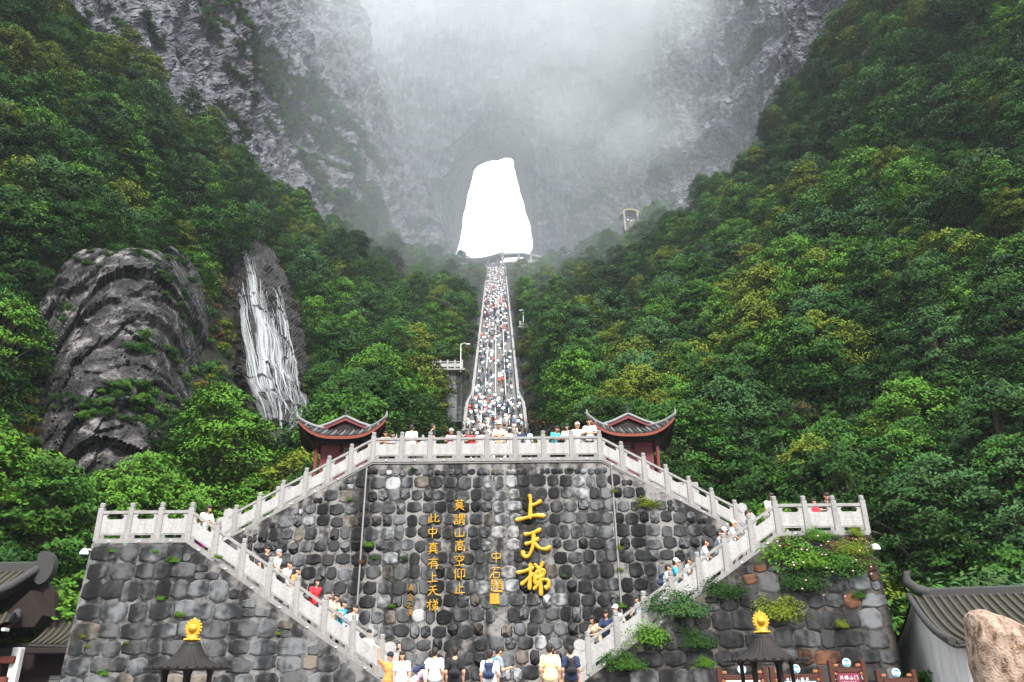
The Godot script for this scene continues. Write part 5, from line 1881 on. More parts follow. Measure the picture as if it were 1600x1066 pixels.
func small_terrace(at: Vector3, w: float, n: int, label: String, deep: float) -> void:
	var o := thing("viewing_terrace", at, label, "terrace")
	var mb := MB.new()
	mb.box(Vector3(0, -0.2, -1.5), Vector3(w + 0.8, 0.3, 4.2), 0.03)
	part("slab", mb, M.coping_stone, o)
	mb = MB.new()
	mb.box(Vector3(w * 0.12, -deep * 0.5 - 0.36, -1.8), Vector3(w * 0.76, deep, 3.4), 0.05)
	part("supporting_wall", mb, M.stone_grey, o)
	for i in n + 1:
		mb = MB.new()
		mb.box(Vector3(-w * 0.5 + w * i / n, 0.55, 0.4), Vector3(0.22, 1.25, 0.22), 0.03)
		part("post", mb, M.pale_stone, o)
	for i in n:
		mb = MB.new()
		var x := -w * 0.5 + w * (i + 0.5) / n
		mb.box(Vector3(x, 0.42, 0.4), Vector3(w / n - 0.26, 0.5, 0.1), 0.02)
		mb.box(Vector3(x, 0.9, 0.4), Vector3(w / n - 0.22, 0.13, 0.14), 0.02)
		part("panel", mb, M.pale_stone, o)


func camera_dome(at: Vector3, side: float, label: String) -> void:
	var o := thing("security_camera", at, label, "security camera")
	var mb := MB.new()
	mb.lathe(PackedVector2Array([Vector2(0.13, 0.0), Vector2(0.14, 0.06), Vector2(0.1, 0.14), Vector2(0.05, 0.2), Vector2(0, 0.2)]), 16)
	part("housing", mb, M.white_paint, o)
	mb = MB.new()
	mb.lathe(PackedVector2Array([Vector2(0, -0.11), Vector2(0.06, -0.095), Vector2(0.1, -0.05), Vector2(0.115, 0.0)]), 16)
	part("dome", mb, M.dome_dark, o)
	mb = MB.new()
	mb.tube(PackedVector3Array([Vector3(0, 0.14, 0), Vector3(side * 0.12, 0.17, -0.08), Vector3(side * 0.2, 0.1, -0.3)]), PackedFloat32Array([0.03]), 6)
	part("bracket", mb, M.white_paint, o)


func props() -> void:
	pavilion(-6.72, "red pavilion with upturned grey eaves behind the left upper flight", 1.0)
	pavilion(6.62, "red pavilion with upturned grey eaves behind the right upper flight", -1.0)
	burner(-4.93, 0.0, "black roofed incense burner with gilt finial before the left wing wall")
	burner(5.14, 0.0, "black roofed incense burner with gilt finial before the notice boards")
	notice(5.51, 6.68, 1.10, "notice board with a cream panel, leftmost of the four", "cream_panel", "ink", 0, ["sky", "gate", "mountain"], false)
	notice(6.74, 7.98, 1.10, "notice board with a pale blue map panel behind the right incense burner", "blue_panel", "white_paint", 0, ["sky", "gate", "mountain", "high", "rock"], true)
	notice(8.14, 9.0, 1.22, "notice board with a maroon panel of white writing", "maroon_panel", "white_paint", 8, ["above", "sky", "ladder", "mountain", "gate", "high"], false)
	notice(9.22, 10.16, 0.99, "notice board with a plain tan panel, rightmost of the four", "tan_panel", "ink", 0, [], false)
	right_house()
	left_house()
	camera_dome(Vector3(-13.17, 4.86, -27.0), 1.0, "white dome security camera on the top left corner of the left wing wall")
	camera_dome(Vector3(13.05, 4.72, -27.0), -1.0, "white dome security camera on the top right corner of the right wing wall")
	small_terrace(Vector3(-6.3, 39.35, -100.0), 3.9, 4, "small stone viewing terrace left of the great stairway", 7.0)
	small_terrace(Vector3(6.2, 66.0, -146.0), 2.6, 2, "small stone viewing terrace right of the great stairway", 4.0)
	street_lamp(Vector3(-4.55, 39.3, -99.6), 3.6, "white street lamp on the left viewing terrace", 0.9)
	street_lamp(Vector3(5.6, 66.0, -145.6), 3.6, "white street lamp on the right viewing terrace", -0.5)
	# stone lantern on the upper terrace
	var o := thing("stone_lantern", Vector3(-2.95, 8.95, -35.0), "little grey stone lantern with a tiered roof behind the top balustrade", "lantern")
	var mb := MB.new()
	mb.lathe(PackedVector2Array([Vector2(0.3, 0), Vector2(0.3, 0.15), Vector2(0.14, 0.25), Vector2(0.12, 1.0), Vector2(0.28, 1.1), Vector2(0.28, 1.2)]), 8)
	part("stem", mb, M.coping_stone, o)
	mb = MB.new()
	mb.box(Vector3(0, 1.42, 0), Vector3(0.36, 0.44, 0.36), 0.03)
	part("lamp_house", mb, M.coping_stone, o)
	mb = MB.new()
	mb.lathe(PackedVector2Array([Vector2(0.44, 1.62), Vector2(0.46, 1.68), Vector2(0.2, 1.86), Vector2(0.1, 1.92), Vector2(0.12, 2.0), Vector2(0.06, 2.08), Vector2(0.07, 2.16), Vector2(0, 2.3)]), 8)
	part("cap", mb, M.coping_stone, o)
	# stele half hidden by trees
	o = thing("stone_stele", Vector3(8.1, 25.4, -85.0), "pale rock stele with red characters among the trees behind the right pavilion", "stele")
	mb = MB.new()
	mb.box(Vector3(0, 1.4, 0), Vector3(2.1, 3.6, 0.6), 0.2)
	part("slab", mb, M.post_stone, o)
	mb = MB.new()
	glyph(mb, "sky", Vector3(-0.35, 2.3, 0.31), 0.9, 0.12, 0.03)
	glyph(mb, "gate", Vector3(0.4, 1.6, 0.31), 0.9, 0.12, 0.03)
	part("red_writing", mb, M.bright_red, o)
	# lookout shelter high on the right
	o = thing("lookout_shelter", Vector3(46.2, 142.6, -235.0), "lookout shelter with a curved straw-coloured roof high on the right slope", "shelter")
	var N := 16
	var P := PackedVector3Array()
	for j in 2:
		for i in N:
			var f := i / 15.0 * 2 - 1
			P.append(Vector3(f * 3.4, 6.6 - f * f * 1.4 - (0.5 if f < -0.8 else 0.0), 1.6 - j * 4.2))
	mb = MB.new()
	mb.grid(P, N, 2)
	for i in N:
		P[i].y -= 0.3
		P[i + N].y -= 0.3
	mb.grid(P, N, 2, true)
	for i in N - 1:
		mb.quad(P[i], P[i + 1], P[i + 1] + Vector3(0, 0.3, 0), P[i] + Vector3(0, 0.3, 0))
	part("roof", mb, M.straw, o)
	for e in [[-2.2, 1.2], [2.4, 1.2], [-2.2, -2.0], [2.4, -2.0]]:
		mb = MB.new()
		mb.box(Vector3(e[0], 2.3, e[1]), Vector3(0.6, 7.6, 0.6), 0.08)
		part("pillar", mb, M.post_stone, o)
	mb = MB.new()
	mb.box(Vector3(1.2, 3.6, -2.2), Vector3(2.4, 3.4, 0.3), 0.05)
	part("back_wall", mb, M.tan_rock, o)
	mb = MB.new()
	mb.box(Vector3(0.2, -0.2, -0.4), Vector3(5.4, 4.0, 3.6), 0.2)
	part("stone_base", mb, M.stone_brown, o)
	for e in [[38.6, 135.9, -238.0], [30.0, 131.9, -243.0]]:
		var b := thing("stone_bollard", Vector3(e[0], e[1], e[2]), "pale stone gatepost on the path %s" % ("just left of the lookout shelter" if e[0] > 35 else "near the arch, well left of the lookout shelter"), "post")
		mb = MB.new()
		mb.box(Vector3(0, 1.2, 0), Vector3(0.8, 3.6, 0.8), 0.1)
		mb.box(Vector3(0, 3.1, 0), Vector3(1.0, 0.3, 1.0), 0.05)
		part("shaft", mb, M.post_stone, b)
	# terraces at the head of the stairway
	mb = MB.new()
	mb.box(Vector3(13.5, 154.0, -301.5), Vector3(20.0, 21.4, 4.0), 0.6, Basis(Vector3.BACK, -0.06))
	mb.box(Vector3(-13.5, 154.0, -302.5), Vector3(20.0, 19.4, 4.0), 0.6)
	struct("stairhead_bank", mb, M.soil)
	o = thing("bridge_deck", Vector3(0, 0, -298), "dark curved bridge deck across the foot of the arch", "bridge")
	mb = MB.new()
	for i in 14:
		var f := i / 13.0
		var x := lerpf(-19.0, 2.5, f)
		var y := 165.2 - sin(f * PI) * 1.9 + f * 1.6
		mb.box(Vector3(x, y, 0), Vector3(1.7, 1.5, 5.0), 0.1, Basis(Vector3.BACK, -cos(f * PI) * 0.25 + 0.05))
	part("deck", mb, M.stone_black, o)
	mb = MB.new()
	for i in 5:
		mb.box(Vector3(lerpf(-17.0, 1.0, i / 4.0), 160.5, 0), Vector3(1.2, 9.0, 3.0), 0.1)
	part("piers", mb, M.stone_black, o)
	o = thing("arcade_walkway", Vector3(0, 0, -296), "pale raised walkway on stubby piers right of the stairhead", "walkway")
	mb = MB.new()
	mb.box(Vector3(6.5, 166.2, 0), Vector3(9.5, 0.9, 3.0), 0.1, Basis(Vector3.BACK, 0.05))
	mb.box(Vector3(15.5, 165.4, 0), Vector3(9.5, 0.9, 3.0), 0.1, Basis(Vector3.BACK, -0.22))
	part("deck", mb, M.post_stone, o)
	for x in [2.6, 9.5, 14.5, 19.6]:
		mb = MB.new()
		mb.box(Vector3(x, 163.4 - maxf(0.0, x - 10.0) * 0.15, 0), Vector3(0.9, 5.0, 2.4), 0.1)
		part("pier", mb, M.post_stone, o)
	for e in [[11.6, 155.3, -288.0, 9.6, 5.5, "stone retaining wall with a railing right of the stairhead"], [-12.0, 156.2, -289.0, 6.5, 2.6, "stone retaining wall with a railing left of the stairhead"]]:
		o = thing("terrace_wall", Vector3(e[0], e[1], e[2]), e[5], "wall")
		mb = MB.new()
		mb.box(Vector3(0, 0, -1.5), Vector3(e[3], e[4], 4.0), 0.1)
		part("wall", mb, M.stone_pale, o)
		for i in 8:
			mb = MB.new()
			mb.box(Vector3(-e[3] * 0.5 + e[3] * i / 7.0, e[4] * 0.5 + 0.5, 0.2), Vector3(0.35, 1.3, 0.35), 0.05)
			part("post", mb, M.pale_stone, o)
		mb = MB.new()
		mb.box(Vector3(0, e[4] * 0.5 + 0.55, 0.2), Vector3(e[3], 0.7, 0.15), 0.03)
		part("railing", mb, M.pale_stone, o)


func waterfall() -> void:
	var fn: Array = M["falls_net"]
	var P: PackedVector3Array = fn[0]
	var nu: int = fn[1]
	var nv: int = fn[2]
	var o := thing("waterfall", Vector3.ZERO, "white waterfall streaming down the brown rock face on the left", "waterfall")
	rng.seed = 61
	var wander := fnl(62, 0.035, 2)
	for k in 130:
		# strands start at several heights and drift to the right as they fall
		var t0 := rng.randf_range(0.80, 0.99) if k < 16 else rng.randf_range(0.38, 0.86)
		var s0 := rng.randf_range(0.5, 0.66) if t0 > 0.8 else rng.randf_range(0.38, 0.86)
		var len := rng.randf_range(0.12, 0.45)
		var t1 := maxf(t0 - len, 0.15)
		var w := (rng.randf_range(0.015, 0.08) if k % 4 else rng.randf_range(0.15, 0.45)) * (0.6 if t0 > 0.8 else 1.0)
		_strand(o, P, nu, nv, s0, t0, t1, w, wander, k)
	for k in 9:
		_strand(o, P, nu, nv, rng.randf_range(0.62, 0.88), rng.randf_range(0.14, 0.24), rng.randf_range(0.0, 0.06), rng.randf_range(0.1, 0.3), wander, 100 + k)


func _strand(o: Node3D, P: PackedVector3Array, nu: int, nv: int, s0: float, t0: float, t1: float, w: float, wander: FastNoiseLite, k: int) -> void:
	var mb := MB.new()
	var n := int((t0 - t1) * 110) + 6
	var line := PackedVector3Array()
	for j in n:
		var t := lerpf(t0, t1, j / float(n - 1))
		var s := clampf(s0 + (t0 - t) * 0.18 + wander.get_noise_2d(t * 110.0, k * 9.0) * 0.035, 0.02, 0.97)
		var gi := s * (nu - 1)
		var gj := t * (nv - 1)
		var i := int(gi)
		var jj := mini(int(gj), nv - 2)
		line.append(P[jj * nu + i].lerp(P[jj * nu + i + 1], gi - i).lerp(P[(jj + 1) * nu + i], gj - jj))
	var Q := PackedVector3Array()
	for j in n:
		var f := j / float(n - 1)
		var p := Vector3.ZERO
		var c := 0
		for q in range(maxi(0, j - 3), mini(n, j + 4)):       # water bridges the small steps of the rock
			p += line[q]
			c += 1
		p /= c
		var wid := w * (0.25 + 0.75 * sin(clampf(f * 1.05 + 0.06, 0.0, 1.0) * PI * 0.86)) * (1.0 + 0.45 * wander.get_noise_2d(j * 5.0, k * 5.0 + 50))
		for e in [-1.0, 0.0, 1.0]:
			Q.append(p + Vector3(wid * e, 0, 0.55 + (0.1 if e == 0.0 else -0.05)))
	mb.grid(Q, 3, n, true)
	part("strand", mb, M.water_white if w < 0.12 else M.water_thin, o)


func wall_plants() -> void:
	var list := [["creeper", 10.5, 4.25, 1.55, "bright leafy creeper with pink flowers hanging from the right wing wall under its terrace", 2], ["creeper", 11.7, 4.0, 1.35, "", 1], ["creeper", 12.3, 4.6, 0.85, "", 3], ["creeper", 6.3, 2.75, 1.25, "", 4], ["creeper", 5.3, 1.9, 1.1, "", 2], ["creeper", 9.4, 2.6, 1.1, "", 3],
		["creeper", 4.4, 1.2, 0.9, "", 1], ["creeper", 7.7, 3.3, 0.95, "", 0], ["creeper", 11.4, 2.3, 0.4, "", 3], ["creeper", 12.2, 3.2, 0.35, "", 1], ["creeper", 6.9, 1.2, 0.5, "", 2], ["creeper", 10.4, 3.5, 1.1, "", 0], ["creeper", 6.6, 1.8, 1.0, "", 0], ["creeper", 11.2, 5.1, 0.7, "", 2], ["creeper", 12.5, 5.2, 0.5, "", 3]]
	rng.seed = 33
	var words := ["", "just right of the big flowering creeper", "under the right end of the right terrace", "beside the sloping balustrade, halfway down", "lower down beside the sloping balustrade", "near its middle", "lowest beside the sloping balustrade", "between the flowering creeper and the balustrade", "above the notice boards on the right", "on the rusty stones at the right edge", "near the left notice board", "below the flowering creeper", "just inside the one halfway down the balustrade", "on the right terrace balustrade", "on the outer corner of the right terrace"]
	for k in list.size():
		var e: Array = list[k]
		var lab: String = e[4] if e[4] else "creeper clump on the right wing wall %s" % words[k]
		var o := thing("wall_creeper", Vector3(e[1], e[2], face_z(FACE_W, e[2]) + 0.05), lab, "creeper", "creepers on the right wing wall", rng.randf() * TAU)
		o.scale = Vector3(e[3], e[3] * 0.95, e[3] * 0.42)
		o.rotation.y = rng.randf_range(-0.4, 0.4)
		part("leaves", M["ivy"][k % 3], M[TONES[e[5]][0]], o)
		if k < 3:
			var mb := MB.new()
			for q in 14:
				var d := rnd_dir()
				d.z = absf(d.z) + 0.3
				mb.lathe(PackedVector2Array([Vector2(0, -0.02), Vector2(0.028, 0), Vector2(0, 0.02)]), 6, d.normalized() * 0.85)
			part("flowers", mb, M.flower, o)
	var tufts := [[6.25, 7.0, 0.62, 3, "leafy bush growing out of the middle wall below the right upper flight"], [-4.45, 5.6, 0.3, 2, "small green tuft with reddish flowers left of the gold characters"], [-4.25, 5.15, 0.2, 1, "small tuft below the reddish-flowered tuft on the middle wall"], [4.95, 3.3, 0.28, 2, "fern tuft on the middle wall above the right lower flight"], [-3.5, 3.4, 0.2, 2, "round green tuft left of the bronze-gold column"], [0.35, 3.32, 0.14, 2, "tiny green sprig under the gold seal"], [1.1, 6.6, 0.12, 1, "tiny sprig by the left stroke of the topmost big character"], [-5.3, 7.4, 0.16, 2, "small sprig high on the middle wall near the left upper flight"], [2.9, 4.4, 0.14, 1, "tiny sprig right of the lowest big character"], [5.0, 7.6, 0.2, 3, "yellowish sprig on the drain seam right of the big characters"], [5.05, 5.4, 0.22, 3, "yellowish trailing sprig lower on the right drain seam"], [5.0, 4.6, 0.2, 3, "yellowish trailing sprig lowest on the right drain seam"], [-2.9, 8.55, 0.22, 0, "mossy tuft under the top balustrade, left"], [3.3, 8.5, 0.2, 0, "mossy tuft under the top balustrade, right"], [-3.1, 5.1, 0.24, 0, "dark mossy tuft left of the left gold column"], [-4.7, 5.0, 0.2, 5, "reddish tuft beside the left drain pipe"]]
	for e in tufts:
		var o := thing("wall_tuft", Vector3(e[0], e[1], face_z(FACE_C, e[1]) + 0.06), e[4], "plant", "tufts growing from the stone walls")
		o.scale = Vector3(e[2], e[2], e[2] * 0.6)
		part("leaves", M["ivy"][int(e[1] * 10) % 3], M[TONES[e[3]][0]], o)
	var lefts := [[-12.3, 4.95, 0.2, "top left corner"], [-10.2, 4.6, 0.28, "below the terrace balustrade"], [-10.4, 3.4, 0.2, "centre left"], [-9.7, 2.9, 0.24, "middle, bright green"], [-12.6, 2.3, 0.16, "left edge, upper"], [-12.4, 2.0, 0.14, "left edge, lower"], [-11.7, 1.2, 0.24, "lower left"], [-6.5, 2.3, 0.16, "near the sloping balustrade"], [-11.2, 2.1, 0.12, "between two large stones"], [-8.8, 4.7, 0.22, "under the bend of the balustrade"], [-10.9, 4.9, 0.2, "just under the terrace coping"]]
	for e in lefts:
		var o := thing("wall_tuft", Vector3(e[0], e[1], face_z(FACE_W, e[1]) + 0.05), "small green tuft on the left wing wall, %s" % e[3], "plant", "tufts growing from the stone walls")
		o.scale = Vector3(e[2], e[2], e[2] * 0.6)
		part("leaves", M["ivy"][int(absf(e[0]) * 10) % 3], M[TONES[2 if e[2] > 0.17 else 3][0]], o)
	# bushes at the foot of the slope, beside and behind the walls
	var feet := [[-16.5, 3.2, -34.5, 2.4, "bright bush between the temple hall and the left wing wall", 2], [-14.3, 4.2, -35.0, 2.2, "dark bush behind the left end of the left terrace", 0], [14.9, 2.2, -33.5, 2.6, "dark bush behind the gable of the tiled house", 0], [13.7, 0.6, -27.5, 1.1, "low bush between the right wing wall and the tiled house", 1], [14.6, 3.6, -34.0, 2.4, "yellowish bush above the right wing wall corner", 3], [17.5, 3.2, -35.0, 2.6, "leafy bush above the ridge of the tiled house", 1], [20.5, 3.5, -35.0, 2.8, "blue-green bush above the right part of the tiled roof", 4], [11.0, 5.5, -36.5, 2.0, "bright bush behind the right terrace balustrade", 2], [-10.8, 5.8, -37.0, 2.2, "green bush behind the left terrace balustrade", 1]]
	for e in [[14.6, 2.6, -31.5, 2.2, 1], [12.9, 2.0, -31.0, 1.6, 2], [16.0, 4.4, -38.0, 3.2, 0]]:
		feet.append([e[0], e[1], e[2], e[3], "bush wedged between the right wing wall and the tiled house, %s" % ["taller one", "smaller one", "rearmost one"][int(e[4] * 1.0) - 1 if e[4] > 0 else 2], e[4]])
	for e in [[-9.0, 8.0, -43.5, 3.0], [-12.0, 8.3, -45.5, 3.4], [-15.2, 7.2, -44.5, 3.2], [-7.2, 8.6, -41.5, 2.2], [-11.0, 6.0, -41.0, 2.8], [9.5, 7.4, -42.5, 3.0], [12.6, 6.8, -43.5, 3.0], [-18.5, 5.6, -41.5, 3.0]]:
		feet.append([e[0], e[1], e[2], e[3], "rounded bush %s" % ("behind the left upper flight, %s" % ["nearest the pavilion", "middle of three", "far left of the flight", "right under the pavilion", "low by the railing", "", "", "left of the terrace"][feet.size() - 12] if e[0] < 0 else "behind the right upper flight, %s" % ("near the pavilion" if e[0] < 11 else "farther right")), 1 if e[3] > 2.9 else 2])
	for e in feet:
		var o := thing("bush", Vector3(e[0], e[1], e[2]), e[4], "bush", "bushes at the foot of the slopes")
		o.scale = Vector3.ONE * float(e[3])
		part("leaves", bushes[int(absf(e[0])) % 4], M[TONES[e[5]][0]], o)


func prop_materials() -> void:
	mat("roof_tile", grey(0.024, 0.02), 0.75)
	mat("roof_tile_light", grey(0.075, 0.03), 0.75)
	mat("roof_tile_moss", lin(0.034, 0.031, 0.021), 0.85)
	mat("roof_pan", lin(0.016, 0.0155, 0.0125), 0.9)
	mat("ridge_grey", grey(0.13), 0.8)
	mat("dark_wood", lin(0.012, 0.008, 0.007), 0.7)
	mat("red_paint", lin(0.085, 0.018, 0.02), 0.6)
	mat("red_paint_dark", lin(0.065, 0.014, 0.018), 0.6)
	mat("orange_red", lin(0.10, 0.024, 0.014), 0.6)
	mat("bright_red", lin(0.45, 0.012, 0.02), 0.5)
	mat("brown_paint", lin(0.075, 0.022, 0.014), 0.6)
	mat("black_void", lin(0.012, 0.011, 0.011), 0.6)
	mat("lattice_grey", grey(0.12), 0.7)
	mat("bronze_dark", lin(0.009, 0.0075, 0.007), 0.55)
	mat("sign_wood", lin(0.036, 0.012, 0.008), 0.55)
	mat("sign_gold_wood", lin(0.15, 0.06, 0.025), 0.55)
	mat("cream_panel", lin(0.40, 0.34, 0.28), 0.6)
	mat("blue_panel", lin(0.24, 0.36, 0.45), 0.5)
	mat("maroon_panel", lin(0.11, 0.02, 0.04), 0.5)
	mat("tan_panel", lin(0.42, 0.33, 0.22), 0.6)
	mat("ink", lin(0.03, 0.025, 0.02), 0.7)
	mat("emblem_blue", lin(0.06, 0.22, 0.42), 0.5)
	mat("green_cloth", lin(0.035, 0.12, 0.085), 0.8)
	mat("grey_wood", grey(0.09), 0.8)
	mat("straw", lin(0.26, 0.21, 0.09), 0.9)
	mat("carved_brown", lin(0.16, 0.07, 0.03), 0.9)
	mat("carved_black", lin(0.03, 0.02, 0.015), 0.9)
	mat("dome_dark", lin(0.01, 0.012, 0.02), 0.15)
	mat("water_white", Color(0.60, 0.61, 0.62, 0.30), 0.5, {"transparency": BaseMaterial3D.TRANSPARENCY_ALPHA})
	mat("water_thin", Color(0.56, 0.57, 0.58, 0.12), 0.5, {"transparency": BaseMaterial3D.TRANSPARENCY_ALPHA})
	var S := 1024
	var m := mat("white_wall", grey(0.40), 0.85)
	world_map(m, Vector3(8, 8, 8), tex_from(blend(M["mid"], 0.5, M["streak_v"], 0.5), S, ramp([[0.0, grey(0.6, 0.04)], [0.5, grey(0.9, 0.02)], [1.0, grey(1.0)]])))
	m = mat("tan_rock", Color(0.80, 0.77, 0.745), 0.85)
	world_map(m, Vector3(2.2, 3.0, 2.2), tex_from(blend(M["mid"], 0.55, M["fine"], 0.3, -10.0, M["streak_v"], 0.3), S, ramp([[0.0, lin(0.03, 0.018, 0.012)], [0.38, lin(0.10, 0.065, 0.047)], [0.5, lin(0.22, 0.165, 0.13)], [0.65, lin(0.31, 0.25, 0.21)], [1.0, lin(0.38, 0.33, 0.29)]])), M["grain"], 2.0)
	M["ivy"] = []
	for k in 3:
		M["ivy"].append(bush_mesh(400 + k, 80, 0.085, 1.0, 34))


# ---- people: a skeleton's tapered bones, joined smoothly on a grid and meshed as surface nets
func snet(mb: MB, bones: Array, cell: float, k: float, grow := 0.0, cut_y := -99.0) -> void:
	# bone: [from, to, radius, radius, flatten z (optional)]
	var lo := Vector3(1e9, 1e9, 1e9)
	var hi := -lo
	for b in bones:
		for q in 2:
			var r: float = b[2 + q] + grow + cell * 2.0 + k * 0.3
			lo = lo.min((b[q] as Vector3) - Vector3.ONE * r)
			hi = hi.max((b[q] as Vector3) + Vector3.ONE * r)
	var nx := int((hi.x - lo.x) / cell) + 2
	var ny := int((hi.y - lo.y) / cell) + 2
	var nz := int((hi.z - lo.z) / cell) + 2
	var F := PackedFloat32Array()
	F.resize(nx * ny * nz)
	F.fill(1.0)
	for b in bones:
		var a: Vector3 = b[0]
		var e: Vector3 = b[1]
		var ra: float = b[2] + grow
		var rb: float = b[3] + grow
		var ab := e - a
		var l2 := maxf(ab.length_squared(), 1e-9)
		var m := maxf(ra, rb) + k + cell * 2.0
		var l := a.min(e) - Vector3.ONE * m
		var h := a.max(e) + Vector3.ONE * m
		var i0 := maxi(0, int((l.x - lo.x) / cell))
		var i1 := mini(nx - 1, int((h.x - lo.x) / cell) + 1)
		var j0 := maxi(0, int((l.y - lo.y) / cell))
		var j1 := mini(ny - 1, int((h.y - lo.y) / cell) + 1)
		var k0 := maxi(0, int((l.z - lo.z) / cell))
		var k1 := mini(nz - 1, int((h.z - lo.z) / cell) + 1)
		for kz in range(k0, k1 + 1):
			for jy in range(j0, j1 + 1):
				var row := (kz * ny + jy) * nx
				for ixx in range(i0, i1 + 1):
					var p := lo + Vector3(ixx, jy, kz) * cell - a
					var t := clampf(p.dot(ab) / l2, 0.0, 1.0)
					var d := (p - ab * t).length() - lerpf(ra, rb, t)
					var f := F[row + ixx]
					var hh := maxf(k - absf(f - d), 0.0) / k
					F[row + ixx] = minf(f, d) - hh * hh * k * 0.25
	if cut_y > -90.0:
		for jy in ny:
			var y := cut_y - (lo.y + jy * cell)
			for kz in nz:
				for ixx in nx:
					var q := (kz * ny + jy) * nx + ixx
					F[q] = maxf(F[q], y)
	var at := PackedInt32Array()
	at.resize(nx * ny * nz)
	at.fill(-1)
	var base := mb.v.size()
	for kz in nz - 1:
		for jy in ny - 1:
			for ixx in nx - 1:
				var q := (kz * ny + jy) * nx + ixx
				var f0 := F[q]
				if f0 > cell * 2.5 or f0 < -cell * 2.5:
					continue
				var sum := Vector3.ZERO
				var n := 0
				var g := Vector3.ZERO
				var c := [f0, F[q + 1], F[q + nx], F[q + nx + 1], F[q + nx * ny], F[q + nx * ny + 1], F[q + nx * ny + nx], F[q + nx * ny + nx + 1]]
				for ed in [[0, 1], [2, 3], [4, 5], [6, 7], [0, 2], [1, 3], [4, 6], [5, 7], [0, 4], [1, 5], [2, 6], [3, 7]]:
					var u: float = c[ed[0]]
					var w: float = c[ed[1]]
					if (u < 0.0) != (w < 0.0):
						var t := u / (u - w)
						var pa := Vector3(ed[0] & 1, (ed[0] >> 1) & 1, ed[0] >> 2)
						var pb := Vector3(ed[1] & 1, (ed[1] >> 1) & 1, ed[1] >> 2)
						sum += pa.lerp(pb, t)
						n += 1
				if n == 0:
					continue
				g.x = c[1] + c[3] + c[5] + c[7] - c[0] - c[2] - c[4] - c[6]
				g.y = c[2] + c[3] + c[6] + c[7] - c[0] - c[1] - c[4] - c[5]
				g.z = c[4] + c[5] + c[6] + c[7] - c[0] - c[1] - c[2] - c[3]
				at[q] = mb.vert(lo + (Vector3(ixx, jy, kz) + sum / n) * cell, g.normalized())
	var sx := 1
	var sy := nx
	var sz := nx * ny
	for kz in range(1, nz - 1):
		for jy in range(1, ny - 1):
			for ixx in range(1, nx - 1):
				var q := (kz * ny + jy) * nx + ixx
				var a0 := F[q]
				for ax in 3:
					var s := sx if ax == 0 else (sy if ax == 1 else sz)
					var b0 := F[q + s]
					if (a0 < 0.0) == (b0 < 0.0):
						continue
					var u := sy if ax == 0 else (sz if ax == 1 else sx)
					var w := sz if ax == 0 else (sx if ax == 1 else sy)
					var v0 := at[q]
					var v1 := at[q - u]
					var v2 := at[q - u - w]
					var v3 := at[q - w]
					if v0 < 0 or v1 < 0 or v2 < 0 or v3 < 0:
						continue
					if a0 < 0.0:      # surface faces along the axis; order as Godot wants it
						mb.ix.append_array(PackedInt32Array([v0, v2, v1, v0, v3, v2]))
					else:
						mb.ix.append_array(PackedInt32Array([v0, v1, v2, v0, v2, v3]))


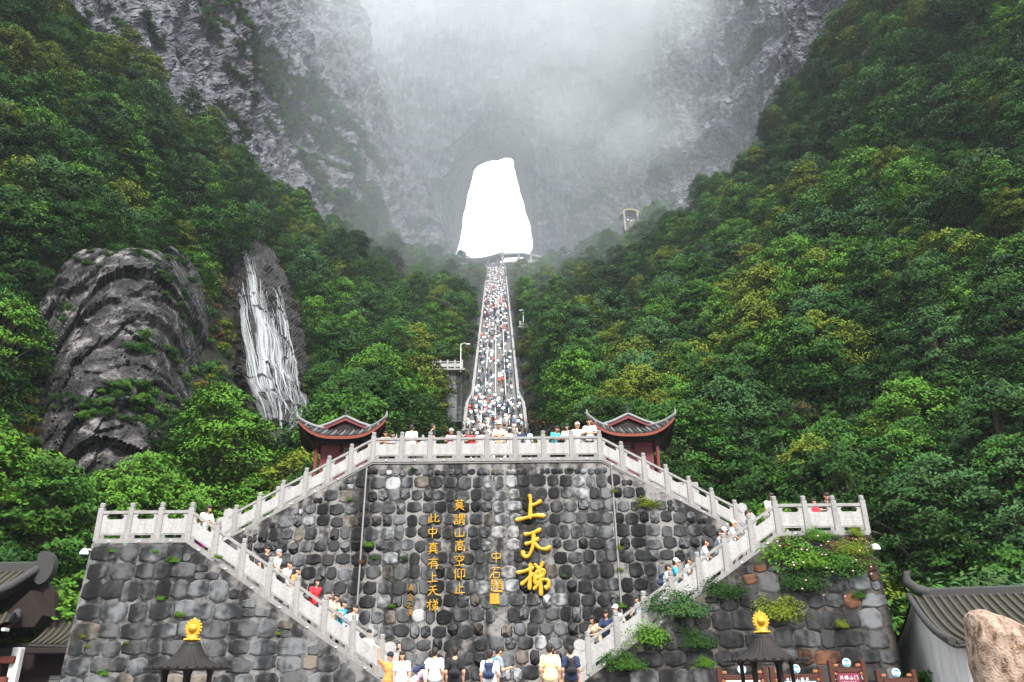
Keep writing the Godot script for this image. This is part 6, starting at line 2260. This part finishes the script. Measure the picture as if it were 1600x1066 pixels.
func skeleton(pose: String) -> Dictionary:
	# a person 1.70 m tall facing +z; L is at +x
	var j := {"hip": Vector3(0, 0.93, 0), "waist": Vector3(0, 1.06, 0.0), "chest": Vector3(0, 1.26, -0.01), "neck": Vector3(0, 1.43, -0.015), "head": Vector3(0, 1.585, 0.01),
		"shL": Vector3(0.17, 1.37, -0.01), "elL": Vector3(0.235, 1.10, -0.03), "wrL": Vector3(0.225, 0.86, 0.06), "shR": Vector3(-0.17, 1.37, -0.01), "elR": Vector3(-0.235, 1.10, -0.03), "wrR": Vector3(-0.225, 0.86, 0.06),
		"knL": Vector3(0.10, 0.49, 0.02), "anL": Vector3(0.105, 0.085, -0.02), "knR": Vector3(-0.10, 0.49, 0.02), "anR": Vector3(-0.105, 0.085, -0.02), "face": Vector3(0, 0, 1)}
	match pose:
		"lean":
			for n in ["waist", "chest", "neck", "head", "shL", "shR"]:
				j[n] += Vector3(0, -0.02, (j[n].y - 0.95) * 0.38)
			j.elL = Vector3(0.27, 1.10, 0.24)
			j.wrL = Vector3(0.10, 1.06, 0.44)
			j.elR = Vector3(-0.27, 1.10, 0.24)
			j.wrR = Vector3(-0.10, 1.07, 0.46)
			j.face = Vector3(0, -0.25, 1).normalized()
		"step":
			for n in ["waist", "chest", "neck", "head", "shL", "shR"]:
				j[n] += Vector3(0, 0, (j[n].y - 0.95) * 0.16)
			j.knL = Vector3(0.11, 0.66, 0.27)
			j.anL = Vector3(0.11, 0.27, 0.18)
			j.anR = Vector3(-0.10, 0.085, -0.10)
			j.elL = Vector3(0.25, 1.13, -0.12)
			j.wrL = Vector3(0.23, 0.95, 0.08)
			j.elR = Vector3(-0.25, 1.15, 0.12)
			j.wrR = Vector3(-0.2, 1.03, 0.30)
		"walk":
			j.knL = Vector3(0.10, 0.50, 0.13)
			j.anL = Vector3(0.10, 0.09, 0.16)
			j.knR = Vector3(-0.10, 0.49, 0.0)
			j.anR = Vector3(-0.10, 0.12, -0.24)
			j.wrL = Vector3(0.22, 0.90, -0.10)
			j.wrR = Vector3(-0.20, 0.92, 0.18)
		"phone":
			j.elL = Vector3(0.25, 1.10, 0.05)
			j.wrL = Vector3(0.07, 1.16, 0.32)
			j.elR = Vector3(-0.25, 1.10, 0.05)
			j.wrR = Vector3(-0.06, 1.16, 0.33)
			j.head += Vector3(0, -0.01, 0.03)
			j.face = Vector3(0, -0.5, 1).normalized()
		"arms_up":
			j.elL = Vector3(0.32, 1.58, 0.02)
			j.wrL = Vector3(0.27, 1.83, 0.06)
			j.elR = Vector3(-0.36, 1.52, 0.02)
			j.wrR = Vector3(-0.40, 1.78, 0.06)
		"bend":
			j.waist = Vector3(0, 1.03, 0.06)
			j.chest = Vector3(0, 1.14, 0.22)
			j.neck = Vector3(0, 1.18, 0.40)
			j.head = Vector3(0, 1.17, 0.56)
			j.shL = Vector3(0.17, 1.17, 0.33)
			j.shR = Vector3(-0.17, 1.17, 0.33)
			j.elL = Vector3(0.22, 0.90, 0.37)
			j.wrL = Vector3(0.18, 0.68, 0.42)
			j.elR = Vector3(-0.22, 0.90, 0.37)
			j.wrR = Vector3(-0.18, 0.68, 0.42)
			j.hip.z -= 0.08
			j.face = Vector3(0, -0.8, 0.6).normalized()
		"sit":
			for n in j:
				if n != "face" and not (n as String).begins_with("an") and not (n as String).begins_with("kn"):
					j[n] += Vector3(0, -0.42, -0.12)
			j.knL = Vector3(0.13, 0.52, 0.30)
			j.knR = Vector3(-0.13, 0.52, 0.30)
			j.anL = Vector3(0.13, 0.085, 0.30)
			j.anR = Vector3(-0.13, 0.085, 0.24)
			j.elL = Vector3(0.24, 0.72, 0.02)
			j.wrL = Vector3(0.12, 0.66, 0.24)
			j.elR = Vector3(-0.24, 0.72, 0.02)
			j.wrR = Vector3(-0.10, 0.68, 0.26)
	return j


var folk := {}


func hand_bones(w: Vector3, from: Vector3, side: float, curl: float) -> Array:
	var d := (w - from).normalized()
	var across := d.cross(Vector3.UP if absf(d.y) < 0.8 else Vector3.BACK).normalized()
	var palm := across.cross(d).normalized()
	var out := [[w, w + d * 0.075, 0.024, 0.028], [w + d * 0.03 - across * 0.016, w + d * 0.08 - across * 0.026, 0.016, 0.014], [w + d * 0.03 + across * 0.016, w + d * 0.08 + across * 0.026, 0.016, 0.014]]
	for f in 4:
		var root := w + d * 0.082 + across * (f - 1.5) * 0.0185
		var len: float = [0.062, 0.074, 0.069, 0.052][f]
		var mid := root + (d * cos(curl) - palm * sin(curl)) * len * 0.55
		out.append([root, mid, 0.0088, 0.0080])
		out.append([mid, mid + (d * cos(curl * 2.2) - palm * sin(curl * 2.2)) * len * 0.55, 0.0080, 0.0068])
	var tr := w + d * 0.025 - across * 0.026 * side
	var tm := tr + (d * 0.7 - across * side * 0.75).normalized() * 0.045
	out.append([tr, tm, 0.011, 0.0095])
	out.append([tm, tm + (d - palm * 0.4).normalized() * 0.032, 0.0092, 0.008])
	return out


func person_meshes(pose: String) -> Dictionary:
	var j := skeleton(pose)
	var r := {}
	var hip: Vector3 = j.hip
	var hx := Vector3(0.085, 0, 0)
	var torso := [[j.hip - hx * 0.8, j.hip + hx * 0.8, 0.115, 0.115], [j.hip, j.waist, 0.115, 0.105], [j.waist - hx * 0.5, j.waist + hx * 0.5, 0.098, 0.098], [j.waist, j.chest, 0.10, 0.115], [j.chest - hx * 0.8, j.chest + hx * 0.8, 0.105, 0.105], [j.shL, j.shR, 0.06, 0.06], [j.chest, j.neck, 0.08, 0.055]]
	var head_c: Vector3 = j.head
	var f: Vector3 = j.face
	var up := (Vector3.UP - f * f.y).normalized()
	var sd := up.cross(f)
	var head := [[j.neck, head_c - up * 0.05, 0.052, 0.05], [head_c + up * 0.045 - f * 0.018, head_c + up * 0.01 - f * 0.004, 0.088, 0.085], [head_c - up * 0.045 + f * 0.03, head_c - up * 0.07 + f * 0.052, 0.052, 0.033],
		[head_c + f * 0.082 + up * 0.005, head_c + f * 0.103 - up * 0.022, 0.009, 0.014], [head_c + f * 0.076 - up * 0.058 - sd * 0.014, head_c + f * 0.076 - up * 0.058 + sd * 0.014, 0.01, 0.01],
		[head_c + sd * 0.084 + up * 0.01, head_c + sd * 0.086 - up * 0.02, 0.016, 0.012], [head_c - sd * 0.084 + up * 0.01, head_c - sd * 0.086 - up * 0.02, 0.016, 0.012]]
	var limbs := []
	for s in ["L", "R"]:
		var h := hip + hx * (1.0 if s == "L" else -1.0)
		limbs.append([h, j["kn" + s], 0.083, 0.056])
		limbs.append([j["kn" + s], (j["kn" + s] as Vector3).lerp(j["an" + s], 0.35), 0.052, 0.053])
		limbs.append([(j["kn" + s] as Vector3).lerp(j["an" + s], 0.35), j["an" + s], 0.052, 0.036])
		limbs.append([j["an" + s] - Vector3(0, 0.035, 0.02), j["an" + s] + Vector3(0.01 if s == "L" else -0.01, -0.05, 0.15), 0.042, 0.03])
		limbs.append([j["sh" + s], j["el" + s], 0.05, 0.04])
		limbs.append([j["el" + s], j["wr" + s], 0.039, 0.026])
	var mb := MB.new()
	snet(mb, torso + limbs + [head[0]], 0.026, 0.05)
	snet(mb, head, 0.011, 0.022)
	for s in ["L", "R"]:
		snet(mb, hand_bones(j["wr" + s], j["el" + s], 1.0 if s == "L" else -1.0, 0.45), 0.0075, 0.008)
	r.body = mb.mesh()
	mb = MB.new()
	var sl := []
	for s in ["L", "R"]:
		sl.append([j["sh" + s], (j["sh" + s] as Vector3).lerp(j["el" + s], 0.62), 0.054, 0.05])
	snet(mb, torso.slice(0, 6) + sl, 0.026, 0.045, 0.018)
	r.shirt = mb.mesh()
	mb = MB.new()
	var lg := []
	var sh := []
	var fe := []
	for s in ["L", "R"]:
		var h := hip + hx * (1.0 if s == "L" else -1.0)
		lg.append([h, j["kn" + s], 0.085, 0.062])
		lg.append([j["kn" + s], (j["kn" + s] as Vector3).lerp(j["an" + s], 0.88), 0.06, 0.05])
		sh.append([h, h.lerp(j["kn" + s], 0.75), 0.088, 0.078])
		fe.append([j["an" + s] - Vector3(0, 0.03, 0.025), j["an" + s] + Vector3(0.01 if s == "L" else -0.01, -0.05, 0.15), 0.045, 0.033])
	snet(mb, torso.slice(0, 2) + lg, 0.026, 0.04, 0.012)
	r.trousers = mb.mesh()
	mb = MB.new()
	snet(mb, torso.slice(0, 2) + sh, 0.026, 0.04, 0.013)
	r.shorts = mb.mesh()
	mb = MB.new()
	snet(mb, fe, 0.022, 0.02, 0.01)
	r.shoes = mb.mesh()
	mb = MB.new()
	var hair := [[head_c + up * 0.052 - f * 0.03, head_c + up * 0.03 - f * 0.03, 0.094, 0.092], [head_c + up * 0.07 + f * 0.02, head_c + up * 0.07 - f * 0.02, 0.078, 0.08], [head_c - f * 0.06 - up * 0.03, head_c - f * 0.055, 0.06, 0.07]]
	snet(mb, hair, 0.014, 0.02)
	r.hair = mb.mesh()
	mb = MB.new()
	snet(mb, hair + [[head_c - f * 0.06 - up * 0.03, j.neck - f * 0.10 - up * 0.10, 0.075, 0.045], [head_c + sd * 0.075, head_c + sd * 0.075 - up * 0.12, 0.03, 0.025], [head_c - sd * 0.075, head_c - sd * 0.075 - up * 0.12, 0.03, 0.025]], 0.015, 0.025)
	r.long_hair = mb.mesh()
	mb = MB.new()
	snet(mb, [[head_c + up * 0.075, head_c + up * 0.07, 0.104, 0.104], [head_c + up * 0.06 + f * 0.08 + sd * 0.04, head_c + up * 0.06 + f * 0.08 - sd * 0.04, 0.02, 0.02], [head_c + up * 0.055 + f * 0.14 + sd * 0.035, head_c + up * 0.055 + f * 0.14 - sd * 0.035, 0.016, 0.016], [head_c + up * 0.06 + f * 0.06, head_c + up * 0.055 + f * 0.145, 0.03, 0.02]], 0.014, 0.02, 0.0, head_c.y + 0.03)
	r.cap = mb.mesh()
	mb = MB.new()
	for s in [-1.0, 1.0]:
		mb.lathe(PackedVector2Array([Vector2(0, -0.008), Vector2(0.011, -0.003), Vector2(0.011, 0.003), Vector2(0, 0.008)]), 8, head_c + f * 0.082 + up * 0.012 + sd * 0.032 * s)
	r.eyes = mb.mesh()
	# where a rucksack hangs
	r.back = [(j.chest as Vector3).lerp(j.waist, 0.3), (j.neck - j.waist).normalized()]
	return r


func bag_mesh(pose: String) -> MB:
	var j := skeleton(pose)
	var u: Vector3 = (j.neck - j.waist).normalized()
	var b := u.cross(Vector3.RIGHT)           # towards the back
	b = -b if b.z > 0 else b
	var c: Vector3 = (j.chest as Vector3).lerp(j.waist, 0.25) + b * 0.205
	var mb := MB.new()
	snet(mb, [[c - u * 0.13 - Vector3(0.07, 0, 0), c - u * 0.13 + Vector3(0.07, 0, 0), 0.085, 0.085], [c + u * 0.12 - Vector3(0.05, 0, 0), c + u * 0.12 + Vector3(0.05, 0, 0), 0.075, 0.075], [c - u * 0.1, c + u * 0.1, 0.09, 0.08], [c + b * 0.06 - u * 0.10 - Vector3(0.05, 0, 0), c + b * 0.06 - u * 0.10 + Vector3(0.05, 0, 0), 0.05, 0.05]], 0.022, 0.04)
	for s in [-1.0, 1.0]:
		var sh: Vector3 = j.shR if s < 0 else j.shL
		mb.tube(PackedVector3Array([c + u * 0.15 + Vector3(s * 0.09, 0, 0), sh + u * 0.075 - Vector3(s * 0.05, 0, 0), sh + u * 0.0 - b * 0.09 - Vector3(s * 0.05, 0, 0), sh - u * 0.22 - b * 0.11 - Vector3(s * 0.04, 0, 0), c - u * 0.14 + Vector3(s * 0.12, 0, 0)]), PackedFloat32Array([0.022]), 6)
	return mb


func cloth(c: Color) -> StandardMaterial3D:
	var key := "cloth_" + c.to_html()
	if not M.has(key):
		mat(key, c, 0.85)
	return M[key]


const CLOTHES := {"white": [0.42, 0.42, 0.42], "black": [0.014, 0.014, 0.016], "grey": [0.136, 0.150, 0.170], "navy": [0.017, 0.024, 0.054], "red": [0.340, 0.020, 0.027], "orange": [0.510, 0.150, 0.041], "beige": [0.374, 0.286, 0.204], "light blue": [0.286, 0.422, 0.510], "teal": [0.034, 0.204, 0.245], "yellow": [0.510, 0.422, 0.190], "pink": [0.490, 0.258, 0.286], "magenta": [0.374, 0.020, 0.204], "lilac": [0.306, 0.306, 0.476], "blue": [0.054, 0.122, 0.306], "khaki": [0.218, 0.184, 0.122], "green": [0.054, 0.204, 0.082], "brown": [0.109, 0.061, 0.034]}


func wear(n: String) -> StandardMaterial3D:
	var c: Array = CLOTHES[n]
	return cloth(lin(c[0], c[1], c[2]))


func person(at: Vector3, turn: float, pose: String, shirt: String, legs: String, short_legs: bool, hair: String, bag: String, label: String, size := 1.0, group := "") -> Node3D:
	if not folk.has(pose):
		folk[pose] = person_meshes(pose)
	var f: Dictionary = folk[pose]
	var o := thing("person", at, label, "person", group, turn)
	o.scale = Vector3.ONE * size
	part("body", f.body, M.skin, o)
	part("shirt", f.shirt, wear(shirt), o)
	part("shorts" if short_legs else "trousers", f.shorts if short_legs else f.trousers, wear(legs), o)
	part("shoes", f.shoes, wear("white" if shirt == "black" else "grey"), o)
	part("eyes", f.eyes, M.ink, o)
	if hair == "long":
		part("hair", f.long_hair, M.hair, o)
	else:
		part("hair", f.hair, M.hair if hair != "grey" else wear("grey"), o)
	if hair.ends_with("cap"):
		part("cap", f.cap, wear(hair.trim_suffix(" cap")), o)
	if bag:
		var b := part("rucksack", bag_mesh(pose), wear(bag))
		b.transform = o.transform
		tag(b, "%s rucksack worn by the %s" % [bag, label.get_slice(",", 0).replace(" halfway down the left lower flight", "")], "rucksack", "rucksacks on people's backs")
	return o


func low_step(s: float, x: float) -> float:      # height of the lower flight's tread at x
	var i := int(floor((absf(x) - 3.0) / 0.242))
	return 0.0 if i < 0 else minf(0.55 + (i + 1) * 0.157, 5.26) - 0.0 if i >= 0 and i < 30 else 5.15


func people() -> void:
	mat("skin", lin(0.30, 0.17, 0.11), 0.6, {"subsurf_scatter_enabled": true, "subsurf_scatter_strength": 0.1})
	mat("hair", lin(0.016, 0.012, 0.010), 0.5)
	# left lower flight, from the top down; they face down the flight (+x) or lean on the railing (+z)
	var P := [
		[-9.75, -27.9, 1.0, "lean", "white", "magenta", false, "long", "", "woman in white with magenta trousers at the head of the left lower flight", 0.97],
		[-7.55, -28.3, 0.9, "stand", "black", "white", false, "black", "", "boy in a dark striped shirt on the left lower flight", 1.0],
		[-7.15, -28.0, 1.3, "step", "white", "black", false, "grey", "", "grey-haired man in white high on the left lower flight", 1.0],
		[-6.85, -28.3, 1.3, "step", "white", "grey", false, "black", "", "young man in white, third down the left lower flight", 0.98],
		[-6.45, -28.0, 1.2, "step", "orange", "navy", true, "black", "", "child in an orange top on the left lower flight", 0.92],
		[-5.75, -28.0, 0.9, "step", "red", "black", false, "long", "", "woman in red halfway down the left lower flight", 0.98],
		[-5.40, -28.3, 1.1, "step", "beige", "grey", false, "long", "", "woman in beige just below the woman in red", 0.94],
		[-5.15, -27.95, 1.0, "lean", "beige", "khaki", true, "black", "", "man in beige leaning on the left lower railing", 0.97],
		[-4.85, -28.2, 1.2, "step", "teal", "black", false, "black", "", "person in teal above the man with the pale rucksack", 0.94],
		[-4.45, -28.0, 1.2, "step", "white", "navy", false, "black", "light blue", "man in white low on the left flight, carrying a pale rucksack", 1.03],
		[-3.75, -27.9, 0.8, "sit", "light blue", "orange", true, "black", "", "boy in light blue and orange shorts near the foot of the left lower flight", 1.0],
		[-2.95, -27.6, 0.5, "stand", "black", "black", false, "black", "", "man in black beside the scroll stone of the left lower flight", 1.02],
		# on the ground before the middle wall
		[-2.80, -25.6, 0.4, "arms_up", "orange", "navy", false, "black cap", "", "person in orange with both arms raised", 0.98],
		[-2.42, -25.4, 0.0, "stand", "white", "light blue", true, "long", "", "woman in a white shirt and short pale denim shorts", 1.0],
		[-1.95, -25.2, 1.3, "bend", "pink", "beige", true, "black", "navy", "woman bending forward, carrying a navy rucksack", 0.95],
		[-1.62, -26.4, 2.6, "stand", "white", "grey", false, "black", "", "man in white standing behind the one with a shoulder strap", 1.02],
		[-1.42, -25.0, 3.0, "stand", "white", "grey", false, "black", "", "man in white with a dark strap, seen from behind", 1.04],
		[-0.72, -22.8, 3.1, "stand", "black", "black", true, "black", "black", "man in black in the middle of the forecourt, carrying a black rucksack", 1.0],
		[0.42, -25.4, 1.9, "phone", "grey", "black", true, "black", "teal", "man in grey looking at a phone, carrying a teal rucksack", 1.05],
		[0.22, -21.5, 3.0, "stand", "white", "black", true, "black", "navy", "person in white low before the man with the phone", 0.93],
		[1.78, -22.4, 2.9, "stand", "yellow", "khaki", true, "black", "", "man in pale yellow at the right of the group on the ground", 1.02],
		[2.02, -25.4, 2.7, "stand", "white", "grey", false, "black cap", "", "person in white and a dark cap behind the man in yellow", 1.03],
		[2.5, -24.6, 3.2, "stand", "navy", "black", false, "black", "black", "man in navy beside the right scroll stone, carrying a black rucksack", 1.03],
		# right lower flight
		[3.75, -28.2, -0.9, "lean", "beige", "navy", false, "long", "", "woman in beige at the foot of the right lower flight", 0.97],
		[4.05, -27.95, -0.3, "lean", "navy", "black", false, "long", "", "woman in navy leaning near the foot of the right lower flight", 0.97],
		[4.45, -28.0, -1.2, "step", "white", "navy", false, "white cap", "", "boy in white with a white cap low on the right lower flight", 0.96],
		[5.2, -28.2, -1.2, "step", "light blue", "navy", true, "black", "", "child in pale blue low behind the right lower railing", 0.76],
		[6.15, -28.1, 1.3, "step", "white", "navy", false, "black", "navy", "person in white climbing the right lower flight, carrying a navy rucksack", 1.0],
		[6.45, -28.2, 1.4, "step", "teal", "grey", false, "white cap", "", "man in teal with a white cap climbing the right lower flight", 1.02],
		[6.85, -28.0, 1.3, "step", "white", "grey", false, "black", "", "person in white half hidden by a post of the right lower railing", 0.93],
		[7.55, -28.2, 1.3, "step", "white", "grey", false, "black", "", "man in white two thirds up the right lower flight", 1.04],
		[8.05, -28.1, 1.3, "step", "grey", "black", false, "black", "", "man in grey leaning forward on the right lower flight", 1.02],
		[8.30, -28.4, 1.3, "step", "red", "beige", false, "white cap", "", "person in red with a pale cap beside the man in grey", 1.0],
		[8.55, -28.1, 1.3, "step", "white", "beige", false, "beige cap", "", "woman in white and a straw-coloured cap on the right lower flight", 1.03],
		[9.2, -28.3, 1.3, "step", "white", "black", false, "black", "", "dark-haired person high on the right lower flight", 0.98],
		[9.95, -28.0, 0.4, "lean", "white", "beige", false, "long", "", "long-haired woman at the head of the right lower flight", 0.98],
	]
	for e in P:
		var ax := absf(e[0])
		var y := low_step(1.0, e[0]) if e[1] < -27.4 else 0.0
		if ax > 9.9:
			y = 5.15
		person(Vector3(e[0], y, e[1]), e[2], e[3], e[4], e[5], e[6], e[7], e[8], e[9], e[10])
	var T := [[12.15, -28.4, "lean", "black", "black", "black", "man in black on the right lower terrace", 5.15, 0.0, 1.02], [11.95, -28.9, "stand", "red", "navy", "long", "woman in red behind the man on the right terrace", 5.15, 0.5, 0.98],
		[-4.15, -31.75, "lean", "beige", "grey", "black", "person in beige at the left end of the top balustrade", 8.9, 0.0, 0.84], [-3.85, -31.8, "lean", "lilac", "black", "black", "child in lilac behind the top balustrade near the left pavilion", 8.9, 0.0, 0.82],
		[-3.1, -31.7, "stand", "white", "grey", "black", "man in white seen from behind by the stone lantern", 8.9, 3.0, 1.0], [-2.25, -31.8, "stand", "black", "black", "black", "person in black with a pale strap right of the stone lantern", 8.9, 2.0, 1.05],
		[-1.5, -31.7, "lean", "pink", "beige", "white cap", "person in a white hood leaning at the top balustrade", 8.9, 0.2, 0.87], [-0.95, -31.9, "stand", "navy", "black", "black", "person in navy at the top balustrade left of its middle", 8.9, 2.6, 0.9],
		[-0.65, -31.7, "lean", "red", "black", "long", "woman in red at the top balustrade left of its middle", 8.9, 0.1, 0.86], [-0.25, -31.9, "stand", "white", "black", "black", "person in white left of the man in the beige hat", 8.9, 3.1, 0.9],
		[0.5, -31.7, "lean", "beige", "khaki", "beige cap", "man in beige with a hat facing out at the middle of the top balustrade", 8.9, 0.0, 1.02], [0.95, -31.95, "stand", "white", "navy", "black", "person in white right of the man in the beige hat", 8.9, 2.9, 0.95],
		[1.35, -31.75, "stand", "navy", "black", "black", "person in navy by the sixth post of the top balustrade", 8.9, 2.9, 0.93], [1.65, -32.0, "stand", "light blue", "black", "long", "woman in light blue at the foot of the great stairway", 8.9, 3.0, 0.96],
		[2.75, -31.75, "lean", "teal", "black", "long", "woman in teal leaning on the top balustrade, second from its right end group", 8.9, 0.5, 0.93], [3.0, -31.9, "lean", "black", "black", "black", "dark-shirted person in the group at the right of the top balustrade", 8.9, -0.4, 0.93],
		[3.35, -31.7, "lean", "white", "grey", "long", "woman in white with long hair at the right of the top balustrade", 8.9, -0.3, 0.97], [3.75, -31.8, "stand", "white", "grey", "beige cap", "person in white with a yellowish cap at the right of the top balustrade", 8.9, 0.2, 1.04],
		[4.25, -31.65, "lean", "white", "navy", "black", "man in white leaning on the right end of the top balustrade", 8.9, -0.2, 1.1]]
	for e in T:
		person(Vector3(e[0], e[7], e[1]), e[8], e[2], e[3], e[4], false, e[5], "", e[6], e[9])
	for e in [[45.4, 0.3, "white"], [46.6, 0.8, "light blue"], [47.4, 0.5, "beige"]]:
		person(Vector3(e[0], 144.4, -234.4 - e[1]), 0.2, "stand", e[2], "black", false, "black", "", "visitor in %s inside the lookout shelter" % e[2])
	crowd()


# visitors on the long stairway: small in the picture, each one mesh coloured by the bone it lies on
func small_person(pose: String, shirt: Array, legs: Array, cap: Array) -> ArrayMesh:
	var j := skeleton(pose)
	var hx := Vector3(0.085, 0, 0)
	var bones := [[j.hip - hx, j.hip + hx, 0.12, 0.12, legs], [j.waist, j.chest, 0.115, 0.125, shirt], [j.shL, j.shR, 0.075, 0.075, shirt], [j.neck, j.head - Vector3(0, 0.06, 0), 0.055, 0.055, [0.30, 0.17, 0.11]], [j.head, j.head + Vector3(0, 0.03, -0.02), 0.095, 0.098, cap], [j.head + j.face * 0.05 - Vector3(0, 0.03, 0), j.head + j.face * 0.06 - Vector3(0, 0.05, 0), 0.06, 0.05, [0.30, 0.17, 0.11]]]
	for s in ["L", "R"]:
		var h: Vector3 = j.hip + hx * (1.0 if s == "L" else -1.0)
		bones.append([h, j["kn" + s], 0.09, 0.065, legs])
		bones.append([j["kn" + s], j["an" + s], 0.06, 0.045, legs])
		bones.append([j["an" + s], j["an" + s] + Vector3(0, -0.045, 0.14), 0.045, 0.035, [0.3, 0.3, 0.3]])
		bones.append([j["sh" + s], j["el" + s], 0.06, 0.05, shirt])
		bones.append([j["el" + s], j["wr" + s], 0.043, 0.034, [0.30, 0.17, 0.11]])
	var mb := MB.new()
	mb.colored = true
	snet(mb, bones, 0.055, 0.05)
	for i in mb.v.size():
		var best := 9.0
		var c := [1, 1, 1]
		for b in bones:
			var q := Geometry3D.get_closest_point_to_segment(mb.v[i], b[0], b[1])
			var d := q.distance_to(mb.v[i]) - float(b[2])
			if d < best:
				best = d
				c = b[4]
		mb.c[i] = Color(c[0], c[1], c[2])
	return mb.mesh()


func crowd() -> void:
	mat("crowd", Color.WHITE, 0.85, {"vertex_color_use_as_albedo": true})
	var kinds := []
	var shirts := ["white", "white", "black", "white", "grey", "red", "navy", "light blue", "beige", "white", "black", "black", "white", "white", "black"]
	var legs := ["black", "navy", "black", "beige", "grey", "navy", "black", "khaki", "navy", "blue", "black", "grey", "white", "black", "grey"]
	for k in shirts.size():
		for pose in ["step", "walk"]:
			kinds.append([small_person(pose, CLOTHES[shirts[k]], CLOTHES[legs[k]], [0.016, 0.012, 0.01] if k % 4 != 3 else [0.45, 0.45, 0.44]), shirts[k], legs[k]])
	rng.seed = 909
	var spots := []
	var clump := fnl(66, 0.05, 2)
	var d := 84.0
	while d < 292.0:
		var dense := 0.80 if d < 118 else (0.55 if d < 180 else 0.85)
		var half := 3.7 if d < 118 else 3.0
		var x := -half
		while x < half:
			if rng.randf() < dense * 0.85 * (1.0 + 0.9 * clump.get_noise_2d(x * 9.0, d * 4.0)) * (0.6 if absf(x) < 0.8 and d > 118 and d < 175 else 1.0):
				spots.append(Vector2(x + rng.randf_range(-0.25, 0.25), d + rng.randf_range(-0.4, 0.4)))
			x += 0.72
		d += 0.95 if d < 118 else 1.45
	# also the landing in front of the first steps, seen over the balustrade
	for q in 26:
		spots.append(Vector2(rng.randf_range(-3.6, 3.6), rng.randf_range(74, 84)))
	spots.sort_custom(func(a, b): return a.y < b.y)
	var lanes := ["leftmost", "second", "third", "rightmost"]
	var rest := []
	var n := 0
	for s in spots:
		var k := rng.randi_range(0, kinds.size() - 1)
		var y: float = 9.0 + (floor((s.y - 71.5) * 880.0 / 222.5) + 1) * 149.7 / 880.0
		var at := Vector3(s.x, y, -s.y)
		var turn := PI + rng.randf_range(-0.4, 0.4) if rng.randf() < 0.8 else rng.randf_range(-0.5, 0.5)
		if n < 238:
			n += 1
			var lane: String = lanes[clampi(int((s.x + 4.0) / 2.0), 0, 3)]
			var where := "at stair foot" if s.y < 98 else ("low on stairs" if s.y < 119 else ("midway upstairs" if s.y < 150 else "high upstairs"))
			var lab := "visitor in %s and %s %s, %s lane" % [kinds[k][1], kinds[k][2], where, lane]
			var o := part("person", kinds[k][0], M.crowd)
			o.position = at
			o.rotation.y = turn
			o.scale = Vector3.ONE * rng.randf_range(0.84, 1.0)
			tag(o, lab, "person", lab.replace("visitor in", "visitors in"))
			alike.append([o, lab, s.x / s.y])
		else:
			rest.append([at, turn])
	var mm := MultiMesh.new()
	mm.transform_format = MultiMesh.TRANSFORM_3D
	mm.use_colors = true
	mm.mesh = small_person("step", [0.5, 0.5, 0.5], [0.1, 0.16, 0.18], [0.03, 0.02, 0.02])
	mm.instance_count = rest.size()
	var tint := [[1, 1, 1], [1, 1, 1], [0.05, 0.05, 0.06], [1, 1, 1], [0.3, 0.32, 0.36], [0.05, 0.05, 0.07], [0.6, 0.75, 0.85], [0.10, 0.12, 0.2], [0.95, 0.9, 0.85], [0.05, 0.05, 0.06], [0.8, 0.5, 0.45], [0.7, 0.12, 0.1]]
	for i in rest.size():
		mm.set_instance_transform(i, Transform3D(Basis(Vector3.UP, rest[i][1]), rest[i][0]))
		var t: Array = tint[rng.randi_range(0, 11)]
		mm.set_instance_color(i, Color(t[0], t[1], t[2]))
	var o := MultiMeshInstance3D.new()
	o.name = "crowd"
	o.multimesh = mm
	o.material_override = M.crowd
	add_child(o)
	tag(o, "dense crowd of tiny visitors packing the upper reaches of the great stairway", "crowd", "", "stuff")


func _ready() -> void:
	setting()
	rock_materials()
	M["grain"] = grey_tex(M["fine"], 1024)
	stone_materials()
	mat("white_paint", grey(0.42), 0.6)
	mat("gold", lin(0.33, 0.185, 0.012), 0.4, {"metallic": 0.35, "metallic_specular": 0.4})
	mat("bronze_gold", lin(0.28, 0.14, 0.02), 0.45, {"metallic": 0.3})
	var m := mat("stair_stone", grey(0.10, 0.04), 0.85)
	make_plants()
	prop_materials()
	terrain()
	walls()
	terrace()
	great_stairway()
	inscription()
	props()
	waterfall()
	wall_plants()
	people()
	forest()
	cliff_plants()
	mist()
	single_out()
